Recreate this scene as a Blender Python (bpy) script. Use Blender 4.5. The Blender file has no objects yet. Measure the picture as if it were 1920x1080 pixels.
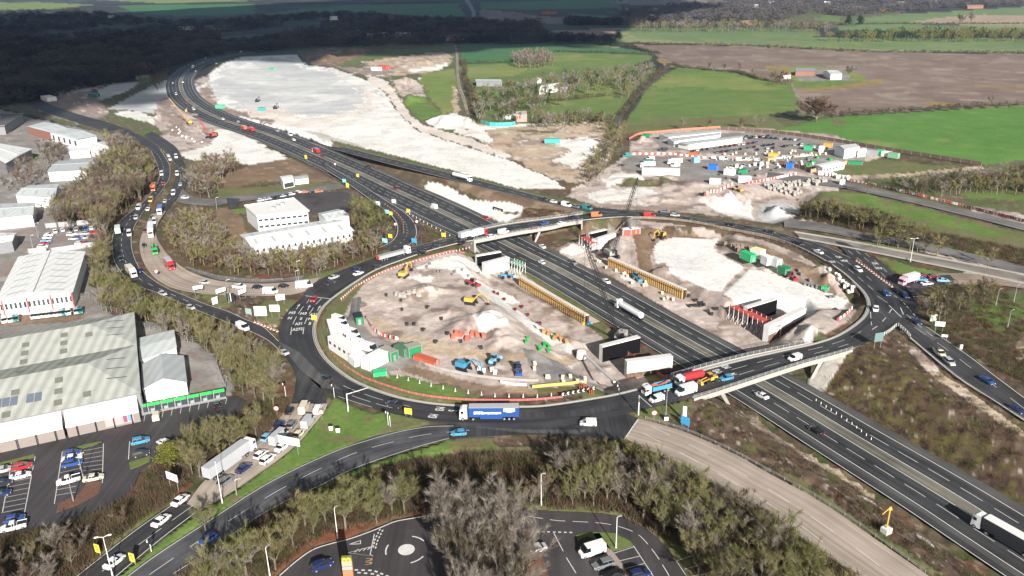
import bpy, bmesh, math, random
import numpy as np
from mathutils import Vector, Matrix
from mathutils.geometry import tessellate_polygon
# ------------------------------------------------------------------ camera, world, sun
SC = bpy.context.scene
COL = SC.collection
H = 112.0; F = 1500.0; PHI = math.radians(21.4); ROLL = math.radians(1.12)
cam = bpy.data.cameras.new('camera'); cam.sensor_width = 36.0; cam.lens = F/1920*36
cam.clip_start = 1.0; cam.clip_end = 60000.0
camo = bpy.data.objects.new('camera', cam); COL.objects.link(camo)
_B = Vector((0, math.sin(PHI), math.cos(PHI))); _X = Vector((1, 0, 0))
_R = math.cos(ROLL)*_X - math.sin(ROLL)*_B; _U = math.sin(ROLL)*_X + math.cos(ROLL)*_B
_Fw = Vector((0, math.cos(PHI), -math.sin(PHI)))
camo.matrix_world = Matrix(((_R.x, _U.x, -_Fw.x, 0), (_R.y, _U.y, -_Fw.y, 0), (_R.z, _U.z, -_Fw.z, H), (0, 0, 0, 1)))
SC.camera = camo
SUN_EL = math.radians(24.0); SUN_AZ = math.radians(163.0)
SUNDIR = Vector((math.sin(SUN_AZ)*math.cos(SUN_EL), math.cos(SUN_AZ)*math.cos(SUN_EL), math.sin(SUN_EL)))
W_ = bpy.data.worlds.new('World'); SC.world = W_; W_.use_nodes = True
_nt = W_.node_tree; _bg = _nt.nodes['Background']; _sky = _nt.nodes.new('ShaderNodeTexSky')
_sky.sky_type = 'NISHITA'; _sky.sun_disc = False; _sky.sun_elevation = SUN_EL; _sky.sun_rotation = SUN_AZ
_nt.links.new(_sky.outputs[0], _bg.inputs[0]); _bg.inputs[1].default_value = 0.08
_sl = bpy.data.lights.new('sun', 'SUN'); _sl.energy = 5.0; _sl.angle = math.radians(0.5); _sl.color = (1.0, 0.955, 0.9)
_so = bpy.data.objects.new('sun', _sl); COL.objects.link(_so)
_so.rotation_euler = (-SUNDIR).to_track_quat('-Z', 'Y').to_euler()
SC.view_settings.view_transform = 'Standard'; SC.view_settings.look = 'None'; SC.view_settings.gamma = 1.0
SC.view_settings.exposure = 0.9
SC.cycles.max_bounces = 5; SC.cycles.diffuse_bounces = 2; SC.cycles.volume_bounces = 0
SC.cycles.transparent_max_bounces = 6; SC.cycles.glossy_bounces = 2
random.seed(7); RNG = np.random.default_rng(7)
cosP, sinP, cosR, sinR = math.cos(PHI), math.sin(PHI), math.cos(ROLL), math.sin(ROLL)
# ------------------------------------------------------------------ surveying helpers: where a sight line of the survey camera meets level z
def un(px, py, z=0.0):
    u = (px-960)/F; v = (540-py)/F
    a = u*cosR+v*sinR; b = -u*sinR+v*cosR
    dy = cosP+b*sinP; dz = -sinP+b*cosP
    if dz > -0.012: dz = -0.012
    t = (z-H)/dz
    return (a*t, dy*t)
def pxof(x, y, z=0.0):
    dz = z-H
    d = y*cosP-dz*sinP; b = (y*sinP+dz*cosP)/d; a = x/d
    u = a*cosR-b*sinR; v = a*sinR+b*cosR
    return 960+u*F, 540-v*F
def UL(pts, z=0.0): return [un(p[0], p[1], z) for p in pts]
def scale_at(x, y, z=0.0): return F/(y*cosP+(H-z)*sinP)      # photo pixels per metre
# ------------------------------------------------------------------ noise
def _hash(ix, iy, s):
    v = np.sin(ix*127.1+iy*311.7+s*74.7)*43758.5453
    return v-np.floor(v)
def vn(x, y, s=0):
    x = np.asarray(x, float); y = np.asarray(y, float)
    ix = np.floor(x); iy = np.floor(y); fx = x-ix; fy = y-iy
    fx = fx*fx*(3-2*fx); fy = fy*fy*(3-2*fy)
    a = _hash(ix, iy, s); b = _hash(ix+1, iy, s); c = _hash(ix, iy+1, s); d = _hash(ix+1, iy+1, s)
    return (a*(1-fx)+b*fx)*(1-fy)+(c*(1-fx)+d*fx)*fy
def fbm(x, y, s=0, o=3):
    r = 0; a = .5; t = 0
    for i in range(o): r = r+a*vn(x*2**i, y*2**i, s+i*13); t += a; a *= .5
    return r/t
def inpoly(X, Y, poly):
    P = np.asarray(poly); n = len(P); r = np.zeros(X.shape, bool); j = n-1
    x0, y0 = P.min(0); x1, y1 = P.max(0)
    m = (X >= x0) & (X <= x1) & (Y >= y0) & (Y <= y1)
    if not m.any(): return r
    xs = X[m]; ys = Y[m]; q = np.zeros(xs.shape, bool)
    for i in range(n):
        xi, yi = P[i]; xj, yj = P[j]
        if yi != yj:
            q ^= ((yi > ys) != (yj > ys)) & (xs < (xj-xi)*(ys-yi)/(yj-yi)+xi)
        j = i
    r[m] = q; return r
def dist_polyline(X, Y, pts, zs=None):
    """distance and interpolated z of the nearest point of a polyline"""
    best = np.full(X.shape, 1e9); zz = np.zeros(X.shape)
    for i in range(len(pts)-1):
        ax, ay = pts[i][:2]; bx, by = pts[i+1][:2]; dx, dy = bx-ax, by-ay; L = dx*dx+dy*dy+1e-9
        t = np.clip(((X-ax)*dx+(Y-ay)*dy)/L, 0, 1)
        d = np.hypot(X-ax-t*dx, Y-ay-t*dy); m = d < best
        best = np.where(m, d, best)
        if zs is not None: zz = np.where(m, zs[i]*(1-t)+zs[i+1]*t, zz)
    return best, zz
def sstep(x): x = np.clip(x, 0, 1); return x*x*(3-2*x)
def catmull(pts, n=6):
    P = [np.array(p, float) for p in pts]; P = [2*P[0]-P[1]]+P+[2*P[-1]-P[-2]]; out = []
    for i in range(1, len(P)-2):
        p0, p1, p2, p3 = P[i-1:i+3]
        for k in range(n):
            t = k/n
            out.append(.5*((2*p1)+(-p0+p2)*t+(2*p0-5*p1+4*p2-p3)*t*t+(-p0+3*p1-3*p2+p3)*t**3))
    out.append(P[-2]); return np.array(out)
def resample(P, n):
    P = np.asarray(P, float); d = np.r_[0, np.cumsum(np.hypot(*np.diff(P[:, :2], axis=0).T))]
    t = np.linspace(0, d[-1], n); return np.stack([np.interp(t, d, P[:, k]) for k in range(P.shape[1])], 1), d[-1]
# ------------------------------------------------------------------ materials
MATS = {}
def mat(name, col, rough=.8, metal=0., noise=0., nscale=1., bump=0., spec=.4, alpha=1., coat=0.):
    if name in MATS: return MATS[name]
    m = bpy.data.materials.new(name); m.use_nodes = True; nt = m.node_tree; b = nt.nodes['Principled BSDF']
    b.inputs['Base Color'].default_value = (*col, 1); b.inputs['Roughness'].default_value = rough
    b.inputs['Metallic'].default_value = metal; b.inputs['Specular IOR Level'].default_value = spec
    if coat: b.inputs['Coat Weight'].default_value = coat
    if noise or bump:
        tc = nt.nodes.new('ShaderNodeTexCoord'); n = nt.nodes.new('ShaderNodeTexNoise')
        n.inputs['Scale'].default_value = nscale; n.inputs['Detail'].default_value = 5
        nt.links.new(tc.outputs['Object'], n.inputs['Vector'])
        if noise:
            r = nt.nodes.new('ShaderNodeMapRange'); r.inputs[3].default_value = 1-noise; r.inputs[4].default_value = 1+noise
            nt.links.new(n.outputs[0], r.inputs[0])
            v = nt.nodes.new('ShaderNodeVectorMath'); v.operation = 'SCALE'; v.inputs[0].default_value = col
            nt.links.new(r.outputs[0], v.inputs['Scale']); nt.links.new(v.outputs[0], b.inputs['Base Color'])
        if bump:
            bp = nt.nodes.new('ShaderNodeBump'); bp.inputs['Strength'].default_value = bump; bp.inputs['Distance'].default_value = .3
            nt.links.new(n.outputs[0], bp.inputs['Height']); nt.links.new(bp.outputs[0], b.inputs['Normal'])
    MATS[name] = m; return m
def attr_mat(name, rough=.9, fine=.22, bump=.35):
    """surface whose colour comes from the mesh colour attribute, broken up by procedural grain"""
    m = bpy.data.materials.new(name); m.use_nodes = True; nt = m.node_tree; b = nt.nodes['Principled BSDF']
    b.inputs['Roughness'].default_value = rough; b.inputs['Specular IOR Level'].default_value = .25
    a = nt.nodes.new('ShaderNodeAttribute'); a.attribute_name = 'Col'
    g = nt.nodes.new('ShaderNodeNewGeometry'); n1 = nt.nodes.new('ShaderNodeTexNoise'); n2 = nt.nodes.new('ShaderNodeTexNoise')
    n1.inputs['Scale'].default_value = .55; n1.inputs['Detail'].default_value = 8; n1.inputs['Roughness'].default_value = .7
    n2.inputs['Scale'].default_value = .06; n2.inputs['Detail'].default_value = 6
    for n in (n1, n2): nt.links.new(g.outputs['Position'], n.inputs['Vector'])
    r1 = nt.nodes.new('ShaderNodeMapRange'); r1.inputs[1].default_value = .3; r1.inputs[2].default_value = .7
    r1.inputs[3].default_value = 1-fine; r1.inputs[4].default_value = 1+fine; nt.links.new(n1.outputs[0], r1.inputs[0])
    r2 = nt.nodes.new('ShaderNodeMapRange'); r2.inputs[1].default_value = .3; r2.inputs[2].default_value = .7
    r2.inputs[3].default_value = .88; r2.inputs[4].default_value = 1.12; nt.links.new(n2.outputs[0], r2.inputs[0])
    mu = nt.nodes.new('ShaderNodeMath'); mu.operation = 'MULTIPLY'; nt.links.new(r1.outputs[0], mu.inputs[0]); nt.links.new(r2.outputs[0], mu.inputs[1])
    v = nt.nodes.new('ShaderNodeVectorMath'); v.operation = 'SCALE'; nt.links.new(a.outputs['Color'], v.inputs[0]); nt.links.new(mu.outputs[0], v.inputs['Scale'])
    nt.links.new(v.outputs[0], b.inputs['Base Color'])
    bp = nt.nodes.new('ShaderNodeBump'); bp.inputs['Strength'].default_value = bump; bp.inputs['Distance'].default_value = .6
    nt.links.new(n1.outputs[0], bp.inputs['Height']); nt.links.new(bp.outputs[0], b.inputs['Normal'])
    MATS[name] = m; return m
def road_mat(name, col, wear=.35, streak=.25, rough=.75, spec=.4):
    """asphalt or concrete: UV.x across the lane, UV.y metres along"""
    m = bpy.data.materials.new(name); m.use_nodes = True; nt = m.node_tree; b = nt.nodes['Principled BSDF']
    b.inputs['Roughness'].default_value = rough; b.inputs['Specular IOR Level'].default_value = spec
    uv = nt.nodes.new('ShaderNodeUVMap'); uv.uv_map = 'UVMap'
    mp = nt.nodes.new('ShaderNodeMapping'); mp.inputs['Scale'].default_value = (.9, .012, 1)
    nt.links.new(uv.outputs[0], mp.inputs[0])
    n1 = nt.nodes.new('ShaderNodeTexNoise'); n1.inputs['Scale'].default_value = 1.0; n1.inputs['Detail'].default_value = 4; nt.links.new(mp.outputs[0], n1.inputs['Vector'])
    g = nt.nodes.new('ShaderNodeNewGeometry'); n2 = nt.nodes.new('ShaderNodeTexNoise'); n2.inputs['Scale'].default_value = .09; n2.inputs['Detail'].default_value = 7
    nt.links.new(g.outputs['Position'], n2.inputs['Vector'])
    r1 = nt.nodes.new('ShaderNodeMapRange'); r1.inputs[1].default_value = .3; r1.inputs[2].default_value = .7; r1.inputs[3].default_value = 1-streak; r1.inputs[4].default_value = 1+streak; nt.links.new(n1.outputs[0], r1.inputs[0])
    r2 = nt.nodes.new('ShaderNodeMapRange'); r2.inputs[1].default_value = .3; r2.inputs[2].default_value = .7; r2.inputs[3].default_value = 1-wear; r2.inputs[4].default_value = 1+wear; nt.links.new(n2.outputs[0], r2.inputs[0])
    mu = nt.nodes.new('ShaderNodeMath'); mu.operation = 'MULTIPLY'; nt.links.new(r1.outputs[0], mu.inputs[0]); nt.links.new(r2.outputs[0], mu.inputs[1])
    v = nt.nodes.new('ShaderNodeVectorMath'); v.operation = 'SCALE'; v.inputs[0].default_value = col
    nt.links.new(mu.outputs[0], v.inputs['Scale']); nt.links.new(v.outputs[0], b.inputs['Base Color'])
    MATS[name] = m; return m
M_WHITE = mat('road_paint', (.62, .62, .6), .6, noise=.2, nscale=.8)
M_CONC = mat('concrete', (.33, .315, .285), .85, noise=.18, nscale=.4)
M_CONCW = mat('fresh_concrete', (.6, .59, .56), .8, noise=.14, nscale=.5)
M_BITUMEN = mat('black_waterproofing', (.006, .006, .007), .9, spec=.1)
M_STEEL = mat('galvanised_steel', (.42, .43, .43), .5, .6)
M_WPOLE = mat('painted_pole', (.68, .67, .62), .5)
M_DARK = mat('dark_metal', (.03, .03, .035), .5, .3)
M_TYRE = mat('tyre_rubber', (.015, .015, .016), .85)
M_GLASS = mat('vehicle_glass', (.012, .016, .02), .08, spec=.8)
M_LAMP = mat('lamp_lens', (.75, .75, .72), .15, spec=.8)
M_TAIL = mat('tail_lens', (.4, .02, .02), .2)
M_RUST = mat('rusty_steel', (.36, .2, .08), .8, noise=.3, nscale=1.5)
M_RED = mat('red_plastic', (.48, .075, .06), .6, noise=.2, nscale=1)
M_WPLAS = mat('white_plastic', (.78, .78, .76), .45)
M_ORANGE = mat('orange_plastic', (.6, .16, .06), .6)
M_YEL = mat('yellow_paint', (.55, .34, .06), .6, noise=.2, nscale=1.)
M_SIGNY = mat('yellow_sign_face', (.72, .58, .06), .5)
M_BLUE = mat('blue_paint', (.05, .22, .5), .4)
M_GREEN = mat('green_paint', (.02, .22, .09), .5)
M_TWIG = mat('wood_twigs', (.2, .15, .115), .9)
M_WOODLIGHT = mat('timber', (.42, .3, .17), .8)
# ------------------------------------------------------------------ mesh builder
class MB:
    def __init__(s): s.v = []; s.f = []; s.m = []
    def add(s, vs, fs, mi=0):
        o = len(s.v); s.v.extend([tuple(map(float, v)) for v in vs]); s.f.extend([tuple(o+i for i in f) for f in fs]); s.m.extend([mi]*len(fs)); return s
    def box(s, c, d, rz=0., mi=0, taper=1.):
        cx, cy, cz = c; dx, dy, dz = d[0]/2, d[1]/2, d[2]/2; co, si = math.cos(rz), math.sin(rz); vs = []
        for z, k in ((-dz, 1.), (dz, taper)):
            for x, y in ((-dx, -dy), (dx, -dy), (dx, dy), (-dx, dy)):
                x *= k; y *= k; vs.append((cx+x*co-y*si, cy+x*si+y*co, cz+z))
        return s.add(vs, [(3, 2, 1, 0), (4, 5, 6, 7), (0, 1, 5, 4), (1, 2, 6, 5), (2, 3, 7, 6), (3, 0, 4, 7)], mi)
    def tube(s, p0, p1, r0, r1=None, n=6, mi=0, cap=True):
        r1 = r0 if r1 is None else r1; p0 = Vector(p0); p1 = Vector(p1); d = (p1-p0)
        if d.length < 1e-6: return s
        d.normalize(); a = d.orthogonal().normalized(); b = d.cross(a); vs = []
        for p, r in ((p0, r0), (p1, r1)):
            for k in range(n): t = 2*math.pi*k/n; vs.append(p+(a*math.cos(t)+b*math.sin(t))*r)
        fs = [(k, (k+1) % n, n+(k+1) % n, n+k) for k in range(n)]
        if cap: fs += [tuple(range(n))[::-1], tuple(range(n, 2*n))]
        return s.add(vs, fs, mi)
    def path(s, pts, r, n=5, mi=0):
        for a, b in zip(pts[:-1], pts[1:]): s.tube(a, b, r, n=n, mi=mi)
        return s
    def prism(s, poly, z0, z1, mi=0, mtop=None):
        P = [Vector((p[0], p[1], 0)) for p in poly]; n = len(P)
        if sum(P[i].x*P[(i+1) % n].y-P[(i+1) % n].x*P[i].y for i in range(n)) < 0: P = P[::-1]
        z0s = z0 if hasattr(z0, '__len__') else [z0]*n; z1s = z1 if hasattr(z1, '__len__') else [z1]*n
        vs = [(p.x, p.y, z0s[i]) for i, p in enumerate(P)]+[(p.x, p.y, z1s[i]) for i, p in enumerate(P)]
        s.add(vs, [(i, (i+1) % n, n+(i+1) % n, n+i) for i in range(n)], mi)
        tr = tessellate_polygon([P]); top = []
        for t in tr:
            a, b, c = [P[k] for k in t]; up = (b-a).cross(c-a).z > 0; top.append(t if up else t[::-1])
        o = len(s.v)-2*n
        s.f += [tuple(o+n+k for k in t) for t in top]; s.m += [mtop if mtop is not None else mi]*len(top)
        s.f += [tuple(o+k for k in t[::-1]) for t in top]; s.m += [mi]*len(top)
        return s
    def loft(s, secs, mi=0, cap=True):
        """rings of equal vertex count"""
        n = len(secs[0]); vs = [v for r in secs for v in r]; fs = []
        for i in range(len(secs)-1):
            for k in range(n): fs.append((i*n+k, i*n+(k+1) % n, (i+1)*n+(k+1) % n, (i+1)*n+k))
        if cap: fs += [tuple(range(n))[::-1], tuple((len(secs)-1)*n+k for k in range(n))]
        return s.add(vs, fs, mi)
    def mesh(s, name, mats, smooth=False):
        me = bpy.data.meshes.new(name); me.from_pydata(s.v, [], s.f)
        for m in (mats if isinstance(mats, (list, tuple)) else [mats]): me.materials.append(m)
        me.polygons.foreach_set('material_index', s.m)
        if smooth: me.polygons.foreach_set('use_smooth', [True]*len(me.polygons))
        me.validate(); me.update(); return me
    def build(s, name, mats, parent=None, smooth=False):
        o = bpy.data.objects.new(name, s.mesh(name, mats, smooth)); COL.objects.link(o)
        if parent: o.parent = parent
        return o
def tag(o, label=None, cat=None, group=None, kind=None):
    if label: o['label'] = label
    if cat: o['category'] = cat
    if group: o['group'] = group
    if kind: o['kind'] = kind
    return o
def empty(name, loc, rz=0.):
    o = bpy.data.objects.new(name, None); COL.objects.link(o); o.location = loc; o.rotation_euler = (0, 0, rz); o.empty_display_size = .5; return o
def kids(o): return KIDS.get(o.name, [])
def copy_tree(o, parent=None):
    c = o.copy(); COL.objects.link(c); c.parent = parent
    for k in list(o.children): copy_tree(k, c)
    return c
def hide_proto(o):
    for k in list(o.children): hide_proto(k)
    bpy.data.objects.remove(o)
def quick_obj(name, me, parent=None):
    o = bpy.data.objects.new(name, me); COL.objects.link(o)
    if parent: o.parent = parent
    return o
def attr_mesh(name, V, Fq, colr, m, smooth=True):
    me = bpy.data.meshes.new(name); V = np.asarray(V, np.float32); Fq = np.asarray(Fq, np.int32); k = Fq.shape[1]
    me.vertices.add(len(V)); me.vertices.foreach_set('co', V.ravel()); me.loops.add(Fq.size); me.loops.foreach_set('vertex_index', Fq.ravel())
    me.polygons.add(len(Fq)); me.polygons.foreach_set('loop_start', np.arange(0, Fq.size, k, dtype=np.int32)); me.polygons.foreach_set('loop_total', np.full(len(Fq), k, np.int32))
    if smooth: me.polygons.foreach_set('use_smooth', np.ones(len(Fq), bool))
    me.materials.append(m); me.update(calc_edges=True)
    if colr is not None:
        at = me.color_attributes.new('Col', 'FLOAT_COLOR', 'POINT'); c = np.ones((len(V), 4), np.float32); c[:, :3] = colr; at.data.foreach_set('color', c.ravel())
    return me
# ------------------------------------------------------------------ motorway line and terrain form
def mz(y):
    """level of the motorway at distance y: in its cutting under the roundabout, then rising to grade"""
    return float(-6.5+6.2*sstep((y-400)/330.0))
def un_m(px, py, off=0.0):
    z = -6.5
    for _ in range(12): x, y = un(px, py, z+off); z = mz(y)
    return (x, y, z+off)
_ml = [(1920+150, 1018+98), (1920, 1018), (1815, 951), (1690, 875.5), (1590, 816), (1478, 748), (1390, 697), (1310, 653), (1210, 596.5), (1150, 562), (1100, 534), (1047, 505), (975, 469), (905, 434), (850, 407), (785, 376), (730, 351), (690, 331.5), (630, 305), (580, 283), (540, 266), (500, 251), (460, 238), (420, 225), (392, 213), (366, 198), (347, 181), (339, 163), (340, 148), (352, 133), (375, 119), (405, 109), (440, 102), (480, 97)]
_mw = [un_m(*p) for p in _ml]
_d0 = np.array(_mw[1][:2])-np.array(_mw[3][:2]); _d0 /= np.hypot(*_d0)
_mw[0] = (_mw[1][0]+_d0[0]*160, _mw[1][1]+_d0[1]*160, -6.5)
MWC = catmull([(p[0], p[1]) for p in _mw], 5)
MWC, MWL = resample(MWC, 420)
# smooth the surveyed line
for _ in range(6): MWC[1:-1] = .5*MWC[1:-1]+.25*(MWC[:-2]+MWC[2:])
MWZ = np.array([mz(p[1]) for p in MWC])
_t = np.gradient(MWC, axis=0); _t /= np.hypot(_t[:, 0], _t[:, 1])[:, None]
MWN = np.stack([-_t[:, 1], _t[:, 0]], 1)      # left of travel away from the camera = the south-west side
_s = np.linspace(0, MWL, len(MWC))
def mw_at(s, off):
    x = np.interp(s, _s, MWC[:, 0]+0*_s); y = np.interp(s, _s, MWC[:, 1]); nx = np.interp(s, _s, MWN[:, 0]); ny = np.interp(s, _s, MWN[:, 1])
    return x+nx*off, y+ny*off, np.interp(s, _s, MWZ)
# carve lines: polyline, level, half width of the level floor, side slope
R8pts = [(560, 286), (600, 307), (640, 330.5), (675, 352), (710, 376), (740, 396), (757, 413), (763, 428), (761, 444), (748, 458), (728, 468)]
R8z = [None, None, -3.2, -2.5, -1.8, -1.0, -.5, -.2, 0, 0, 0]
def _fixz(pts, zs):
    out = []
    for p, z in zip(pts, zs):
        out.append(un_m(*p) if z is None else (*un(p[0], p[1], z), z))
    return out
R8w = _fixz(R8pts, R8z)
CARVE = [([tuple(p) for p in MWC], list(MWZ-.25), 16.0, .5), ([p[:2] for p in R8w], [p[2]-.25 for p in R8w], 6.5, .5)]
# level pads: polygon (photo survey), level, blend width
PADS = [
 (UL([(905, 478), (965, 498), (1000, 515), (1110, 590), (1135, 640), (1230, 730), (1180, 742), (1100, 700), (1060, 660), (1000, 600), (930, 540)], -6.5), -6.5, 16),
 (UL([(1060, 430), (1110, 470), (1140, 492), (1280, 556), (1345, 600), (1440, 655), (1360, 640), (1250, 580), (1090, 500), (1010, 440)], -6.5), -6.5, 10),
 (UL([(1350, 605), (1385, 580), (1440, 572), (1505, 582), (1525, 600), (1470, 640), (1420, 655)], -6.5), -6.5, 3),
 (UL([(1115, 650), (1125, 625), (1200, 610), (1290, 680), (1260, 700), (1180, 735), (1130, 690)], -6.5), -6.5, 8),
 (UL([(1078, 436), (1160, 424), (1172, 442), (1112, 470)], -4), -6.5, 4),
 (UL([(1380, 400), (1420, 372), (1495, 370), (1480, 405), (1440, 415)], -3), -3, 14),
]
# mounds: px, py, radius m, height m
MOUNDS = [(912, 607, 16, 3.2), (870, 600, 11, 1.3), (845, 585, 9, .9), (790, 545, 8, 1.3), (775, 552, 7, 1.5), (812, 545, 8, 1.5), (1243, 497, 6, 2.2), (1075, 612, 6, 1.2), (935, 640, 7, 1.2), (1520, 625, 6, 3), (1490, 640, 5, 2.5),
 (760, 155, 22, 7), (745, 165, 14, 5), (770, 190, 20, 6), (660, 100, 40, 8), (720, 95, 35, 7), (620, 110, 30, 8), (800, 120, 35, 6), (840, 228, 20, 6), (880, 232, 14, 5), (1100, 268, 12, 3), (1180, 340, 12, 2.5), (1240, 340, 14, 2.5), (1330, 372, 10, 2.5), (1460, 390, 9, 4),
 (1205, 262, 7, 4), (300, 222, 14, 4), (420, 190, 14, 3), (470, 125, 20, 4), (1545, 505, 5, 2), (1555, 520, 4, 2), (1040, 640, 6, 1.0), (350, 215, 12, 3), (232, 180, 12, 3), (880, 500, 8, 1.5), (1290, 352, 16, 2.0), (1240, 372, 14, 1.6)]
MOUNDSW = [(*un(a, b), r, h) for a, b, r, h in MOUNDS]
SLABS = [UL([(1222, 466), (1235, 450), (1262, 444), (1350, 446), (1338, 466), (1362, 482), (1398, 500), (1372, 522), (1354, 546), (1330, 546), (1280, 521), (1240, 508), (1228, 488)], -2.8), UL([(1402, 503), (1440, 509), (1500, 529), (1594, 561), (1580, 579), (1520, 577), (1460, 563), (1380, 566), (1354, 551), (1384, 524)], -2.8)]
def tz(X, Y):
    """terrain level"""
    X = np.asarray(X, float); Y = np.asarray(Y, float); shp = X.shape; X = X.ravel(); Y = Y.ravel(); z = np.zeros(X.shape)
    for pts, zs, hw, sl in CARVE:
        P = np.array(pts); m = (X > P[:, 0].min()-45) & (X < P[:, 0].max()+45) & (Y > P[:, 1].min()-45) & (Y < P[:, 1].max()+45)
        if m.any():
            st = 1 if len(pts) < 100 else 4
            d, zz = dist_polyline(X[m], Y[m], pts[::st], zs[::st]); z[m] = np.minimum(z[m], zz+np.maximum(0, d-hw)*sl)
    for poly, lev, bl in PADS:
        P = np.array(poly); m = (X > P[:, 0].min()-bl) & (X < P[:, 0].max()+bl) & (Y > P[:, 1].min()-bl) & (Y < P[:, 1].max()+bl)
        if m.any():
            d, _ = dist_polyline(X[m], Y[m], poly+[poly[0]]); ins = inpoly(X[m], Y[m], poly)
            w = np.where(ins, 1., sstep(1-d/bl)); z[m] = np.minimum(z[m], lev*w-.02*w)
    for poly in SLABS:
        m = np.hypot(X-60, Y-300) < 220; ins = inpoly(X[m], Y[m], poly); d, _ = dist_polyline(X[m], Y[m], poly+[poly[0]]); w = np.where(ins, 1., sstep(1-d/8)); z[m] = z[m]*(1-w)-2.8*w
    poly, lev, bl = PADS[2]; P = np.array(poly); m = (X > P[:, 0].min()-3) & (X < P[:, 0].max()+3) & (Y > P[:, 1].min()-3) & (Y < P[:, 1].max()+3)
    if m.any(): d, _ = dist_polyline(X[m], Y[m], poly+[poly[0]]); w = np.where(inpoly(X[m], Y[m], poly), 1., sstep(1-d/2.5)); z[m] = np.minimum(z[m], lev*w+z[m]*(1-w))
    for x, y, r, h in MOUNDSW:
        m = (abs(X-x) < r*1.6) & (abs(Y-y) < r*1.6)
        if m.any():
            ang = np.arctan2(Y[m]-y, X[m]-x); rr = r*(1+.35*np.sin(ang*3+x)+.2*np.sin(ang*5+y))
            z[m] += h*sstep(1-np.hypot(X[m]-x, Y[m]-y)/rr)*(.8+.4*vn(X[m]*.4, Y[m]*.4, 5))
    return z.reshape(shp)
def tz1(x, y): return float(tz(np.array([x]), np.array([y]))[0])
def ung(px, py, dz=0.0):
    """point of the terrain on a surveyed sight line"""
    z = 0.
    for _ in range(6):
        x, y = un(px, py, z+dz); z = tz1(x, y)
    return x, y, z
# ------------------------------------------------------------------ ground cover classes: colour, second colour, mix scale (m), edge raggedness
G = dict(
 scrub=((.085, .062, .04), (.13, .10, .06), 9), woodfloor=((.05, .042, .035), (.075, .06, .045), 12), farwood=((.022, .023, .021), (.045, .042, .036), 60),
 grass=((.095, .165, .032), (.13, .2, .045), 7), verge=((.11, .14, .04), (.15, .14, .07), 6), meadow=((.13, .2, .04), (.2, .22, .07), 60), meadow2=((.1, .17, .04), (.14, .185, .05), 40),
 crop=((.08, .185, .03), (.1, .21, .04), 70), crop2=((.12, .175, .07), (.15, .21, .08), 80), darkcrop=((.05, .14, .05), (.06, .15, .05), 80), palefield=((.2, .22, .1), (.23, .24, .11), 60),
 plough=((.175, .125, .1), (.225, .17, .135), 30), tanfield=((.36, .28, .2), (.3, .22, .15), 60), pinkfield=((.26, .17, .13), (.3, .2, .15), 60), ochre=((.28, .2, .06), (.2, .15, .08), 15),
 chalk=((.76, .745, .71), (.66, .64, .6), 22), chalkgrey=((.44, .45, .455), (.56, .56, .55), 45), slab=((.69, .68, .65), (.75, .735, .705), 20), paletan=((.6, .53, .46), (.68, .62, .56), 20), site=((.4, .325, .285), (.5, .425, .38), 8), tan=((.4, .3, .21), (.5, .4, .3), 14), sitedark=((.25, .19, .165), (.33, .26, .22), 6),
 brown=((.16, .105, .07), (.22, .155, .1), 9), embank=((.085, .052, .036), (.14, .1, .07), 2.2), olive=((.1, .088, .026), (.085, .056, .036), 2.5), yard=((.2, .185, .175), (.27, .25, .235), 8), asphalt=((.06, .057, .058), (.075, .07, .072), 12),
 redleaf=((.2, .075, .04), (.14, .07, .04), 3), dirt=((.28, .2, .15), (.2, .14, .1), 10), garden=((.1, .16, .04), (.13, .14, .05), 12), rough=((.12, .095, .065), (.1, .12, .04), 10), cement=((.5, .47, .43), (.44, .41, .37), 10))
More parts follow.
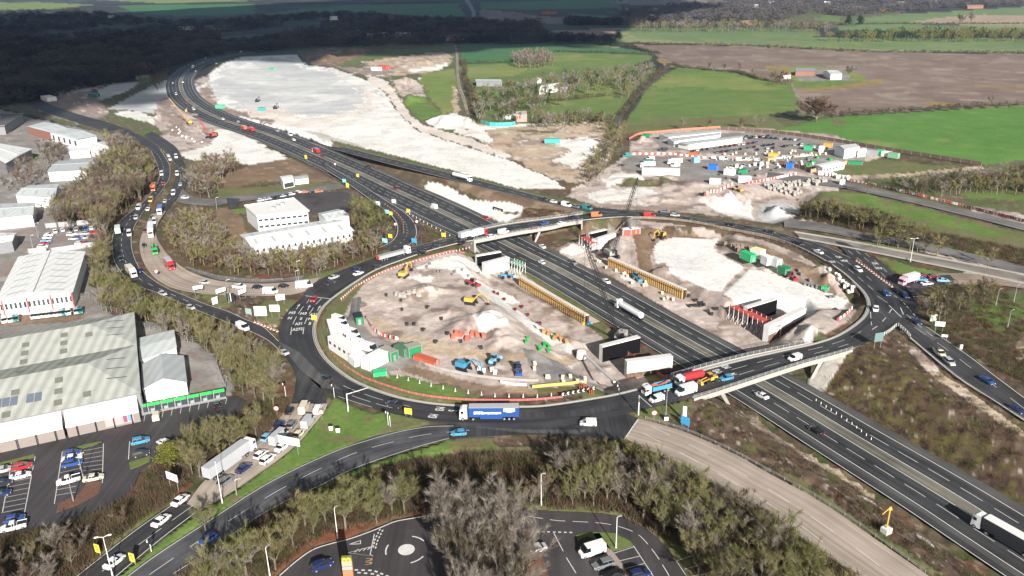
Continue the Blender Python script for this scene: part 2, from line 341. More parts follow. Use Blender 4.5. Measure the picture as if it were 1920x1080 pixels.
REG = [  # (class, polygon in survey pixels, level, edge raggedness in m)
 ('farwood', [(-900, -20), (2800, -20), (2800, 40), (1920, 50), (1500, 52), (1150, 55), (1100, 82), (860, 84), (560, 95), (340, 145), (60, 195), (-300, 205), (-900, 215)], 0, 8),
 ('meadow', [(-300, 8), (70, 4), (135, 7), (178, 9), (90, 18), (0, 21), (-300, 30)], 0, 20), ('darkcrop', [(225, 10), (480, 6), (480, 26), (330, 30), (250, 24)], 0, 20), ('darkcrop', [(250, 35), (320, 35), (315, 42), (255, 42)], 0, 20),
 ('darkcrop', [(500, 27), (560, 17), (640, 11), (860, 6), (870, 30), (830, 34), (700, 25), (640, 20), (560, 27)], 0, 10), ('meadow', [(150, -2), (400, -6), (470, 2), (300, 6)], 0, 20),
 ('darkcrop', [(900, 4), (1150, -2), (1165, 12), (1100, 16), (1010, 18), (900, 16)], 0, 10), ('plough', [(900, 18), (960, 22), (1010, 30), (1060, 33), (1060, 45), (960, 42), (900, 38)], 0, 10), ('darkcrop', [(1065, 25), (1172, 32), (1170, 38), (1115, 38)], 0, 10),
 ('plough', [(1125, 2), (1300, -2), (1400, 3), (1330, 9), (1250, 10), (1180, 9)], 0, 10), ('pinkfield', [(1015, 59), (1165, 52), (1148, 63), (1085, 74), (1010, 70)], 0, 10), ('tanfield', [(1160, 16), (1250, 15), (1240, 22), (1165, 20)], 0, 8),
 ('rough', [(1440, 24), (1700, 20), (1640, 50), (1500, 52), (1430, 40)], 0, 10), ('meadow2', [(1490, 12), (1540, 14), (1530, 24), (1480, 22)], 0, 8), ('meadow2', [(1540, 28), (1570, 30), (1575, 42), (1530, 38)], 0, 8),
 ('crop2', [(1575, 47), (1640, 30), (1700, 26), (1815, 19), (1960, 10), (2400, 2), (2400, 40), (1920, 44), (1690, 46)], 0, 4), ('tanfield', [(1690, 45), (1740, 36), (1800, 30), (1850, 27), (1920, 30), (2300, 34), (2300, 47), (1920, 46)], 0, 8),
 ('crop2', [(1570, 48), (1920, 46), (2400, 46), (2400, 66), (1920, 60), (1575, 56)], 0, 4), ('palefield', [(1800, 46), (2300, 46), (2300, 52), (1820, 51)], 0, 4),
 ('crop2', [(1153, 79), (1165, 56), (1190, 53), (1440, 51), (1530, 55), (1540, 66), (1510, 70), (1920, 72), (2500, 74), (2500, 108), (1920, 99), (1640, 97), (1440, 88), (1300, 83)], 0, 2),
 ('palefield', [(1153, 79), (1160, 66), (1180, 60), (1190, 72), (1300, 78), (1440, 84), (1640, 92), (1920, 95), (1920, 98), (1640, 97), (1440, 88), (1300, 83)], 0, 8),
 ('plough', [(1185, 83), (1400, 86.5), (1640, 98.5), (1920, 101), (2600, 110), (2600, 190), (1920, 198), (1760, 205), (1562, 216), (1500, 212), (1490, 180), (1440, 150), (1390, 133), (1250, 126), (1225, 98)], 0, 1),
 ('meadow', [(1460, 128), (1500, 124), (1560, 126), (1600, 135), (1632, 152), (1560, 160), (1490, 163), (1478, 140)], 0, 3), ('yard', [(1490, 138), (1500, 130), (1580, 130), (1600, 150), (1500, 152)], 0, 2), ('grass', [(1494, 156), (1560, 150), (1630, 151), (1560, 163), (1497, 165)], 0, 2),
 ('ochre', [(1435, 124), (1480, 124), (1478, 132), (1440, 134)], 0, 4), ('ochre', [(1640, 148), (1662, 148), (1650, 157), (1600, 165), (1500, 172), (1500, 166), (1600, 158)], 0, 6), ('ochre', [(1820, 160), (2200, 162), (2200, 172), (1900, 167)], 0, 8), ('ochre', [(1745, 192), (1800, 193), (1780, 199), (1740, 199)], 0, 5),
 ('ochre', [(1240, 108), (1250, 112), (1275, 124), (1250, 127), (1230, 112)], 0, 3),
 ('meadow2', [(1175, 226), (1190, 205), (1210, 170), (1247, 140), (1272, 126), (1335, 132), (1385, 137), (1440, 152), (1482, 157), (1500, 190), (1500, 205), (1440, 216)], 0, 1.5),
 ('meadow', [(1200, 180), (1247, 142), (1335, 134), (1385, 139), (1440, 154), (1482, 160), (1440, 172), (1360, 168), (1300, 162), (1225, 168)], 0, 14),
 ('verge', [(1170, 226), (1440, 216), (1500, 212), (1560, 218), (1540, 235), (1450, 246), (1350, 243), (1200, 252), (1165, 250)], 0, 3), ('rough', [(1440, 216), (1510, 214), (1560, 218), (1540, 236), (1470, 240)], 0, 3),
 ('crop', [(1455, 243), (1560, 220), (1700, 211), (1920, 198), (2800, 180), (2800, 330), (1920, 308), (1850, 308), (1640, 276), (1560, 263)], 0, 1), ('verge', [(1560, 222), (1575, 222), (1590, 232), (1560, 238)], 0, 2),
 ('darkcrop', [(862, 82), (1120, 83), (1235, 101), (1225, 103), (1040, 98), (960, 119), (868, 121), (860, 95)], 0, 1), ('meadow2', [(865, 121), (960, 119), (1040, 98), (1220, 103), (1222, 112), (1180, 125), (1060, 132), (960, 142), (870, 148)], 0, 3), ('palefield', [(1060, 83), (1120, 84), (1165, 89), (1100, 88)], 0, 2),
 ('meadow', [(865, 126), (940, 121), (985, 121), (985, 134), (960, 142), (870, 148)], 0, 5), ('garden', [(870, 148), (960, 142), (1060, 132), (1180, 125), (1230, 120), (1230, 150), (1180, 195), (1140, 232), (1000, 236), (900, 240), (885, 190)], 0, 2),
 ('meadow', [(1100, 160), (1145, 160), (1150, 186), (1095, 184)], 0, 2), ('meadow2', [(1030, 190), (1100, 184), (1160, 186), (1170, 196), (1145, 215), (1035, 212)], 0, 2), ('grass', [(895, 168), (975, 170), (975, 180), (895, 188)], 0, 2),
 ('rough', [(560, 94), (660, 82), (856, 80), (860, 100), (870, 150), (884, 215), (900, 240), (880, 262), (830, 250), (760, 225), (735, 190), (700, 155), (640, 132), (566, 112)], 0, 6),
 ('brown', [(565, 106), (610, 90), (690, 92), (690, 112), (630, 124), (590, 122)], 0, 8), ('garden', [(640, 118), (700, 100), (790, 90), (855, 84), (858, 96), (760, 102), (690, 112), (640, 128)], 0, 8), ('garden', [(655, 84), (740, 82), (700, 88), (660, 90)], 0, 6),
 ('tan', [(682, 116), (760, 104), (830, 97), (848, 104), (842, 122), (800, 137), (745, 141), (720, 142), (685, 130)], 0, 5), ('chalk', [(765, 130), (800, 126), (838, 120), (830, 130), (770, 136)], 0, 4), ('chalk', [(782, 146), (838, 143), (842, 149), (786, 151)], 0, 1),
 ('sitedark', [(625, 124), (700, 128), (740, 132), (730, 146), (670, 138)], 0, 3), ('meadow', [(790, 138), (850, 128), (858, 170), (852, 205), (830, 216), (815, 195), (800, 170), (784, 152)], 0, 4), ('grass', [(762, 190), (800, 188), (828, 215), (825, 224), (790, 225), (768, 205)], 0, 4),
 ('site', [(735, 150), (770, 145), (790, 160), (800, 182), (765, 190), (748, 175)], 0, 4), ('tan', [(848, 160), (856, 165), (862, 205), (858, 225), (850, 210)], 0, 2), ('paletan', [(690, 140), (725, 150), (742, 175), (768, 215), (800, 236), (870, 256), (960, 290), (990, 300), (960, 300), (860, 268), (780, 244), (745, 210), (722, 172), (690, 152)], 0, 3),
 ('tan', [(880, 236), (960, 232), (1140, 229), (1139, 262), (1110, 305), (1085, 345), (1040, 336), (960, 296), (900, 264)], 0, 4), ('chalk', [(800, 226), (850, 212), (880, 222), (890, 238), (860, 244), (815, 240)], 0, 4), ('chalk', [(880, 238), (960, 232), (1110, 229), (960, 237), (890, 246)], 0, 2), ('chalk', [(850, 245), (900, 240), (925, 262), (920, 268), (870, 254)], 0, 4),
 ('verge', [(975, 243), (1045, 246), (1030, 250), (970, 247)], 0, 2), ('sitedark', [(965, 262), (1045, 258), (1050, 268), (980, 272)], 0, 3), ('chalk', [(1040, 262), (1100, 256), (1130, 268), (1100, 300), (1060, 320), (1040, 300), (1070, 284)], 0, 7),
 ('chalk', [(362, 168), (392, 138), (420, 118), (455, 107), (556, 102), (572, 122), (625, 128), (690, 152), (720, 172), (742, 208), (778, 244), (860, 270), (960, 302), (1040, 338), (1060, 352), (1010, 352), (960, 352), (830, 318), (730, 292), (620, 268), (545, 244), (470, 226), (420, 210), (385, 196)], 0, 1.5),
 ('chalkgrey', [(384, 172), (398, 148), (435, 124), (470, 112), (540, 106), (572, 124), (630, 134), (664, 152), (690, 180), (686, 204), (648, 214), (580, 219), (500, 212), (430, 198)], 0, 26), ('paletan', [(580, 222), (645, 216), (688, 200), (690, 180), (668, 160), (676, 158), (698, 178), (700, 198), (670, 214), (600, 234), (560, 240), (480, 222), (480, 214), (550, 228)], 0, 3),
 ('sitedark', [(352, 176), (392, 158), (410, 196), (450, 208), (520, 226), (515, 232), (450, 218), (400, 208), (372, 192)], 0, 3), ('site', [(362, 150), (395, 140), (385, 158), (362, 165)], 0, 3), ('cement', [(572, 246), (590, 246), (650, 264), (690, 276), (664, 280), (610, 262)], 0, 1),
 ('paletan', [(455, 208), (520, 200), (560, 222), (470, 222)], 0, 5),
 # north compound
 ('site', [(1085, 347), (1100, 335), (1160, 300), (1200, 262), (1235, 245), (1400, 238), (1560, 252), (1660, 285), (1640, 300), (1570, 340), (1565, 352), (1500, 378), (1492, 410), (1440, 415), (1310, 400), (1130, 388), (1060, 368)], 0, 2),
 ('yard', [(1162, 320), (1180, 288), (1230, 256), (1330, 250), (1460, 246), (1640, 278), (1655, 288), (1560, 318), (1470, 322), (1400, 330), (1330, 345), (1240, 330)], 0, 2), ('site', [(1180, 262), (1225, 262), (1240, 280), (1320, 285), (1420, 296), (1420, 302), (1300, 298), (1230, 292), (1185, 285)], 0, 2),
 ('chalk', [(1130, 335), (1160, 322), (1200, 328), (1215, 340), (1170, 340), (1140, 350)], 0, 3), ('chalk', [(1095, 366), (1140, 354), (1210, 352), (1242, 362), (1200, 372), (1120, 380)], 0, 3), ('chalk', [(1320, 378), (1360, 366), (1372, 358), (1392, 372), (1398, 398), (1370, 404), (1340, 396)], 0, 2), ('chalk', [(1392, 378), (1410, 362), (1412, 402), (1396, 402)], 0, 1),
 ('chalkgrey', [(1424, 372), (1470, 370), (1502, 378), (1488, 398), (1450, 412), (1428, 400)], 0, 2), ('rough', [(1150, 345), (1215, 338), (1290, 340), (1240, 350), (1180, 350)], 0, 3), ('site', [(1420, 340), (1560, 345), (1580, 362), (1480, 372), (1410, 360)], 0, 2), ('sitedark', [(1120, 380), (1310, 385), (1310, 398), (1130, 388)], 0, 2),
 ('verge', [(1500, 380), (1550, 358), (1600, 358), (1920, 435), (2600, 560), (2600, 680), (1920, 500), (1700, 430), (1560, 390), (1500, 412)], 0, 2), ('grass', [(1545, 362), (1600, 362), (1800, 410), (1900, 450), (1820, 436), (1640, 395)], 0, 6),
 ('rough', [(1562, 340), (1600, 330), (1720, 322), (1920, 300), (2700, 330), (2700, 560), (1920, 425), (1600, 350)], 0, 2), ('verge', [(1530, 318), (1640, 298), (1800, 312), (1700, 322), (1600, 334), (1560, 334)], 0, 2), ('tan', [(1590, 330), (1700, 324), (1838, 310), (1846, 316), (1710, 330), (1596, 337)], 0, 1),
 ('site', [(1820, 386), (1920, 400), (2200, 440), (2200, 500), (1920, 422), (1830, 400)], 0, 3), ('grass', [(1800, 360), (1920, 362), (1920, 372), (1830, 372)], 0, 6),
 # left construction and industry
 ('rough', [(-400, 150), (60, 190), (330, 140), (330, 180), (300, 230), (330, 300), (250, 262), (120, 232), (0, 200), (-400, 200)], 0, 4),
 ('chalkgrey', [(86, 174), (136, 161), (232, 143), (218, 155), (171, 168), (117, 180)], 0, 2), ('chalkgrey', [(183, 169), (214, 155), (262, 154), (239, 171), (186, 189)], 0, 2), ('chalkgrey', [(257, 140), (281, 138), (278, 145), (252, 148)], 0, 2), ('grass', [(255, 146), (284, 142), (290, 152), (266, 156)], 0, 3),
 ('chalkgrey', [(203, 203), (263, 171), (311, 150), (322, 158), (322, 190), (296, 188), (300, 208), (288, 213), (240, 206)], 0, 3), ('chalk', [(212, 214), (233, 207), (265, 210), (284, 219), (304, 228), (298, 236), (250, 222)], 0, 2), ('sitedark', [(85, 182), (170, 170), (190, 190), (205, 215), (150, 232), (100, 220), (70, 200)], 0, 4), ('dirt', [(115, 200), (150, 198), (130, 214), (112, 210)], 0, 3),
 ('site', [(292, 190), (322, 182), (345, 200), (380, 220), (430, 240), (400, 262), (400, 290), (340, 292), (310, 262), (290, 232)], 0, 3), ('sitedark', [(300, 190), (322, 190), (345, 222), (345, 262), (318, 250), (300, 220)], 0, 4), ('chalk', [(398, 244), (440, 238), (480, 262), (520, 286), (545, 298), (480, 310), (430, 302), (350, 300), (350, 284), (398, 270)], 0, 4),
 ('yard', [(-500, 200), (0, 205), (60, 222), (260, 262), (240, 300), (150, 420), (190, 420), (200, 455), (165, 520), (200, 590), (256, 600), (330, 610), (460, 700), (430, 740), (250, 790), (-500, 870)], 0, 3), ('brown', [(-400, 600), (150, 582), (165, 592), (150, 600), (-400, 640)], 0, 1), ('grass', [(52, 292), (72, 290), (72, 298), (56, 302)], 0, 1),
 ('brown', [(405, 346), (420, 324), (480, 307), (545, 296), (600, 312), (640, 335), (600, 342), (480, 338), (440, 352), (410, 364)], 0, 2), ('rough', [(345, 300), (405, 300), (410, 345), (410, 366), (360, 360)], 0, 3), ('verge', [(410, 352), (600, 342), (650, 345), (655, 358), (560, 356), (480, 368), (415, 372)], 0, 2),
 ('scrub', [(300, 410), (345, 378), (460, 380), (650, 350), (760, 420), (720, 470), (640, 500), (560, 520), (420, 520), (340, 490), (300, 440)], 0, 3), ('asphalt', [(480, 368), (530, 362), (640, 358), (660, 362), (655, 395), (590, 402), (560, 385), (480, 378)], 0, 1), ('brown', [(405, 392), (435, 385), (450, 402), (470, 450), (455, 470), (425, 440), (400, 410)], 0, 1.5), ('grass', [(436, 390), (462, 388), (462, 398), (440, 400)], 0, 1),
 ('brown', [(610, 312), (640, 324), (675, 343), (712, 366), (748, 390), (772, 410), (780, 440), (778, 458), (870, 445), (800, 402), (720, 366), (660, 336)], 0, 2), ('embank', [(780, 400), (868, 442), (790, 460), (778, 440)], 0, 2),
 # roundabout islands
 ('verge', [(667, 525), (640, 545), (618, 568), (602, 592), (594, 620), (600, 645), (625, 680), (670, 710), (720, 732), (780, 748), (860, 758), (960, 760), (1060, 754), (1130, 742), (1200, 722), (1270, 700), (1120, 560), (960, 440), (880, 455), (755, 488)], 0, 0.5),
 ('site', [(684, 530), (660, 560), (640, 600), (628, 640), (660, 676), (700, 700), (780, 716), (900, 722), (1000, 726), (1100, 722), (1200, 705), (1230, 690), (1130, 600), (1060, 540), (960, 470), (900, 462), (800, 482), (720, 506)], 0, .6),
 ('yard', [(640, 590), (676, 600), (700, 630), (760, 650), (790, 680), (720, 700), (650, 668), (628, 640)], 0, .6), ('grass', [(730, 700), (767, 705), (830, 725), (870, 738), (880, 750), (780, 737), (735, 722)], 0, 1), ('dirt', [(750, 690), (770, 682), (860, 712), (960, 725), (1010, 728), (1010, 738), (900, 738), (800, 712)], 0, 1), ('grass', [(668, 560), (676, 556), (668, 592), (656, 590)], 0, 1), ('embank', [(900, 742), (960, 736), (1090, 738), (1090, 748), (1000, 756), (900, 756)], 0, 1),
 ('site', [(1040, 440), (1100, 418), (1200, 412), (1260, 418), (1335, 428), (1435, 450), (1500, 475), (1560, 515), (1600, 555), (1606, 580), (1585, 605), (1540, 625), (1480, 645), (1440, 650), (1345, 605), (1270, 555), (1140, 485), (1090, 470)], 0, .6), ('brown', [(1180, 425), (1300, 430), (1420, 455), (1530, 500), (1590, 560), (1570, 560), (1500, 510), (1400, 470), (1340, 444), (1260, 442), (1220, 465), (1226, 500), (1275, 522), (1250, 518), (1200, 490), (1185, 455)], 0, 1.5),
 ('sitedark', [(1345, 450), (1400, 455), (1450, 480), (1500, 505), (1560, 540), (1540, 545), (1440, 505), (1380, 490), (1340, 468)], 0, 1.2),
 ('chalk', [(1045, 445), (1100, 420), (1140, 425), (1120, 432), (1080, 452)], 0, 1), ('chalk', [(1165, 490), (1178, 475), (1192, 480), (1196, 500), (1180, 498)], 0, 1),
 ('embank', [(1240, 430), (1290, 432), (1300, 424), (1250, 420)], 0, 1),
]
REG2 = [
 ('chalk', [(893, 528), (940, 537), (977, 557), (1010, 577), (1086, 627), (1070, 631), (1010, 600), (952, 570), (912, 552), (898, 540)], 0, .8), ('chalk', [(772, 504), (820, 484), (905, 468), (955, 476), (905, 490), (870, 498), (905, 515), (900, 524), (860, 512), (820, 500)], 0, 1), ('chalk', [(862, 512), (905, 508), (950, 520), (975, 540), (940, 540), (895, 530)], 0, 1), ('chalk', [(885, 597), (935, 592), (958, 616), (930, 626), (900, 622), (890, 612)], 0, 1.5), ('chalk', [(760, 520), (800, 512), (820, 520), (800, 530)], 0, 2), ('chalk', [(1050, 655), (1078, 640), (1095, 632), (1072, 662)], 0, 2),
 ('sitedark', [(768, 548), (800, 536), (830, 542), (812, 556), (775, 562)], 0, 1.5), ('sitedark', [(785, 508), (810, 502), (815, 512), (790, 520)], 0, 1), ('tan', [(700, 590), (760, 620), (860, 650), (960, 660), (1000, 655), (1060, 640), (1100, 620), (1105, 632), (1060, 662), (960, 678), (840, 668), (740, 640), (700, 615)], 0, 2),
 ('yard', [(1175, 420), (1150, 425), (1140, 410), (1200, 410), (1205, 425)], 0, 1), ('yard', [(985, 655), (1060, 664), (1090, 690), (1080, 715), (1010, 715)], 0, 3),
 ('slab', [(1224, 466), (1235, 452), (1262, 445), (1348, 447), (1336, 466), (1360, 482), (1396, 500), (1370, 522), (1352, 545), (1330, 545), (1280, 520), (1240, 508), (1228, 488)], -2.8, .3), ('slab', [(1404, 504), (1440, 510), (1500, 530), (1592, 562), (1578, 578), (1520, 576), (1460, 562), (1380, 564), (1356, 550), (1385, 525)], -2.8, .3), ('sitedark', [(1345, 580), (1352, 570), (1420, 556), (1440, 562), (1390, 572)], 0, .5), ('sitedark', [(1228, 484), (1250, 480), (1258, 498), (1240, 512), (1226, 505)], 0, .6), ('cement', [(1500, 632), (1520, 618), (1550, 612), (1552, 622), (1520, 634)], 0, .5),
 # embankments and verges right
 ('embank', [(1340, 742), (1420, 712), (1445, 700), (1515, 682), (1600, 655), (1655, 628), (1690, 612), (1705, 632), (1790, 702), (1865, 752), (1925, 790), (2500, 1200), (2100, 1200), (1925, 935), (1700, 812), (1560, 735), (1440, 672)], 0, .5), ('olive', [(1545, 690), (1600, 660), (1640, 640), (1720, 700), (1800, 780), (1900, 880), (1920, 940), (1880, 900), (1760, 850), (1640, 780), (1560, 730)], -2, 7), ('tan', [(1690, 640), (1715, 655), (1800, 720), (1920, 810), (1920, 822), (1800, 740), (1720, 680)], 0, 1.5), ('cement', [(1520, 686), (1600, 656), (1612, 656), (1560, 700), (1530, 724), (1510, 712)], -3, .6),
 ('scrub', [(1735, 540), (1800, 505), (1920, 530), (2700, 640), (2700, 1200), (2300, 1100), (1925, 750), (1815, 665), (1725, 602), (1722, 570)], 0, 2), ('rough', [(1800, 560), (1860, 540), (1960, 545), (1960, 660), (1880, 640), (1830, 600)], 0, 4), ('grass', [(1830, 575), (1880, 570), (1930, 590), (1900, 600), (1850, 620)], 0, 5), ('tan', [(1905, 620), (1960, 600), (1960, 700), (1900, 660)], 0, 3), ('cement', [(1755, 520), (1800, 510), (1960, 512), (1960, 540), (1850, 528), (1780, 530)], 0, 1),
 ('grass', [(1640, 478), (1720, 500), (1790, 512), (1760, 520), (1695, 522), (1675, 505)], 0, .5), ('grass', [(1575, 447), (1640, 455), (1720, 470), (1680, 470), (1600, 460)], 0, .5), ('rough', [(1470, 395), (1540, 402), (1640, 440), (1760, 462), (1925, 510), (1925, 500), (1700, 425), (1560, 392)], 0, 2), ('verge', [(1500, 412), (1540, 410), (1640, 428), (1700, 440), (1925, 498), (1925, 488), (1700, 436), (1600, 416)], 0, 2), ('site', [(1470, 408), (1540, 412), (1560, 425), (1480, 420)], 0, 1), ('site', [(1720, 462), (1800, 475), (1925, 505), (1925, 512), (1800, 488), (1725, 470)], 0, 1),
 ('embank', [(1175, 768), (1200, 768), (1250, 757), (1330, 738), (1400, 712), (1430, 745), (1480, 790), (1560, 838), (1700, 935), (1920, 1090), (2050, 1180), (1750, 1085), (1640, 1010), (1540, 942), (1440, 887), (1300, 812), (1200, 785)], 0, .6), ('verge', [(1175, 770), (1200, 768), (1300, 745), (1310, 762), (1285, 800), (1230, 790), (1197, 783)], 0, 2), ('verge', [(1450, 880), (1500, 895), (1600, 960), (1680, 1015), (1760, 1075), (1735, 1072), (1640, 1005), (1540, 938)], 0, 1.5), ('tan', [(1390, 760), (1440, 780), (1500, 820), (1580, 872), (1640, 915), (1620, 918), (1540, 870), (1460, 820), (1400, 790)], -4, 3), ('chalk', [(1612, 918), (1640, 930), (1650, 944), (1620, 932)], -3, 1.5), ('chalk', [(1710, 992), (1735, 1005), (1760, 1030), (1735, 1022)], -4, 1.5),
 ('brown', [(960, 365), (1060, 385), (1110, 402), (1060, 412), (1010, 420), (940, 390), (900, 365), (830, 335), (640, 278), (640, 270), (730, 300), (850, 332)], -1, 1.5), ('chalk', [(793, 342), (802, 335), (833, 343), (886, 368), (940, 380), (978, 392), (978, 402), (940, 400), (904, 386), (833, 360)], -2, 1.2), ('grass', [(1060, 402), (1095, 396), (1105, 404), (1075, 410)], 0, 1),
 ('rough', [(620, 262), (730, 288), (830, 314), (960, 350), (1060, 372), (1120, 388), (1110, 392), (1035, 375), (955, 352), (830, 320), (730, 295), (625, 272)], 0, 1), ('sitedark', [(1090, 332), (1120, 300), (1150, 232), (1170, 232), (1160, 262), (1130, 320), (1105, 340)], 0, 1),
 ('verge', [(560, 520), (620, 505), (700, 480), (730, 465), (735, 470), (700, 490), (640, 510), (600, 522), (565, 535)], 0, .5), ('embank', [(380, 550), (470, 552), (540, 556), (567, 558), (542, 580), (522, 615), (480, 605), (425, 582), (387, 568)], 0, .5), ('verge', [(380, 550), (430, 552), (430, 575), (400, 572)], 0, 2), ('verge', [(500, 562), (560, 558), (535, 585), (520, 612), (480, 600), (470, 585)], 0, 2),
 # foreground
 ('scrub', [(-500, 1010), (0, 985), (60, 1000), (180, 965), (245, 925), (262, 890), (300, 865), (330, 830), (400, 800), (470, 770), (500, 745), (552, 735), (545, 758), (530, 780), (500, 812), (430, 868), (360, 925), (320, 946), (250, 995), (142, 1080), (-100, 1260), (-500, 1260)], 0, .8),
 ('redleaf', [(200, 960), (300, 890), (350, 905), (320, 940), (260, 980), (180, 1030), (180, 1000)], 0, 4), ('verge', [(322, 932), (322, 946), (250, 996), (142, 1080), (60, 1140), (100, 1080), (240, 985)], 0, 1.2), ('redleaf', [(440, 800), (520, 760), (530, 775), (480, 815)], 0, 3),
 ('grass', [(625, 742), (660, 760), (700, 775), (730, 771), (800, 787), (770, 800), (740, 808), (600, 856), (540, 884), (480, 916), (400, 968), (300, 1033), (237, 1080), (120, 1170), (100, 1170), (222, 1080), (300, 1015), (378, 957), (430, 925), (480, 892), (530, 855), (560, 830), (585, 800), (607, 772)], 0, .3), ('verge', [(740, 776), (800, 788), (800, 796), (740, 808), (700, 822), (720, 800)], 0, 1.5),
 ('grass', [(600, 905), (670, 877), (730, 856), (780, 842), (842, 824), (870, 838), (800, 852), (720, 870), (650, 895), (610, 914)], 0, .8), ('verge', [(842, 824), (880, 818), (960, 816), (1050, 818), (1060, 836), (940, 842), (870, 840)], 0, 1), ('embank', [(920, 820), (1010, 815), (1050, 820), (1040, 838), (940, 838)], 0, 1.5),
 ('scrub', [(600, 915), (650, 896), (760, 862), (900, 850), (1050, 852), (1130, 822), (1172, 825), (1235, 855), (1280, 875), (1440, 967), (1515, 1017), (1605, 1080), (1700, 1150), (300, 1150), (327, 1080), (400, 1030), (480, 975), (540, 940)], 0, .6), ('brown', [(610, 912), (700, 880), (800, 856), (900, 850), (1050, 850), (1050, 860), (800, 868), (660, 905)], 0, .6), ('verge', [(975, 950), (1080, 958), (1172, 970), (1210, 988), (1250, 1020), (1280, 1075), (1310, 1060), (1270, 1000), (1200, 960), (1080, 935), (985, 930)], 0, 1.5),
 ('redleaf', [(520, 1080), (550, 1050), (600, 1018), (655, 1006), (720, 980), (780, 962), (810, 962), (800, 940), (740, 940), (660, 960), (600, 1000), (530, 1040), (500, 1075)], 0, 1.5),
]
REG += REG2
# ground sheet: one fan of quads about the survey point, fine where it is seen, reaching the horizon all round
_al = np.radians(np.r_[np.linspace(86, 50, 10)[:-1], np.arange(50, 26, -.14), np.arange(26, 2.0, -.085)])
_r = np.r_[0.01, H/np.tan(_al), np.geomspace(3300, 30000, 46)]
_az = np.radians(np.r_[np.linspace(-180, -44, 40)[:-1], np.arange(-44, 44, .115), np.linspace(44, 180, 40)[:-1]])
RR, AA = np.meshgrid(_r, _az, indexing='ij'); GX = RR*np.sin(AA); GY = RR*np.cos(AA)
GZ = tz(GX, GY)
cls = np.full(GX.shape, -1); names = list(G); base = names.index('scrub')
cls[:] = base
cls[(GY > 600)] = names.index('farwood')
_n1 = vn(GX*.11, GY*.11, 1)-.5; _n2 = vn(GX*.11+50, GY*.11+9, 2)-.5; _m1 = vn(GX*.5, GY*.5, 3)-.5; _m2 = vn(GX*.5, GY*.5, 4)-.5
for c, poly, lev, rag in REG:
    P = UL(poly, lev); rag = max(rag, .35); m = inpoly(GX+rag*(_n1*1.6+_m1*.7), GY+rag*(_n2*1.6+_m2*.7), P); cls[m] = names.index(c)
C1 = np.array([G[n][0] for n in names]); C2 = np.array([G[n][1] for n in names]); S_ = np.array([G[n][2] for n in names], float)
sc_ = S_[cls]; t_ = np.clip(fbm(GX/sc_, GY/sc_, 11, 4)*2.2-.6, 0, 1)[..., None]
colr = C1[cls]*(1-t_)+C2[cls]*t_
# blotches of chalk, moss and old vegetation on rough ground; furrows on ploughland; wheel-worn tracks on the site
def blot(classes, color, thr, sc, seed, soft=.06):
    global colr
    m = np.isin(cls, [names.index(k) for k in classes]); w = np.clip((fbm(GX/sc, GY/sc, seed, 4)-thr)/soft, 0, 1)*m
    colr = colr*(1-w[..., None])+np.array(color)*w[..., None]
blot(['embank'], (.4, .35, .3), .66, 1.5, 21, .1); blot(['embank'], (.1, .098, .03), .63, 6, 22, .12); blot(['embank'], (.055, .035, .025), .6, 2.2, 23, .1); blot(['olive'], (.3, .26, .22), .72, 1.3, 24); blot(['olive'], (.055, .033, .028), .57, 1.8, 25, .1)
blot(['scrub'], (.14, .06, .04), .6, 8, 26, .1); blot(['scrub'], (.06, .075, .025), .6, 7, 27, .1); blot(['scrub', 'rough'], (.2, .16, .1), .64, 2.5, 28, .1)
blot(['site', 'tan', 'yard', 'sitedark'], (.24, .185, .16), .56, 7, 29, .14); blot(['site', 'tan', 'sitedark'], (.6, .53, .47), .64, 5, 30, .12); blot(['yard'], (.34, .32, .3), .6, 9, 41, .15); blot(['chalk'], (.5, .43, .37), .66, 12, 31, .2); blot(['chalk'], (.58, .57, .55), .6, 5, 32, .25)
blot(['crop', 'crop2', 'meadow', 'meadow2'], (.2, .22, .07), .66, 50, 33, .12); blot(['plough'], (.27, .215, .175), .6, 22, 34, .12); blot(['farwood'], (.05, .075, .035), .62, 160, 35, .05)
blot(['verge', 'grass'], (.15, .13, .06), .62, 5, 36, .12); blot(['rough'], (.085, .12, .035), .6, 14, 37, .1); blot(['brown', 'dirt'], (.3, .22, .15), .62, 7, 38, .1)
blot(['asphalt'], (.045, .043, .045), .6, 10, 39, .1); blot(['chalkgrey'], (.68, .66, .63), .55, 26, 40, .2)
_c = names.index('plough'); _w = (.5+.5*np.sin((GX*.25+GY)*1.1/4))*(.5+vn(GX*.02, GY*.3, 7)); colr[cls == _c] *= (.9+.16*_w[cls == _c])[..., None]
_c = names.index('crop'); _w = np.clip(1-abs(((GX*.36+GY)/26) % 1-.5)*30, 0, 1); m = cls == _c; colr[m] = colr[m]*(1-.35*_w[m][..., None])+np.array((.2, .24, .1))*.35*_w[m][..., None]
_c = [names.index('site'), names.index('tan')]; m = np.isin(cls, _c); _w = .5+.5*np.sin(fbm(GX/25, GY/25, 51, 2)*70); colr[m] *= (.93+.11*_w[m])[..., None]
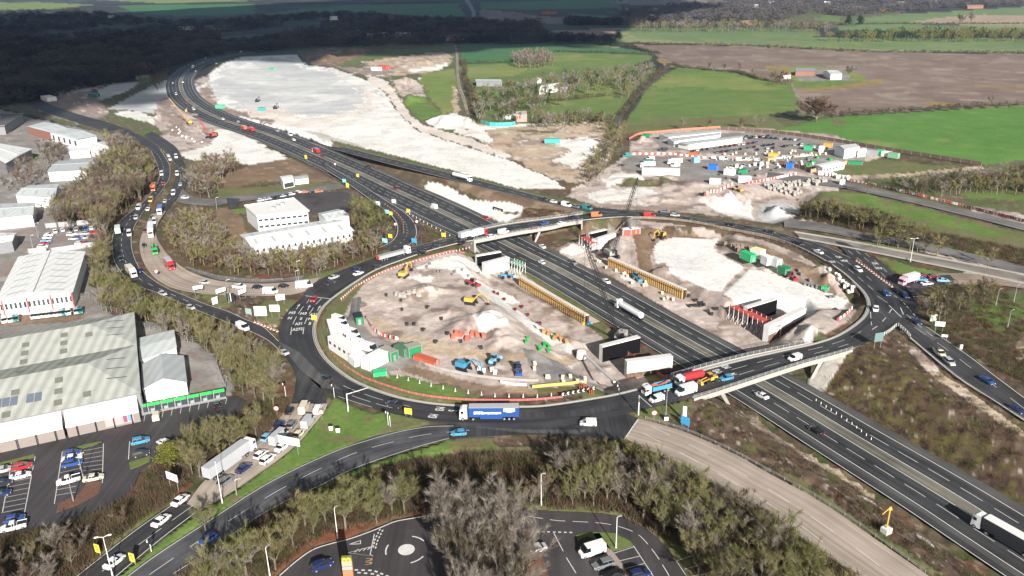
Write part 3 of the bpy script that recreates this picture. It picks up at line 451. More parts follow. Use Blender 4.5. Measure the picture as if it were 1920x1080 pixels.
# small relief on loose ground only
loose = np.isin(cls, [names.index(k) for k in ('site', 'tan', 'chalk', 'embank', 'olive', 'scrub', 'sitedark', 'rough', 'brown', 'dirt', 'redleaf')])
amp = np.where(cls == names.index('chalk'), .12, 0)+np.where(cls == names.index('chalk'), 0, 1)*np.where(np.isin(cls, [names.index('embank'), names.index('olive'), names.index('scrub')]), .9, .5)
GZ = GZ-loose*amp*fbm(GX*.35, GY*.35, 61, 3)*np.clip(RR/60, 0, 1)-.02
nr, na = GX.shape; idx = np.arange(nr*na).reshape(nr, na)
q = np.stack([idx[:-1, :], idx[1:, :], np.roll(idx, -1, 1)[1:, :], np.roll(idx, -1, 1)[:-1, :]], -1).reshape(-1, 4)[:, ::-1]
V = np.stack([GX, GY, GZ], -1).reshape(-1, 3); cc = colr.reshape(-1, 3)
gm = attr_mat('ground_cover')
gme = attr_mesh('ground', V, q, cc, gm)
go = quick_obj('ground', gme); tag(go, kind='structure')
# ------------------------------------------------------------------ roads
M_ASPH = road_mat('asphalt', (.045, .044, .046), .4, .4); M_ASPHN = road_mat('new_asphalt', (.036, .0355, .038), .4, .45, .7); M_ASPHG = road_mat('worn_asphalt', (.15, .143, .14), .3, .35)
M_MWAY = road_mat('motorway_asphalt', (.04, .041, .043), .35, .55); M_SHOULD = road_mat('shoulder_asphalt', (.085, .083, .08), .25, .3); M_MED = road_mat('median_strip', (.15, .14, .11), .4, .5, .9)
M_CROAD = road_mat('concrete_road', (.33, .275, .23), .16, .28, .9); M_KERB = mat('kerb_stone', (.4, .38, .34), .8, noise=.15, nscale=1.2); M_SCREED = road_mat('screed', (.2, .175, .155), .4, .4, .95); M_LOTASPH = road_mat('car_park_asphalt', (.052, .047, .05), .25, .2); M_TRACK = road_mat('track', (.07, .06, .05), .4, .3, .95); M_PATH = road_mat('path', (.24, .19, .15), .3, .3, .95)
ROADP = []
def ribbon(name, L, R, m, z=0.03, n=None, smooth=6, zf=None, kind='structure', lift=None):
    """strip between two surveyed or world edges; L and R are lists of (x, y[, z]) in metres"""
    L = np.array(L, float); R = np.array(R, float)
    if L.shape[1] == 2: L = np.c_[L, np.full(len(L), z)]
    if R.shape[1] == 2: R = np.c_[R, np.full(len(R), z)]
    if smooth: L = catmull(L, smooth); R = catmull(R, smooth)
    n = n or max(len(L), len(R)); n = max(n, 8); A, la = resample(L, n); Bv, lb = resample(R, n)
    if zf is not None: A[:, 2] = zf(A[:, 0], A[:, 1])+z; Bv[:, 2] = zf(Bv[:, 0], Bv[:, 1])+z
    st = max(1, n//60); ROADP.append([tuple(p[:2]) for p in A[::st]]+[tuple(A[-1][:2])]+[tuple(Bv[-1][:2])]+[tuple(p[:2]) for p in Bv[::-st]])
    nc = 3; vs = []; uv = []; l = (la+lb)/2
    for i in range(n):
        w = math.dist(A[i], Bv[i])
        for k in range(nc):
            t = k/(nc-1); vs.append(A[i]*(1-t)+Bv[i]*t); uv.append((t*w, i/(n-1)*l))
    fs = []
    for i in range(n-1):
        for k in range(nc-1):
            a = i*nc+k; fs.append((a, a+1, a+nc+1, a+nc))
    a, b, c = [Vector(vs[k]) for k in fs[len(fs)//2][:3]]
    if (b-a).cross(c-a).z < 0: fs = [f[::-1] for f in fs]
    me = bpy.data.meshes.new(name); me.from_pydata([tuple(v) for v in vs], [], fs); me.materials.append(m)
    ul = me.uv_layers.new(name='UVMap'); vi = np.empty(len(me.loops), np.int32); me.loops.foreach_get('vertex_index', vi); ul.data.foreach_set('uv', np.array(uv, np.float32)[vi].ravel())
    me.update(); o = quick_obj(name, me); tag(o, kind=kind); return o
def flat(name, poly, m, z, kind='structure'):
    ROADP.append([tuple(p[:2]) for p in poly])
    P = [Vector((p[0], p[1], 0)) for p in poly]; tr = tessellate_polygon([P]); fs = []
    for t in tr:
        a, b, c = [P[k] for k in t]; fs.append(t if (b-a).cross(c-a).z > 0 else t[::-1])
    me = bpy.data.meshes.new(name); me.from_pydata([(p.x, p.y, z) for p in P], [], [tuple(f) for f in fs]); me.materials.append(m)
    ul = me.uv_layers.new(name='UVMap'); vi = np.empty(len(me.loops), np.int32); me.loops.foreach_get('vertex_index', vi); ul.data.foreach_set('uv', np.array([(p.x, p.y) for p in P], np.float32)[vi].ravel())
    o = quick_obj(name, me); return tag(o, kind=kind)
PAINT = MB()
def stripe(pts, w=.15, z=0.05, dash=None, start=0.):
    """painted line along a 3D or 2D polyline"""
    P = np.array(pts, float)
    if P.shape[1] == 2: P = np.c_[P, np.full(len(P), z)]
    else: P = P+np.array((0, 0, z))
    d = np.r_[0, np.cumsum(np.hypot(*np.diff(P[:, :2], axis=0).T))]; L = d[-1]
    def at(t): return np.array([np.interp(t, d, P[:, k]) for k in range(3)])
    segs = []
    if dash is None: segs = [(0, L)]
    else:
        t = start
        while t < L-.5: segs.append((t, min(t+dash[0], L))); t += dash[0]+dash[1]
    for a, b in segs:
        ts = [a]+[x for x in d if a+.3 < x < b-.3]+[b]
        prev = None
        for i, t in enumerate(ts):
            p = at(t); q = at(min(t+.2, L))-at(max(t-.2, 0)); q = q/(np.hypot(q[0], q[1])+1e-9); nn = np.array((-q[1], q[0], 0))*w/2
            cur = (p+nn, p-nn)
            if prev: PAINT.add([prev[0], prev[1], cur[1], cur[0]], [(0, 1, 2, 3)])
            prev = cur
def offs(pts, o):
    P = np.array(pts, float); t = np.gradient(P[:, :2], axis=0); t /= np.hypot(t[:, 0], t[:, 1])[:, None]; Q = P.copy(); Q[:, 0] -= t[:, 1]*o; Q[:, 1] += t[:, 0]*o; return Q
def kerb(pts, w=.5, h=.13, name='kerb'):
    P = offs(pts, w/2); Q = offs(pts, -w/2); mb = MB(); n = len(P); z0 = P[:, 2] if P.shape[1] > 2 else np.zeros(n)
    vs = [];
    for i in range(n): vs += [(P[i][0], P[i][1], z0[i]-.05), (P[i][0], P[i][1], z0[i]+h), (Q[i][0], Q[i][1], z0[i]+h), (Q[i][0], Q[i][1], z0[i]-.05)]
    fs = []
    for i in range(n-1):
        a = i*4; fs += [(a, a+1, a+5, a+4), (a+1, a+2, a+6, a+5), (a+2, a+3, a+7, a+6)]
    mb.add(vs, fs); o = mb.build(name, M_KERB); tag(o, kind='structure'); return o
# motorway: strips laid side by side along the surveyed line
SN = np.linspace(0, MWL, 420)
def mwline(off, s0=0, s1=None, dz=0.):
    s1 = MWL if s1 is None else s1; s = np.linspace(s0, s1, max(8, int((s1-s0)/4))); x, y, z = mw_at(s, off if not callable(off) else off(s)); return np.stack([x, y, z+dz], 1)
_sy = lambda y: float(_s[np.argmin(abs(MWC[:, 1]-y)+(MWC[:, 0] > 200)*0)])
S_A = _sy(345.); S_B = _sy(420.)
# beyond the roundabout there is a third lane each way
wide = lambda s: sstep((s-S_A)/(S_B-S_A))*3.3
LE = lambda s: 13.2+wide(s)*.8; LS = lambda s: 9.5+wide(s); RS = lambda s: -(8.8+wide(s)); RE = lambda s: -(12.0+wide(s))
one = lambda v: (lambda s: v+0*s)
for nm, a, b, m, dz in (('motorway_shoulder', LE, LS, M_MWAY, 0), ('motorway_carriageway', LS, one(1.9), M_MWAY, 0), ('motorway_median', one(1.9), one(-1.9), M_MED, 0), ('motorway_carriageway', one(-1.9), RS, M_MWAY, 0), ('motorway_shoulder', RS, RE, M_SHOULD, 0), ('drainage_strip', lambda s: LS(s)+1.7, lambda s: LS(s)+.35, M_SHOULD, .006)):
    ribbon(nm, mwline(a, dz=dz), mwline(b, dz=dz), m, n=420, smooth=0)
for o in SC.objects:
    if o.name.startswith('motorway'): pass
stripe(mwline(LS), .22, .03); stripe(mwline(RS), .22, .03); stripe(mwline(1.95), .2, .03); stripe(mwline(-1.95), .2, .03); stripe(mwline(LE), .2, .02)
stripe(mwline(5.4), .16, .03, (6, 3), 1.0); stripe(mwline(-5.3), .16, .03, (6, 3), 3.0)
stripe(mwline(lambda s: 5.4+wide(s)*1.05, S_B), .16, .03, (6, 3)); stripe(mwline(lambda s: -(5.3+wide(s)*1.05), S_B), .16, .03, (6, 3))
# roundabout ring
R_IN = UL([(620, 562), (605, 577), (594, 598), (589, 620), (594, 645), (610, 672), (635, 695), (665, 715), (705, 732), (750, 746), (805, 756), (862, 761), (910, 763), (960, 763), (1010, 762), (1060, 756), (1110, 748), (1150, 741), (1192, 731), (1260, 712), (1330, 691), (1400, 673), (1440, 664), (1490, 653), (1530, 644), (1568, 631), (1600, 612), (1622, 592), (1629, 570), (1621, 550), (1602, 530), (1575, 507), (1540, 485), (1502, 465), (1465, 450), (1435, 441), (1385, 431), (1335, 422), (1260, 411), (1210, 407), (1160, 407), (1110, 411), (1060, 418), (1035, 424), (990, 431), (955, 437), (905, 447), (855, 457), (805, 470), (755, 487), (705, 506), (665, 530), (640, 547)])
R_OUT = UL([(567, 557), (542, 580), (527, 605), (522, 625), (530, 650), (552, 685), (580, 712), (610, 735), (655, 752), (700, 766), (730, 774), (790, 787), (845, 796), (900, 800), (960, 803), (1020, 802), (1080, 796), (1130, 785), (1175, 776), (1230, 763), (1285, 748), (1330, 735), (1385, 717), (1440, 699), (1500, 680), (1560, 664), (1612, 648), (1657, 628), (1690, 606), (1700, 588), (1702, 570), (1690, 550), (1660, 530), (1625, 503), (1590, 480), (1540, 458), (1490, 444), (1440, 430), (1375, 418), (1310, 409), (1250, 401), (1190, 396), (1135, 393), (1100, 401), (1030, 411), (955, 421), (905, 431), (860, 442), (820, 451), (780, 461), (735, 471), (690, 488), (640, 507), (600, 524), (575, 542)])
R_INc = R_IN+[R_IN[0]]; R_OUTc = R_OUT+[R_OUT[0]]
ci = catmull([(x, y) for x, y in R_INc], 4); co_ = catmull([(x, y) for x, y in R_OUTc], 4)
def ring_pair(n=260):
    a, _ = resample(ci, n)
    # match outer points by direction from the island centre
    c = ci.mean(0); o, _ = resample(co_, 2000); out = []
    ang = np.unwrap(np.arctan2(o[:, 1]-c[1], (o[:, 0]-c[0]))); 
    for p in a:
        t = math.atan2(p[1]-c[1], p[0]-c[0]); k = np.argmin(abs((ang-t+math.pi) % (2*math.pi)-math.pi)); out.append(o[k])
    return a, np.array(out)
RA, RB = ring_pair()
ribbon('roundabout_road', RA, RB, M_ASPHN, z=.06, smooth=0, n=260)
kk = np.c_[RA, np.full(len(RA), .06)]
# lane lines round the ring
def ring_line(t0, t1, a, b, dash=(2, 4), w=.14):
    """fraction t across, between ring indices a..b"""
    n = len(RA); ii = [i % n for i in range(a, b)]
    P = np.array([RA[i]*(1-(t0+(t1-t0)*k/len(ii)))+RB[i]*(t0+(t1-t0)*k/len(ii)) for k, i in enumerate(ii)]); stripe(P, w, .075, dash)
def ridx(px, py):
    p = np.array(un(px, py)); return int(np.argmin(np.hypot(*(RA-p).T)))
stripe(np.vstack([offs(RA, .5)]) if ((RA-ci.mean(0))**2).sum() else RA, .15, .075)
stripe(offs(RA, -.5), .15, .075)
i0 = ridx(1192, 731); i1 = ridx(1600, 612); ring_line(.36, .36, i0+10, i1, (6, 4)); ring_line(.68, .68, i0+10, i1-6, (6, 4)); ring_line(.97, .97, i0+8, i1-8, None)
i2 = ridx(1629, 570); i3 = ridx(1110, 411); ring_line(.33, .33, i2+6, i3, (5, 4)); ring_line(.64, .64, i2+10, i3, (5, 4)); ring_line(.95, .95, i2+20, i3-6, None)
i4 = ridx(1060, 418); i5 = ridx(755, 487); ring_line(.35, .35, i4, i5, (4, 4)); ring_line(.68, .68, i4, i5-4, (4, 4)); ring_line(.95, .95, i4, i5-3, None)
i6 = ridx(665, 715); i7 = ridx(960, 763); ring_line(.4, .4, i6, i7-10, (7, 2)); ring_line(.7, .7, i6+3, i7-12, (7, 2)); ring_line(.96, .96, i6+2, i7-14, None)
for L in (RA,):
    k = np.c_[offs(RA, .45 if False else 0), np.full(len(RA), .06)]
    kerb(k, .45, .14)
# other roads: (name, left edge, right edge, material, level)
def rd(name, L, R, m, z, **k): return ribbon(name, UL(L), UL(R), m, z=z, **k)
A34L = [(-160, 110), (-60, 128), (0, 149), (19, 169), (49, 192), (88, 211), (136, 227), (180, 240), (225, 255), (262, 268), (283, 282), (296, 312), (299, 332), (287, 357), (265, 382), (230, 410), (212, 440), (211, 470), (217, 495), (238, 522), (262, 537), (297, 550), (325, 562), (375, 584), (425, 604), (475, 624), (505, 640), (530, 663), (548, 690), (556, 712), (552, 735), (546, 757)]
A34R = [(-160, 96), (-60, 110), (10, 136), (36, 158), (64, 181), (105, 200), (150, 215), (200, 229), (240, 243), (278, 262), (300, 280), (314, 302), (319, 318), (316, 337), (300, 362), (281, 382), (260, 410), (247, 440), (248, 470), (260, 500), (282, 521), (312, 540), (350, 556), (387, 571), (425, 583), (462, 600), (492, 612), (522, 640), (560, 685), (600, 725), (622, 745), (613, 757)]
rd('dual_carriageway', A34L, A34R, M_ASPHN, .045)
rd('dual_carriageway', [(270, 254), (310, 282), (325, 302), (330, 320), (327, 342), (312, 370), (290, 395), (278, 415)], [(285, 246), (328, 274), (343, 300), (350, 322), (348, 350), (335, 368), (315, 392), (297, 420)], M_ASPH, .04)
CRL = [(283, 402), (275, 420), (264, 445), (262, 465), (267, 487), (281, 511), (300, 528), (330, 542), (380, 551), (440, 554), (500, 555), (545, 553), (580, 545)]
CRR = [(312, 395), (297, 417), (293, 440), (305, 465), (330, 492), (362, 512), (412, 527), (480, 532), (530, 530), (560, 527), (600, 520)]
rd('concrete_road', CRL, CRR, M_CROAD, .049)
rd('shoulder_road', [(352, 505), (412, 525), (480, 530), (530, 528), (565, 524)], [(352, 500), (412, 518), (480, 524), (530, 522), (570, 516)], M_ASPHG, .036)
rd('side_road', [(342, 354), (360, 368), (400, 373), (440, 367), (470, 366), (520, 360), (600, 350), (640, 345)], [(330, 378), (352, 383), (400, 386), (440, 379), (470, 376), (520, 367), (600, 358), (650, 353)], M_ASPHG, .052)
rd('access_road', [(425, 372), (428, 392)], [(450, 372), (443, 392)], M_ASPH, .055, smooth=0)
rd('queue_lane', [(546, 757), (535, 770), (520, 790), (500, 812), (470, 838), (430, 868), (385, 900), (350, 945)], [(613, 757), (607, 772), (585, 800), (560, 830), (530, 856), (480, 892), (430, 926), (378, 957)], M_CROAD, .05)
rd('approach_road', [(350, 945), (322, 945), (250, 995), (142, 1080), (20, 1180)], [(378, 957), (372, 960), (300, 1015), (222, 1080), (100, 1190)], M_ASPHN, .042, smooth=4)
B_U = [(900, 800), (845, 797), (800, 799), (740, 810), (705, 817), (655, 835), (600, 857), (540, 885), (480, 918), (400, 970), (300, 1034), (237, 1080), (110, 1180)]
B_L = [(930, 822), (842, 824), (780, 841), (730, 856), (670, 878), (605, 910), (540, 940), (480, 973), (400, 1030), (325, 1078), (190, 1180)]
rd('exit_road', B_U, B_L, road_mat('patched_asphalt', (.07, .07, .075), .55, .4), .046)
flat('junction_road', UL([(842, 797), (960, 803), (1080, 797), (1175, 775), (1197, 785), (1172, 824), (1130, 822), (1050, 817), (1000, 815), (960, 816), (880, 820), (842, 824)]), M_ASPHN, .054)
rd('concrete_slip_road', [(1197, 785), (1235, 795), (1292, 813), (1380, 853), (1440, 887), (1540, 942), (1640, 1010), (1740, 1079), (1840, 1150)], [(1170, 822), (1235, 853), (1280, 874), (1322, 897), (1385, 932), (1440, 965), (1515, 1017), (1605, 1080), (1700, 1150)], M_CROAD, .04)
rd('slip_road', [(1670, 600), (1705, 630), (1740, 662), (1790, 700), (1865, 750), (1920, 787), (2040, 870)], [(1712, 590), (1728, 604), (1765, 630), (1815, 664), (1865, 702), (1920, 746), (2040, 822)], M_ASPH, .05)
flat('junction_road', UL([(1590, 480), (1625, 503), (1660, 530), (1690, 550), (1702, 575), (1690, 606), (1680, 612), (1728, 606), (1722, 590), (1718, 572), (1722, 552), (1740, 538), (1765, 532), (1790, 525), (1780, 515), (1700, 522), (1688, 528), (1672, 508), (1640, 482), (1612, 468), (1585, 455), (1565, 452)]), M_ASPHN, .068)
rd('old_road', [(1470, 412), (1540, 418), (1620, 436), (1740, 457), (1920, 499), (2150, 560)], [(1470, 426), (1540, 434), (1620, 450), (1740, 471), (1920, 514), (2150, 578)], M_ASPHG, .04)
rd('old_slip_road', [(1490, 436), (1580, 451), (1700, 474), (1920, 517), (2150, 570)], [(1500, 446), (1580, 462), (1700, 486), (1920, 530), (2150, 585)], M_SCREED, .044)
rd('layby', [(1700, 516), (1790, 512), (1880, 518), (1960, 528)], [(1720, 540), (1780, 530), (1880, 536), (1960, 548)], M_PATH, .032)
# link road on the north side, dropping to join the motorway
_n7u = [(1160, 392), (1120, 389), (1080, 383), (1035, 374), (955, 353), (880, 334), (830, 321), (730, 297), (670, 282), (625, 271), (585, 260)]; _n7l = [(1120, 403), (1090, 396), (1060, 388), (1010, 377), (940, 360), (870, 343), (820, 330), (720, 305), (660, 289), (615, 277), (575, 265)]
_n7z = [0, 0, 0, 0, 0, 0, 0, 0, -.3, None, None]
_a = [(*un(*p), 0.) if z == 0 else ((*un(p[0], p[1], z), z) if z is not None else un_m(*p)) for p, z in zip(_n7u, _n7z)]
_b = [(*un(*p), 0.) if z == 0 else ((*un(p[0], p[1], z), z) if z is not None else un_m(*p)) for p, z in zip(_n7l, _n7z)]
ribbon('link_road', np.array(_a)+np.array((0, 0, .05)), np.array(_b)+np.array((0, 0, .05)), M_ASPH)
stripe(catmull(_a, 5), .2, .07); stripe(catmull(_b, 5), .2, .07); stripe(catmull((np.array(_a)+np.array(_b))/2, 5), .15, .07, (4, 5))
# off-slip on the south-west side
_c = catmull(R8w, 6); _w8 = np.interp(np.linspace(0, 1, len(_c)), [0, .2, .5, .75, 1], [2.6, 3.2, 4.2, 5.2, 6.0])
_oL = np.array([offs(_c, w)[i] for i, w in enumerate(_w8)]); _oR = np.array([offs(_c, -w)[i] for i, w in enumerate(_w8)])
ribbon('slip_road', _oL+np.array((0, 0, .06)), _oR+np.array((0, 0, .06)), M_ASPH, smooth=0)
stripe(_oL*.93+_oR*.07, .25, .08); stripe(_oR*.93+_oL*.07, .25, .08); stripe(_c[8:], .15, .08, (2, 3))
# resurfaced and worn patches
for pts, m in (([(522, 640), (560, 660), (600, 700), (640, 730), (600, 728), (560, 690)], M_SHOULD), ([(556, 690), (600, 722), (612, 750), (560, 752)], M_ASPH), ([(960, 775), (1100, 768), (1175, 752), (1180, 760), (1100, 780), (960, 786)], M_ASPH), ([(880, 800), (1000, 806), (1100, 806), (1090, 814), (980, 812)], M_SHOULD), ([(1640, 580), (1690, 590), (1660, 620), (1620, 636)], M_ASPH), ([(1708, 590), (1760, 634), (1750, 640), (1700, 600)], M_SHOULD)): flat('road_patch', UL(pts), m, .0735)
# markings of the approach roads
def uline(pts, w=.15, z=.08, dash=None, start=0., sm=5):
    P = catmull(UL(pts), sm) if sm else np.array(UL(pts)); stripe(P, w, z, dash, start)
uline([(613, 757), (607, 772), (585, 800), (560, 829)], .12, .07); uline([(322, 948), (250, 998), (142, 1083), (60, 1150)], .18, .07); uline([(372, 957), (300, 1012), (222, 1077), (140, 1145)], .18, .07); uline([(362, 948), (290, 1000), (180, 1080)], .14, .07, (6, 3))
uline([(850, 799), (800, 801), (740, 812), (655, 837), (600, 859), (540, 887), (480, 920), (400, 972), (300, 1037), (237, 1083)], .18, .07); uline([(842, 822), (780, 839), (670, 876), (605, 908), (540, 938), (480, 971), (400, 1028), (325, 1076)], .16, .07); uline([(880, 807), (800, 815), (740, 828), (655, 854), (540, 910), (440, 970), (350, 1030), (280, 1078)], .15, .07, (6, 4))
uline([(282, 277), (300, 296), (307, 317), (305, 336), (293, 360), (272, 383), (244, 411), (229, 441), (229, 470), (240, 499), (262, 523), (300, 542), (345, 562), (390, 580)], .15, .07, (4, 5)); uline(A34R[10:28], .15, .07); uline(A34L[10:28], .15, .07)
uline([(302, 280), (327, 305), (338, 322), (336, 346), (322, 368), (303, 392)], .14, .07, (4, 5))
uline([(1222, 800), (1300, 838), (1400, 893), (1500, 955), (1600, 1025), (1680, 1085)], .14, .07, (6, 6)); uline([(1205, 812), (1300, 862), (1400, 920), (1480, 970), (1560, 1030)], .14, .07, (6, 6)); uline([(1197, 786), (1185, 803), (1171, 824)], .3, .09, sm=0)
uline([(1706, 633), (1790, 703), (1865, 752), (1925, 791)], .5, .09); uline([(1727, 606), (1815, 667), (1865, 705), (1925, 750)], .2, .08); uline([(1715, 614), (1770, 652), (1840, 705), (1925, 770)], .15, .08, (6, 6)); uline([(1700, 590), (1720, 608), (1750, 632)], .15, .09, (4, 3), sm=0)
for a in ([(1605, 470), (1640, 500), (1665, 525)], [(1622, 475), (1650, 498), (1672, 520)], [(1590, 470), (1625, 498)]): uline(a, .15, .09, (5, 4))
uline([(1645, 555), (1655, 562), (1664, 568)], .15, .09, sm=0); uline([(1632, 585), (1634, 610)], .2, .09, (6, 3), sm=0); uline([(1667, 573), (1690, 595)], .25, .09, sm=0); uline([(1688, 577), (1694, 590)], .25, .09, sm=0); uline([(1672, 580), (1660, 597), (1648, 610), (1625, 625)], .25, .09, (4, 5), sm=0); uline([(1666, 548), (1690, 563), (1715, 592), (1722, 600)], .22, .09, (2, 1.4), sm=0)
# junction at the west: stop line, lane dashes, arrows and destination words
uline([(573, 555), (622, 561)], .35, .09, sm=0)
for a, b in (((580, 562), (575, 569)), ((603, 560), (592, 571)), ((569, 575), (559, 589)), ((588, 577), (580, 589)), ((556, 594), (549, 608)), ((576, 596), (571, 608)), ((547, 614), (545, 628)), ((570, 614), (568, 627))): uline([a, b], .22, .09, sm=0)
_words = {}
def word_mesh(txt):
    if txt in _words: return _words[txt]
    cu = bpy.data.curves.new('w', 'FONT'); cu.body = txt; cu.align_x = 'CENTER'; cu.align_y = 'CENTER'; cu.offset = .03
    o = bpy.data.objects.new('w', cu); COL.objects.link(o); dg = bpy.context.evaluated_depsgraph_get(); me = bpy.data.meshes.new_from_object(o.evaluated_get(dg)); bpy.data.objects.remove(o)
    _words[txt] = me; return me
def word_at(mb, txt, c, right, up, sx, sy, mi=0):
    """add lettering to a builder: c centre, right/up unit vectors, sx width per em, sy height"""
    me = word_mesh(txt); c = Vector(c); right = Vector(right); up = Vector(up)
    mb.add([c+right*v.co.x*sx+up*v.co.y*sy for v in me.vertices], [tuple(p.vertices) for p in me.polygons], mi)
def road_word(txt, px, py, tx, ty, sx=1.6, sy=4.0):
    x, y = un(px, py); x2, y2 = un(tx, ty); d = Vector((x2-x, y2-y, 0)).normalized(); word_at(PAINT, txt, (x, y, .09), Vector((d.y, -d.x, 0)), d, sx, sy)
def arrow(px, py, tx, ty, L=5.0, w=.5):
    x, y = un(px, py); x2, y2 = un(tx, ty); d = Vector((x2-x, y2-y, 0)).normalized(); r = Vector((d.y, -d.x, 0)); c = Vector((x, y, .09))
    PAINT.add([c-d*L/2-r*.12, c-d*L/2+r*.12, c+d*L*.15+r*.12, c+d*L*.15-r*.12], [(0, 1, 2, 3)]); PAINT.add([c+d*L*.1-r*w, c+d*L*.1+r*w, c+d*L/2], [(0, 1, 2)])
for t, x, y, tx, ty in (('M3', 548, 587, 556, 570), ('N', 543.5, 597, 551, 580), ('M3', 569, 588.5, 577, 570), ('S', 564.5, 598, 571, 580), ('A31', 560.5, 607.5, 564, 590), ('A272', 558, 618, 560, 600), ('A31', 588, 590, 596, 575), ('M3', 584, 598.5, 591, 582), ('S', 581, 607, 586, 590)): road_word(t, x, y, tx, ty, 1.6 if len(t) > 2 else 1.9, 3.1)
arrow(559, 575, 565, 566); arrow(579, 577, 585, 566); arrow(598, 578, 604, 568)
for t, x, y, tx, ty in (('M3', 824, 767, 850, 769), ('S', 848, 770.5, 870, 772), ('M3', 811, 780.5, 840, 784), ('M3', 1362, 688, 1340, 694), ('N', 1374, 702, 1350, 708), ('M3', 1345, 696, 1320, 703), ('A34', 1583, 489, 1600, 500), ('M3', 1572, 482, 1590, 492), ('A33', 1560, 491, 1575, 500), ('M3', 1640, 494, 1650, 503), ('A31', 1647, 503, 1655, 511)): road_word(t, x, y, tx, ty, 1.7, 3.4)
# restaurant car park and its mini roundabout
flat('car_park', UL([(524, 1080), (555, 1052), (587, 1030), (620, 1019), (655, 1010), (692, 997), (717, 987), (742, 977), (780, 970), (810, 965), (860, 958), (940, 956), (997, 957), (1085, 960), (1135, 963), (1172, 972), (1210, 990), (1235, 1010), (1255, 1035), (1290, 1085), (1330, 1160), (1200, 1230), (700, 1230), (440, 1170), (480, 1110)]), M_LOTASPH, .04)
uline([(524, 1080), (555, 1053), (587, 1031), (620, 1020), (655, 1011), (692, 998), (717, 988), (742, 978), (780, 971), (806, 966)], .3, .07); uline([(990, 968), (1040, 976), (1075, 978), (1140, 983), (1192, 1000), (1222, 1030), (1245, 1064), (1260, 1090)], .16, .07, (3.4, 1.6))
uline([(1037, 997), (1056, 1034)], .16, .07, sm=0); uline([(1062, 1046), (1080, 1075)], .16, .07, sm=0); uline([(1005, 997), (1078, 999)], .35, .07, (.6, .6), sm=0)
uline([(1188, 1024), (1218, 1070), (1240, 1105)], .16, .07, sm=0)
for a, b in (((1150, 1038), (1188, 1026)), ((1158, 1053), (1200, 1043)), ((1168, 1068), (1208, 1057)), ((1180, 1084), (1222, 1072)), ((1268, 1052), (1300, 1042)), ((1283, 1068), (1318, 1058)), ((1296, 1082), (1330, 1074)), ((1268, 1052), (1300, 1100))): uline([a, b], .14, .07, sm=0)
def ringpts(cx, cy, r, a0, a1, n=20): return [(cx+r*math.cos(math.radians(a0+(a1-a0)*k/n)), cy+r*math.sin(math.radians(a0+(a1-a0)*k/n))) for k in range(n+1)]
_mx, _my = un(762, 1031)
PAINT.add([(x, y, .075) for x, y in ringpts(_mx, _my, 1.75, 0, 360, 24)[:-1]], [tuple(range(24))])
for a in (200, 330, 80): stripe(ringpts(_mx, _my, 4.3, a, a-42), .3, .07)
uline([(702, 1002), (694, 1040), (700, 1043), (652, 1037), (694, 1026)], .2, .07, sm=0); uline([(713, 992), (703, 1012), (699, 1030)], .3, .07, (.6, .5), sm=0); uline([(718, 994), (708, 1014), (703, 1032)], .3, .07, (.6, .5), sm=0); uline([(665, 1069), (700, 1070), (730, 1082)], .4, .07, (.7, .7), sm=0); uline([(670, 1074), (705, 1077), (725, 1090)], .4, .07, (.7, .7), sm=0); uline([(655, 1021), (676, 1014), (676, 1020), (655, 1021)], .25, .07, sm=0)
for k in range(4): uline([(665+k*8, 1036-k*1.5), (672+k*8, 1030-k*1.5)], .2, .07, sm=0)
# retail car park
flat('car_park', UL([(-200, 800), (0, 826), (60, 812), (250, 776), (330, 765), (440, 742), (462, 752), (452, 772), (400, 790), (330, 822), (300, 857), (262, 885), (248, 920), (180, 962), (110, 985), (60, 998), (0, 1010), (-200, 1040)]), M_LOTASPH, .04)
for a, b in (((66, 856), (46, 962)), ((117, 847), (102, 945)), ((194, 832), (192, 906)), ((154, 842), (150, 880)), ((22, 866), (5, 960)), ((243, 828), (241, 862))): uline([a, b], .16, .07, sm=0)
for k in range(8): uline([(156, 846+k*7.5), (192, 839+k*8.0)], .12, .07, sm=0)
for k in range(8): uline([(116-k*1.8, 856+k*10.5), (152-k*1.5, 846+k*11)], .12, .07, sm=0)
for k in range(9): uline([(18-k*2, 886+k*9.5), (62-k*2.2, 877+k*9.6)], .12, .07, sm=0)
for k in range(10): uline([(270+k*17, 790-k*3.6), (272+k*17, 778-k*3.4)], .12, .07, sm=0)
for k in range(14): uline([(8+k*17, 838-k*3.5), (9+k*17, 822-k*3.4)], .12, .07, sm=0)
def island(name, pts, m, h=.12):
    o = MB().prism(UL(pts), 0.0, h).build(name, m); return tag(o, kind='structure')
M_BED = mat('planting_bed', (.14, .07, .045), .95, noise=.4, nscale=1.5, bump=.5); M_LAWN = mat('lawn', (.12, .16, .04), .95, noise=.3, nscale=.8, bump=.3)
island('planting_bed', [(118, 846), (158, 834), (190, 828), (190, 832), (155, 841), (120, 850)], M_LAWN); island('planting_bed', [(110, 945), (150, 925), (165, 905), (192, 903), (185, 925), (150, 945), (105, 962)], M_BED); island('planting_bed', [(0, 868), (65, 852), (64, 858), (0, 874)], M_LAWN); island('planting_bed', [(242, 868), (282, 855), (280, 866), (258, 876), (244, 880)], M_LAWN)
island('planting_bed', [(1080, 1004), (1110, 998), (1150, 1000), (1182, 1015), (1188, 1024), (1150, 1034), (1140, 1028), (1115, 1012), (1100, 1006), (1084, 1014)], M_LAWN); island('footway', [(1112, 1001), (1124, 1000), (1145, 1030), (1165, 1055), (1185, 1090), (1172, 1090), (1150, 1058), (1132, 1028)], mat('footway_paving', (.3, .25, .22), .9, noise=.2, nscale=1))
island('planting_bed', [(1000, 990), (1004, 1000), (1030, 1085), (990, 1085), (960, 1040), (940, 1000)], M_BED)
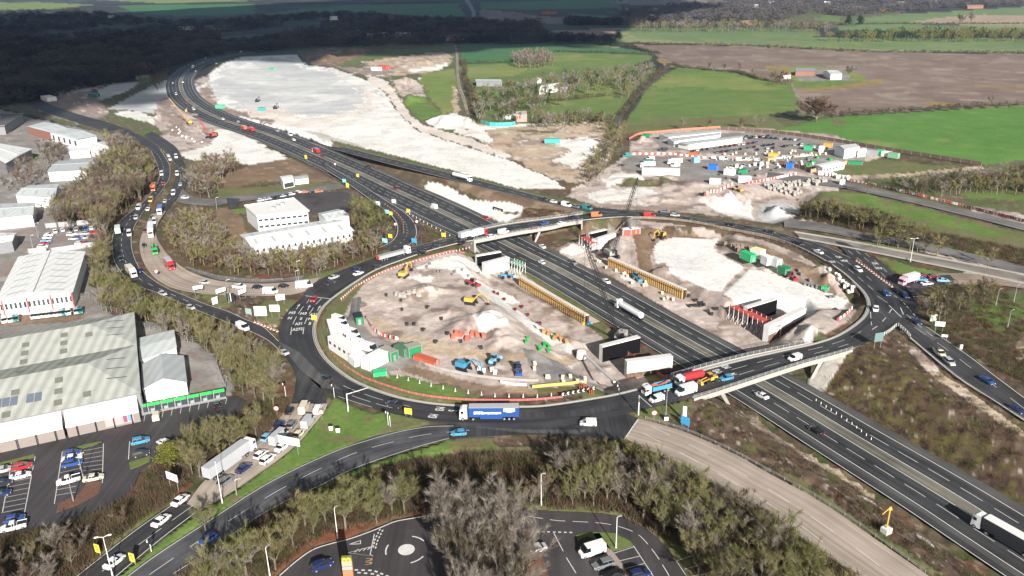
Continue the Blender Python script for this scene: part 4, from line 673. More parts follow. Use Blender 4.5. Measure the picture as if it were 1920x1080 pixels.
# country lane, compound road, far road
rd('lane', [(1262, 118), (1252, 130), (1240, 143), (1215, 165), (1190, 190), (1170, 215), (1160, 240)], [(1250, 118), (1243, 130), (1228, 145), (1204, 165), (1180, 188), (1158, 212), (1148, 238)], M_TRACK, .03)
rd('lane', [(851, 84), (854, 100), (855, 130), (858, 160), (866, 185), (875, 215)], [(855, 84), (859, 100), (860, 130), (864, 160), (873, 185), (880, 215)], M_PATH, .03); rd('far_road', [(866, -8), (872, 2), (884, 22), (882, 32), (876, 42)], [(874, -8), (881, 2), (892, 22), (889, 33), (880, 42)], M_ASPHG, .03)
rd('site_road', [(1440, 322), (1500, 330), (1560, 338), (1600, 345), (1700, 367), (1800, 391), (1920, 420), (2100, 465)], [(1440, 334), (1500, 342), (1560, 350), (1600, 356), (1700, 378), (1800, 402), (1920, 432), (2100, 480)], M_ASPHG, .03)
rd('site_road', [(660, 560), (655, 590), (646, 600)], [(676, 556), (674, 590), (668, 602)], M_ASPHG, .04); rd('farm_drive', [(1481, 152), (1487, 168), (1496, 184), (1500, 192)], [(1484, 152), (1492, 168), (1501, 184), (1504, 192)], M_PATH, .03)
PAINT.build('road_markings', M_WHITE); tag(bpy.data.objects['road_markings'], kind='structure')
GP = MB(); x, y = un(681, 1054); x2, y2 = un(678, 1080); d = Vector((x-x2, y-y2, 0)).normalized()
for s in (-1, 1): GP.add([Vector((x, y, .08))+Vector((d.y, -d.x, 0))*u+d*v for u, v in [(a[0]*1.9, a[1]*1.1) for a in [(.25+0, .5*s-.45), (.95, .5*s-.3), (1.0, .5*s), (.95, .5*s+.3), (.25, .5*s+.45), (.25, .5*s+.3), (.7, .5*s+.18), (.75, .5*s), (.7, .5*s-.18), (.25, .5*s-.3)]]], [(0, 1, 8, 9), (1, 2, 7, 8), (2, 3, 6, 7), (3, 4, 5, 6)])
tag(GP.build('road_marking', mat('ochre_paint', (.4, .26, .12), .7)), kind='structure')
# ------------------------------------------------------------------ bridges
def bridge(name, label, a, b, piers):
    root = empty(name, (0, 0, 0)); tag(root, label, 'bridge'); n = len(RA); ii = [i % n for i in range(a, b)]
    I = np.array([RA[i] for i in ii]); O = np.array([RB[i] for i in ii]); c = ci.mean(0)
    nI = (c-I); nI = nI/np.hypot(nI[:, 0], nI[:, 1])[:, None]; I2 = I+nI*1.6; O2 = O-nI*1.4
    def slab(nm, A, B, z0, z1, m):
        mb = MB(); k = len(A); vs = []
        for i in range(k): vs += [(*A[i], z0), (*A[i], z1), (*B[i], z1), (*B[i], z0)]
        fs = []
        for i in range(k-1):
            q = i*4
            for e in range(4): fs.append((q+e, q+(e+1) % 4, q+4+(e+1) % 4, q+4+e))
        fs += [(0, 1, 2, 3), ((k-1)*4+3, (k-1)*4+2, (k-1)*4+1, (k-1)*4)]
        return mb.add(vs, fs).build(nm, m, root)
    slab('deck', I2, O2, -1.15, .02, M_CONC)
    slab('parapet_beam', I2+nI*.0, I2-nI*.35, .025, .32, M_CONC); slab('parapet_beam', O2, O2+nI*.35, .025, .32, M_CONC)
    for E_, sgn in ((I2-nI*.2, 1), (O2+nI*.2, -1)):
        mb = MB(); k = len(E_)
        for h in (.75, 1.05, 1.35): mb.path([(p[0], p[1], h) for p in E_], .05, 4)
        for i in range(0, k): mb.box((E_[i][0], E_[i][1], .9), (.12, .12, 1.0), 0)
        mb.build('parapet_rail', M_STEEL, root)
        if sgn == 1:
            mb = MB()
            for i in range(0, k-1): mb.add([(*E_[i], .5), (*E_[i+1], .5), (*E_[i+1], 1.5), (*E_[i], 1.5)], [(0, 1, 2, 3)])
    dm = []
    for w in (I+O)/2: k = np.argmin(np.hypot(MWC[:, 0]-w[0], MWC[:, 1]-w[1])); dm.append(float((w-MWC[k])@MWN[k]))
    dm = np.array(dm)
    for f in piers:
        i = int(np.argmin(abs(dm-f))); p = I[i]; q = O[i]
        for t in (.1, .97):
            w = p*(1-t)+q*t; x, y, gz = w[0], w[1], tz1(w[0], w[1])
            dd, _ = dist_polyline(np.array([x]), np.array([y]), [tuple(v) for v in MWC[::4]])
            k = np.argmin(np.hypot(MWC[:, 0]-x, MWC[:, 1]-y)); v = np.array([x, y])-MWC[k]; v = v/np.hypot(*v)
            MB().tube((x-v[0]*1.5, y-v[1]*1.5, -7.0), (x+v[0]*2.2, y+v[1]*2.2, -1.16), .55, .75, 4).build('pier', M_CONC, root)
    for f in (0, 1):
        i = f*(len(I)-1); v = (I[len(I)//2]-I[i]); v = v/np.hypot(*v)*.8
        MB().prism([I2[i], I2[i]+v, O2[i]+v, O2[i]], -5.5, -1.2).build('abutment', M_CONC, root)
    return root
bridge('road_bridge', 'nearer concrete road bridge carrying the roundabout over the motorway, right of the bitumen-black walls', ridx(1265, 710), ridx(1535, 642), (17.5, -16.5))
bridge('road_bridge', 'farther concrete road bridge carrying the roundabout over the motorway behind the red crane', ridx(1090, 413), ridx(880, 452), (18., -17.))
# ------------------------------------------------------------------ buildings
def corr(name, col, axis='x', sc=1.2, dirt=.15, rough=.5, rot=0., strp=.07):
    """profiled sheet: fine ribs by bump, rib shading striped into the colour, weathering"""
    m = mat(name, col, rough, noise=dirt, nscale=.25); nt = m.node_tree; b = nt.nodes['Principled BSDF']
    tc = nt.nodes.new('ShaderNodeTexCoord'); w = nt.nodes.new('ShaderNodeTexWave'); w.inputs['Scale'].default_value = sc; w.bands_direction = 'X'
    mp = nt.nodes.new('ShaderNodeMapping'); mp.inputs['Rotation'].default_value = (0, 0, rot); nt.links.new(tc.outputs['Object'], mp.inputs[0]); nt.links.new(mp.outputs[0], w.inputs['Vector']); w2 = nt.nodes.new('ShaderNodeTexWave'); w2.bands_direction = 'X'; w2.inputs['Scale'].default_value = .11; w2.inputs['Distortion'].default_value = .6; w2.inputs['Detail'].default_value = 3; nt.links.new(mp.outputs[0], w2.inputs['Vector']); r3 = nt.nodes.new('ShaderNodeMapRange'); r3.inputs[3].default_value = 1-strp; r3.inputs[4].default_value = 1+strp; nt.links.new(w2.outputs[0], r3.inputs[0]); v3 = nt.nodes.new('ShaderNodeVectorMath'); v3.operation = 'SCALE'; src = b.inputs['Base Color'].links[0].from_socket; nt.links.new(src, v3.inputs[0]); nt.links.new(r3.outputs[0], v3.inputs['Scale']); nt.links.new(v3.outputs[0], b.inputs['Base Color']); bp = nt.nodes.new('ShaderNodeBump'); bp.inputs['Strength'].default_value = .3; bp.inputs['Distance'].default_value = .1  # broad stripes paint rib shading into the sheet colour
    nt.links.new(w.outputs[0], bp.inputs['Height']); nt.links.new(bp.outputs[0], b.inputs['Normal']); return m
R_CREAM = corr('weathered_cream_roof', (.43, .44, .395), dirt=.2, rot=-.2, strp=.14); R_SHADE = corr('shaded_grey_roof', (.3, .3, .24), dirt=.3, rot=-.2, strp=.2); R_WHITE = corr('white_sheet_roof', (.7, .7, .68), dirt=.08); R_GREY = corr('grey_sheet_roof', (.4, .42, .42), dirt=.1); R_LG = corr('light_grey_roof', (.52, .55, .54), dirt=.1)
W_WHITE = mat('white_cladding', (.72, .72, .7), .6, noise=.06, nscale=.5); W_GREY = mat('grey_cladding', (.2, .2, .21), .6, noise=.1, nscale=.4); W_BRICK = mat('brick_wall', (.25, .12, .08), .85, noise=.2, nscale=1.5); W_TAUPE = mat('taupe_render', (.22, .19, .17), .8, noise=.1, nscale=.5)
W_WIN = mat('window_glass', (.04, .05, .06), .15, spec=.7); M_PANEL = mat('roof_light', (.2, .2, .16), .5, noise=.2, nscale=1); M_PANEL2 = mat('pale_rooflight', (.42, .44, .43), .4); M_SOLAR = mat('blue_grey_panel', (.16, .19, .24), .4, noise=.15, nscale=.6)
def building(name, label, pts, h, wall, roof, ridge=0., axis=0, cat='building', group=None, over=.4, wins=None, base=None, world=False, hip=0., fascia=None, profile=None):
    """pts: four eave corners (surveyed at level h): 0-1 is the back, 2-3 the front, order 0 back-left, 1 back-right, 2 front-right, 3 front-left"""
    P = [np.array(p if world else un(p[0], p[1], h)) for p in pts]; c = sum(P)/4
    root = empty(name, (c[0], c[1], 0)); tag(root, label, cat, group); L = [p-c for p in P]
    wl = MB().prism(L, -.3, h-.03).build('wall', wall, root)
    mb = MB(); k = 1+over/8
    Q = [l*k for l in L]
    if ridge > 0:
        if axis == 0: a = (Q[0]+Q[3])/2; b = (Q[1]+Q[2])/2; u = (b-a)*hip; a = a+u; b = b-u; q = Q
        else: a = (Q[3]+Q[2])/2; b = (Q[0]+Q[1])/2; u = (b-a)*hip; a = a+u; b = b-u; q = [Q[3], Q[0], Q[1], Q[2]]; q = [Q[3], Q[2], Q[1], Q[0]]
        if axis == 0:
            v = [(*Q[0], h), (*Q[1], h), (*Q[2], h), (*Q[3], h), (*a, h+ridge), (*b, h+ridge)]; f = [(3, 2, 5, 4), (1, 0, 4, 5), (0, 3, 4), (2, 1, 5), (0, 1, 2, 3)]
        else:
            v = [(*Q[0], h), (*Q[1], h), (*Q[2], h), (*Q[3], h), (*a, h+ridge), (*b, h+ridge)]; f = [(0, 3, 4, 5), (2, 1, 5, 4), (3, 2, 4), (1, 0, 5), (0, 1, 2, 3)]
        mb.add(v, f)
    else:
        mb.prism(Q, h, h+.25)
        if wall is W_WHITE: pass
    mb.build('roof', roof, root)
    if ridge <= 0: # parapet upstand
        r = MB()
        for i in range(4): a, b = Q[i], Q[(i+1) % 4]; r.add([(*a, h+.26), (*b, h+.26), (*b, h+.7), (*a, h+.7), (*(a*.985), h+.26), (*(b*.985), h+.26), (*(b*.985), h+.7), (*(a*.985), h+.7)], [(0, 1, 2, 3), (5, 4, 7, 6), (3, 2, 6, 7)])
        r.build('parapet', wall, root)
    if ridge > 0 and h >= 5 and roof in (R_WHITE, R_GREY, R_LG):
        for fq in f[:2]:
            A4 = [Vector(v[i]) for i in fq]; Lq = (A4[0]-A4[1]).length; nq = max(2, int(Lq/7))
            for i in range(nq):
                s0 = (i+.35)/nq; s1 = s0+1.1/Lq; g = lambda s_, t_: tuple(A4[0].lerp(A4[1], s_).lerp(A4[3].lerp(A4[2], s_), t_)+Vector((0, 0, .07))); MB().add([g(s0, .25), g(s1, .25), g(s1, .75), g(s0, .75)], [(0, 1, 2, 3)]).build('rooflight', M_PANEL2, root)
        MB().tube(tuple(v[4][:2])+(v[4][2]+.05,), tuple(v[5][:2])+(v[5][2]+.05,), .18, n=4).build('ridge_cap', M_STEEL, root)
    elif ridge <= 0 and h >= 5:
        for i in range(3): c4 = Q[0]*.3+Q[1]*.2*i+Q[2]*.3+Q[3]*.2*(1-i); MB().box((c4[0]*.6, c4[1]*.6, h+.8), (1.8, 1.4, 1.0)).build('roof_plant', M_STEEL, root)
    if wins:
        for side, rows, n, ww, wh in wins:
            a, b = [(L[3], L[2]), (L[2], L[1]), (L[0], L[3])][side]; d = b-a; ln = np.hypot(*d); d = d/ln; nn = np.array((d[1], -d[0]))
            for z in rows:
                for i in range(n):
                    t = (i+.5)/n*ln; q = a+d*t+nn*.04; MB().box((q[0], q[1], z), (ww, .1, wh), math.atan2(d[1], d[0])).build('window', W_WIN, wl)
    return root
# the large retail shed
def big_shed():
    A = np.array(un(250, 585, 7)); Bp = np.array(un(262, 737, 7)); Cc = np.array(un(0, 628, 7)); D = np.array(un(0, 786, 7))
    ux = (Cc-A); ux = ux/np.hypot(*ux); Lx = 92.0; dep = Bp-A
    root = empty('retail_warehouse', (*A, 0)); tag(root, 'large retail warehouse with weathered cream double-pitched roof and white front canopies', 'warehouse')
    def pt(u, v, z): p = ux*u+dep*v; return (p[0], p[1], z)
    MB().add([pt(0, 0, 0), pt(Lx, 0, 0), pt(Lx, 1, 0), pt(0, 1, 0), pt(0, 0, 6.95), pt(Lx, 0, 6.95), pt(Lx, 1, 6.95), pt(0, 1, 6.95)], [(0, 1, 5, 4), (1, 2, 6, 5), (2, 3, 7, 6), (3, 0, 4, 7)]).build('wall', W_GREY, root)
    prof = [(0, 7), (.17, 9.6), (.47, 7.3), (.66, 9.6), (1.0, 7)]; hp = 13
    for k in range(4):
        (v0, z0), (v1, z1) = prof[k], prof[k+1]; mb = MB()
        lo0 = z0 < z1
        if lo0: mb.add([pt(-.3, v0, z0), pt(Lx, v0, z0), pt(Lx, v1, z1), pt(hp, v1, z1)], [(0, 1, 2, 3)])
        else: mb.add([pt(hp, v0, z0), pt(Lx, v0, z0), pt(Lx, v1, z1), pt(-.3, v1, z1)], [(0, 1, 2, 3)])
        mb.build('roof', R_SHADE if lo0 else R_CREAM, root)  # slopes facing away get a darker roof, their shade put into the colour
    for v0, vm, v1, za, zb in ((0, .17, .47, 7, 7.3), (.47, .66, 1., 7.3, 7)):
        mb = MB(); mb.add([pt(-.3, v0, za), pt(hp, vm, 9.6), pt(-.3, v1, zb)], [(0, 1, 2)]); mb.build('roof_hip', R_CREAM, root)
        for k in range(3): q = v0+(v1-v0)*(.3+.2*k); MB().add([pt(3, q, 8.15), pt(8, q, 8.75), pt(8, q+.008, 8.8), pt(3, q+.008, 8.2)], [(0, 1, 2, 3)]).build('roof_vent', M_DARK, root)
    def onroof(u, v): 
        for (v0, z0), (v1, z1) in zip(prof[:-1], prof[1:]):
            if v0 <= v <= v1: return z0+(z1-z0)*(v-v0)/(v1-v0)
    def patch(u, v, du, dv, m, nm): a = .06; MB().add([pt(u, v, onroof(u, v)+a), pt(u+du, v, onroof(u, v)+a), pt(u+du, v+dv, onroof(u, v+dv)+a), pt(u, v+dv, onroof(u, v+dv)+a)], [(0, 1, 2, 3)]).build(nm, m, root)
    for u, vs in ((19, (.22, .3, .38, .55, .74, .83, .92)), (29.5, (.25, .33, .41, .56, .77)), (38, (.1, .58)), (41, (.32, .4)), (49.5, (.29, .37, .44, .59, .8)), (62, (.12, .3, .38, .45, .6)), (72, (.84, .3, .6)), (31, (.93,)), (52, (.95,)), (12, (.26, .9))):
        for v in vs: patch(u, v, 2.0, .045, M_PANEL, 'rooflight')
    for k in range(9):
        if k not in (2,): patch(24+k*1.9, .83-.002*k, 1.7, .07, M_SOLAR, 'roof_panel')
    for k in range(5):
        u0 = 1+k*18.3; mb = MB(); d = dep/np.hypot(*dep)
        def q(u, o, z): p = ux*u+dep+d*o; return (p[0], p[1], z)
        mb.add([q(u0, .05, 6.6), q(u0+17.6, .05, 6.6), q(u0+17.6, 4.2, 3.9), q(u0, 4.2, 3.9), q(u0, 4.2, 3.4), q(u0+17.6, 4.2, 3.4), q(u0, .05, 3.4), q(u0+17.6, .05, 3.4)], [(0, 1, 2, 3), (3, 2, 5, 4), (1, 7, 5, 2), (0, 3, 4, 6), (4, 5, 7, 6)]); mb.build('canopy', R_WHITE, root)
        mb = MB(); mb.add([q(u0, 3.2, 0), q(u0+17.6, 3.2, 0), q(u0+17.6, 3.2, 3.38), q(u0, 3.2, 3.38)], [(0, 1, 2, 3)]); mb.build('shopfront', W_TAUPE, root)
        for j in range(4): p = ux*(u0+2+j*4.4)+dep+d*4.1; MB().tube((p[0], p[1], 0), (p[0], p[1], 3.39), .12, n=6).build('canopy_post', M_DARK, root)
    p = ux*6+dep+d*3.3; MB().box((p[0], p[1], 2.0), (7, .12, 2.6), math.atan2(ux[1], ux[0])).build('shop_sign', mat('pink_panel', (.55, .3, .28), .6), root)
    for j, c in ((0, (.6, .05, .12)), (1, (.1, .3, .6))): p = ux*(4.6-j*1.1)+dep+d*3.42; MB().box((p[0], p[1], 2.2), (.9, .1, 2.4), math.atan2(ux[1], ux[0])).build('poster', mat('poster_%s' % 'rb'[j], c, .5), root)
big_shed()
# planted yard and canopies beside it
building('garden_canopy', 'white-roofed canopy nearer the mossy trees, between the retail warehouse and its planted yard', [(262, 634), (325, 619), (330, 652), (263, 675)], 4.5, W_WHITE, R_LG, .6, 0, 'canopy')
def pediment():
    pts = [(266, 684), (343, 668), (349, 716), (268, 729)]; r = building('garden_canopy', 'grey-roofed canopy with a white slatted gable facing the green panelled shopfront', pts, 4.5, W_WHITE, R_GREY, 2.2, 1, 'canopy')
    P = [np.array(un(p[0], p[1], 4.5)) for p in pts]; c = sum(P)/4; a, b = P[3]-c, P[2]-c; m = (a+b)/2; mb = MB(); d = (b-a)/np.hypot(*(b-a)); nn = np.array((d[1], -d[0]))*.5
    def g(t): z = 4.5+2.25*(1-abs(2*t-1)); p = a+(b-a)*t+nn; return (p[0], p[1], z)
    for t0, t1 in ((0, .5), (.5, 1), ): mb.tube(g(t0), g(t1), .16, n=4)
    mb.tube((*(a+nn), 4.5), (*(b+nn), 4.5), .16, n=4)
    for k in range(1, 22): t = k/22; p = a+(b-a)*t+nn; mb.tube((p[0], p[1], 4.5), g(t), .07, n=4)
    mb.build('gable_truss', M_WPLAS, r)
pediment()
def green_front():
    A = np.array(un(254, 781, 0)); B2 = np.array(un(425, 747, 0)); d = (B2-A); L = np.hypot(*d); d = d/L; rz = math.atan2(d[1], d[0]); root = empty('panelled_screen', (*A, 0), rz)
    tag(root, 'long low shopfront screen of seven bays with bright green top panels, beside the retail warehouse', 'shopfront')
    n = 7; w = L/n; gp = mat('bright_green_panel', (.03, .5, .08), .5)
    for k in range(n):
        MB().box((w*(k+.5), 0, 2.85), (w-.5, .25, .9)).build('top_panel', gp, root); MB().box((w*(k+.5), .1, 1.5), (w-.6, .1, 1.7)).build('glazing', W_WIN, root); MB().box((w*(k+.5), 0, .35), (w-.1, .3, .7)).build('plinth', W_GREY, root)
        f = MB(); f.box((w*k+.1, 0, 1.7), (.2, .35, 3.4)); f.box((w*(k+.5), -.06, 1.5), (.1, .1, 1.6)); f.box((w*(k+.35), -.06, 1.1), (w*.3, .1, .8)); f.build('post', M_WPLAS if False else M_STEEL, root)
    MB().box((L/2, 1.6, .06), (L, 3.0, .12)).build('footway', M_CONC, root)
green_front()
building('warehouse', 'white warehouse with red wall stripes and a pale ridged roof, behind the big retail shed', [(36, 483), (157, 473), (134, 546), (-5, 563)], 6.5, W_WHITE, R_WHITE, 1.8, 1, 'warehouse', wins=[(0, (3.6,), 16, .8, 2.2)])
r = bpy.data.objects['warehouse']; _p = [np.array(un(*p, 6.5)) for p in [(134, 546), (-5, 563)]]; _c = np.array(r.location[:2])
for t in (.01, .3, .62, .95): q = _p[0]*(1-t)+_p[1]*t-_c; MB().box((q[0], q[1]-.05, 3.2), (.5, .3, 6.3), math.atan2(*(_p[0]-_p[1])[::-1])).build('red_stripe', M_RED, r)
BL = [
 ('industrial_unit', 'grey-roofed industrial unit with brick gables, left one of the joined pair below the dark road', [(52, 237), (83, 229), (127, 241), (94, 248)], 6.5, W_BRICK, R_LG, 1.2, 0, [(0, (3,), 5, 3.2, 3.5)]),
 ('industrial_unit', 'pale-roofed industrial unit with a white end wall, right one of the joined pair', [(94, 248), (128, 240.5), (180, 254), (145, 261)], 6.5, W_WHITE, R_LG, 1.2, 0, [(2, (3,), 5, 3.0, 3.5)]),
 ('warehouse', 'white-roofed warehouse at the far left edge with a grey side wall', [(-70, 262), (2, 270), (58, 279), (10, 305)], 7, W_GREY, R_WHITE, 1., 1, None),
 ('warehouse', 'white-walled warehouse with dark rooflights beside tall bare trees', [(167, 275), (196, 266), (230, 276), (206, 291)], 6.5, W_WHITE, R_WHITE, 1.5, 1, None),
 ('store_building', 'low white store building joining the white-walled warehouse', [(128, 277), (166, 276), (168, 284), (130, 286)], 4, W_WHITE, R_WHITE, 0, 0, None),
 ('warehouse', 'grey-roofed warehouse with a long dark rooflight, left of the tree belt', [(112, 302), (205, 297), (200, 316), (90, 322)], 6, W_WHITE, R_GREY, 1, 0, None),
 ('warehouse', 'white warehouse under the tree belt with a pale gently pitched roof', [(55, 348), (110, 345), (102, 370), (30, 366)], 6, W_WHITE, R_LG, 1.2, 0, None),
 ('warehouse', 'long white-walled warehouse at the left edge above the vehicle compound', [(-40, 384), (64, 380), (60, 402), (-40, 412)], 6, W_WHITE, R_LG, 1, 0, None),
 ('warehouse', 'small grey-walled warehouse at the left edge beside the parked scrap cars', [(-40, 436), (30, 437), (22, 452), (-40, 462)], 5, W_GREY, R_WHITE, .8, 0, None),
 ('warehouse', 'dark-roofed warehouse at the left edge below the shaded wood', [(-60, 214), (42, 214), (8, 236), (-60, 240)], 7, W_GREY, mat('dark_roof', (.1, .09, .09), .8, noise=.2, nscale=.3), 0, 0, None),
 ('office_building', 'white flat-roofed two-storey office block with small windows inside the slip-road loop', [(460.5, 387), (550, 373.5), (577, 396), (482, 405.6)], 7.5, W_WHITE, mat('white_flat_roof', (.68, .67, .64), .7, noise=.08, nscale=.3), 0, 0, [(0, (2.2, 5.4), 9, 1.9, 1.0)]),
 ('workshop', 'long low white workshop with a gentle ridge, in front of the white office block', [(454, 440), (627, 410), (660, 433), (476, 463)], 5, W_WHITE, R_WHITE, 1.6, 0, [(0, (3,), 16, 1.0, 1.4)]),
 ('workshop', 'small pale green-roofed workshop at the right end of the long white workshop', [(597, 400), (632, 392.5), (654, 404), (612, 412)], 6, W_WHITE, R_LG, 1, 0, None),
 ('garage_building', 'small white garage with a dark open front on the brown bank above the offices', [(525, 331), (547, 328), (551, 337), (531, 341)], 4, W_WHITE, R_WHITE, .5, 0, [(0, (1.6,), 1, 6, 2.6)]),  # its single dark panel stands in for the shade inside the opening
 ('shed', 'low grey shed behind the small white garage', [(550, 331), (576, 328), (578, 334), (553, 337)], 3, W_WHITE, R_GREY, .4, 0, None),
 ('barn', 'long low grey barn among bare trees left of the white farmhouse', [(892, 148.5), (936, 149), (941, 153), (893, 153)], 5, W_GREY, R_GREY, 1, 0, None),
 ('farmhouse', 'long white farmhouse among the trees', [(1021, 160), (1048, 156), (1050, 161), (1011, 167)], 5.5, W_WHITE, mat('white_tiles', (.6, .58, .55), .8), 2, 0, None),
 ('house', 'dark-roofed house joining the right end of the long white farmhouse', [(1049, 157), (1064, 157), (1066, 162), (1051, 163)], 5.5, W_TAUPE, mat('slate', (.11, .1, .11), .7), 3, 0, None),
 ('house', 'pink and white house behind the turquoise hoarding', [(969, 212), (985, 211), (988, 214), (967, 215)], 6, mat('pink_render', (.5, .25, .22), .8, noise=.4, nscale=.6), mat('grey_tiles', (.25, .22, .22), .8), 2, 0, None),
 ('outbuilding', 'low pale outbuilding left of the pink and white house', [(942, 214), (966, 213), (967, 216), (943, 217)], 3, W_WHITE, R_LG, .5, 0, None),
 ('cottage', 'small white cottage behind the long white farmhouse', [(1007, 146), (1014, 146), (1015, 149), (1007, 149)], 4, W_WHITE, R_WHITE, 1, 0, None),
 ('barn', 'blue-grey roofed brick barn at the hilltop farm', [(1491, 129), (1526, 129), (1528, 133), (1492, 133)], 5, W_BRICK, mat('bluegrey_roof', (.2, .24, .28), .6), 2, 0, None),
 ('barn', 'white open-fronted barn at the hilltop farm', [(1544, 132), (1560, 131), (1579, 138), (1558, 139)], 6, W_WHITE, R_LG, 1.5, 0, [(1, (2.4,), 1, 12, 3.6)]),  # one wide dark panel put in for the shaded interior
 ('cottage', 'red-roofed cottage among dark trees at the left of the hilltop farm', [(1468, 137), (1480, 136), (1483, 140), (1469, 141)], 4, W_WHITE, mat('red_tiles', (.3, .12, .08), .8), 2, 0, None),
 ('site_office_block', 'rearmost long grey-roofed site office block by the orange fence', [(1236, 252), (1348, 242.5), (1352, 247), (1254, 257)], 3.5, W_WHITE, R_GREY, .4, 0, None),
 ('site_office_block', 'middle long grey-roofed site office block', [(1252, 260), (1349, 249), (1349, 253), (1264, 265)], 3.5, W_WHITE, R_GREY, .4, 0, None),
 ('site_office_block', 'front long grey-roofed site office block beside the crowded car park', [(1272, 267), (1390, 254), (1392, 258), (1292, 271)], 3.5, W_WHITE, R_GREY, .4, 0, None),
 ('store_tent', 'large white-fronted grey store tent at the far corner of the site compound', [(1566, 273), (1596, 270), (1612, 275), (1584, 280)], 6, W_WHITE, R_GREY, 1, 0, None),
 ('store_building', 'small white store right of the large store tent', [(1606, 278), (1622, 277), (1625, 281), (1609, 283)], 4, W_WHITE, R_WHITE, .4, 0, None),
 ('site_office_block', 'long white cabin block on the tan fence line at the edge of the compound', [(1529, 309), (1568, 300.5), (1584, 306), (1543, 314)], 3.5, W_WHITE, R_WHITE, .3, 0, [(0, (1.8,), 7, 1.2, 1.0)]),
]
for nm, lb, pts, h, w, rf, rg, ax, wi in BL: building(nm, lb, pts, h, w, rf, rg, ax, wins=wi, cat={'store_tent': 'tent', 'site_office_block': 'site office', 'barn': 'barn'}.get(nm, 'building'))
for o in [('solar_panel',)]: pass
_far = [(210, 34, 1), (350, 57, 1), (404, 56, 1), (626, 37, 2), (705, 72, 1), (733, 70, 1), (760, 71, 2), (853, 76, 1), (1030, 27, 0), (1320, 17, 0), (1328, 18, 1), (1408, 15, 2), (1365, 36, 0), (1404, 47, 0), (1598, 19, 2), (1652, 21, 0), (1668, 14, 1), (1826, 16, 0), (1500, 8, 0), (1445, 6, 1), (1765, 4, 2), (1730, 3, 0), (1690, 9, 1), (1580, 3, 0), (1550, 8, 2)]
_rm = [mat('far_tiles', (.2, .12, .09), .8), mat('far_slate', (.3, .31, .33), .7), mat('far_white_roof', (.6, .58, .55), .7)]
for k, (px, py, t) in enumerate(_far):
    x, y = un(px, py); s = 10+6*(k % 3); building('house', None, [(x-s, y+7), (x+s, y+7), (x+s, y-7), (x-s, y-7)], 6, W_WHITE if t else W_BRICK, _rm[t], 4, 0, world=True)
    o = [q for q in SC.objects if q.name.startswith('house') and 'label' not in q and q.type == 'EMPTY'][-1]
    tag(o, ('distant brick house with a red tiled roof among the far woods', 'distant pale house with a grey roof among the far woods', 'distant white house or barn among the far woods')[t], 'house', ('far brick houses', 'far grey-roofed houses', 'far white houses')[t])
# ------------------------------------------------------------------ site cabins and containers
def cabin(name, label, px, py, dx, dy, L, Wd, h, m, mroof=None, z=None, group=None, win=False, cat='cabin'):
    x, y, gz = ung(px, py); gz = gz if z is None else z; x2, y2 = un(px+dx, py+dy, gz); x, y = un(px, py, gz); rz = math.atan2(y2-y, x2-x); root = empty(name, (x, y, gz), rz); tag(root, label, cat, group)
    MB().box((0, 0, h/2), (L, Wd, h)).build('body', m, root); MB().box((0, 0, h+.06), (L+.1, Wd+.1, .12)).build('roof', mroof or m, root)
    f = MB()
    for sx in (-1, 1):
        for sy in (-1, 1): f.box((sx*(L/2-.03), sy*(Wd/2-.03), h/2), (.16, .16, h-.02))
    f.build('frame', mroof or M_STEEL, root)
    if win:
        for k in range(int(L/3)): MB().box((-L/2+1.5+k*3, -Wd/2-.03, h*.62), (1.3, .06, .9)).build('window', W_WIN, root)
    MB().box((L/2+.03, 0, 1.05), (.06, .9, 2.0)).build('door', M_STEEL, root)
    return root
M_CORW = mat('cabin_white', (.74, .74, .72), .5, noise=.05, nscale=.5); M_CG = mat('container_green', (.015, .2, .08), .5, noise=.15, nscale=.6); M_CBG = mat('grey_green_roof', (.3, .3, .26), .8, noise=.1, nscale=.5); M_TEAL = mat('teal_paint', (.05, .35, .3), .6); M_CBL = mat('container_blue', (.02, .15, .55), .5); M_CLG = mat('light_green', (.02, .45, .15), .5)
cabin('site_cabin', 'long two-storey white site cabin along the roundabout kerb, the one nearer the road words', 629, 634, 10, 34, 13, 3.6, 4.4, M_CORW, win=True)
cabin('site_cabin', 'long two-storey white site cabin angled beside the parked white vans', 648, 665, 34, 22, 15, 3.8, 4.4, M_CORW, win=True)
cabin('site_cabin', 'small white site cabin at the lower end of the angled long cabin', 672, 681, 20, -6, 4.5, 4, 2.8, M_CORW)
cabin('site_cabin', 'wide white site cabin between the orange barrier and the green container', 703, 684, 30, -16, 8, 4, 3.4, M_CORW)
cabin('container', 'dark green container with a grey roof behind the wide white cabin', 729, 671, 22, 10, 6, 3, 3, M_CG, M_CBG, cat='container'); cabin('container', 'grey-green container left of the bright green one by the haul road', 757, 664, 20, 8, 5, 3.5, 3, mat('dull_green', (.08, .16, .1), .6), cat='container'); cabin('container', 'bright green container with an open top by the haul road', 775, 664, 22, -6, 4.5, 3.5, 3.2, M_CG, M_CBG, cat='container')
cabin('container', 'dark green skip lorry body at the top of the cabin yard', 673, 604, 8, 22, 5, 2.6, 2.8, M_CG, M_DARK, cat='container'); cabin('skip', 'bright green skip on the verge below the wide white cabin', 712, 702, 20, -3, 4, 2.5, 1.2, M_CLG, cat='skip')
cabin('container', 'long orange-red container beside the haul road', 800, 678, 34, 12, 9, 2.6, 1.3, mat('rust_red', (.5, .1, .05), .6), cat='container')
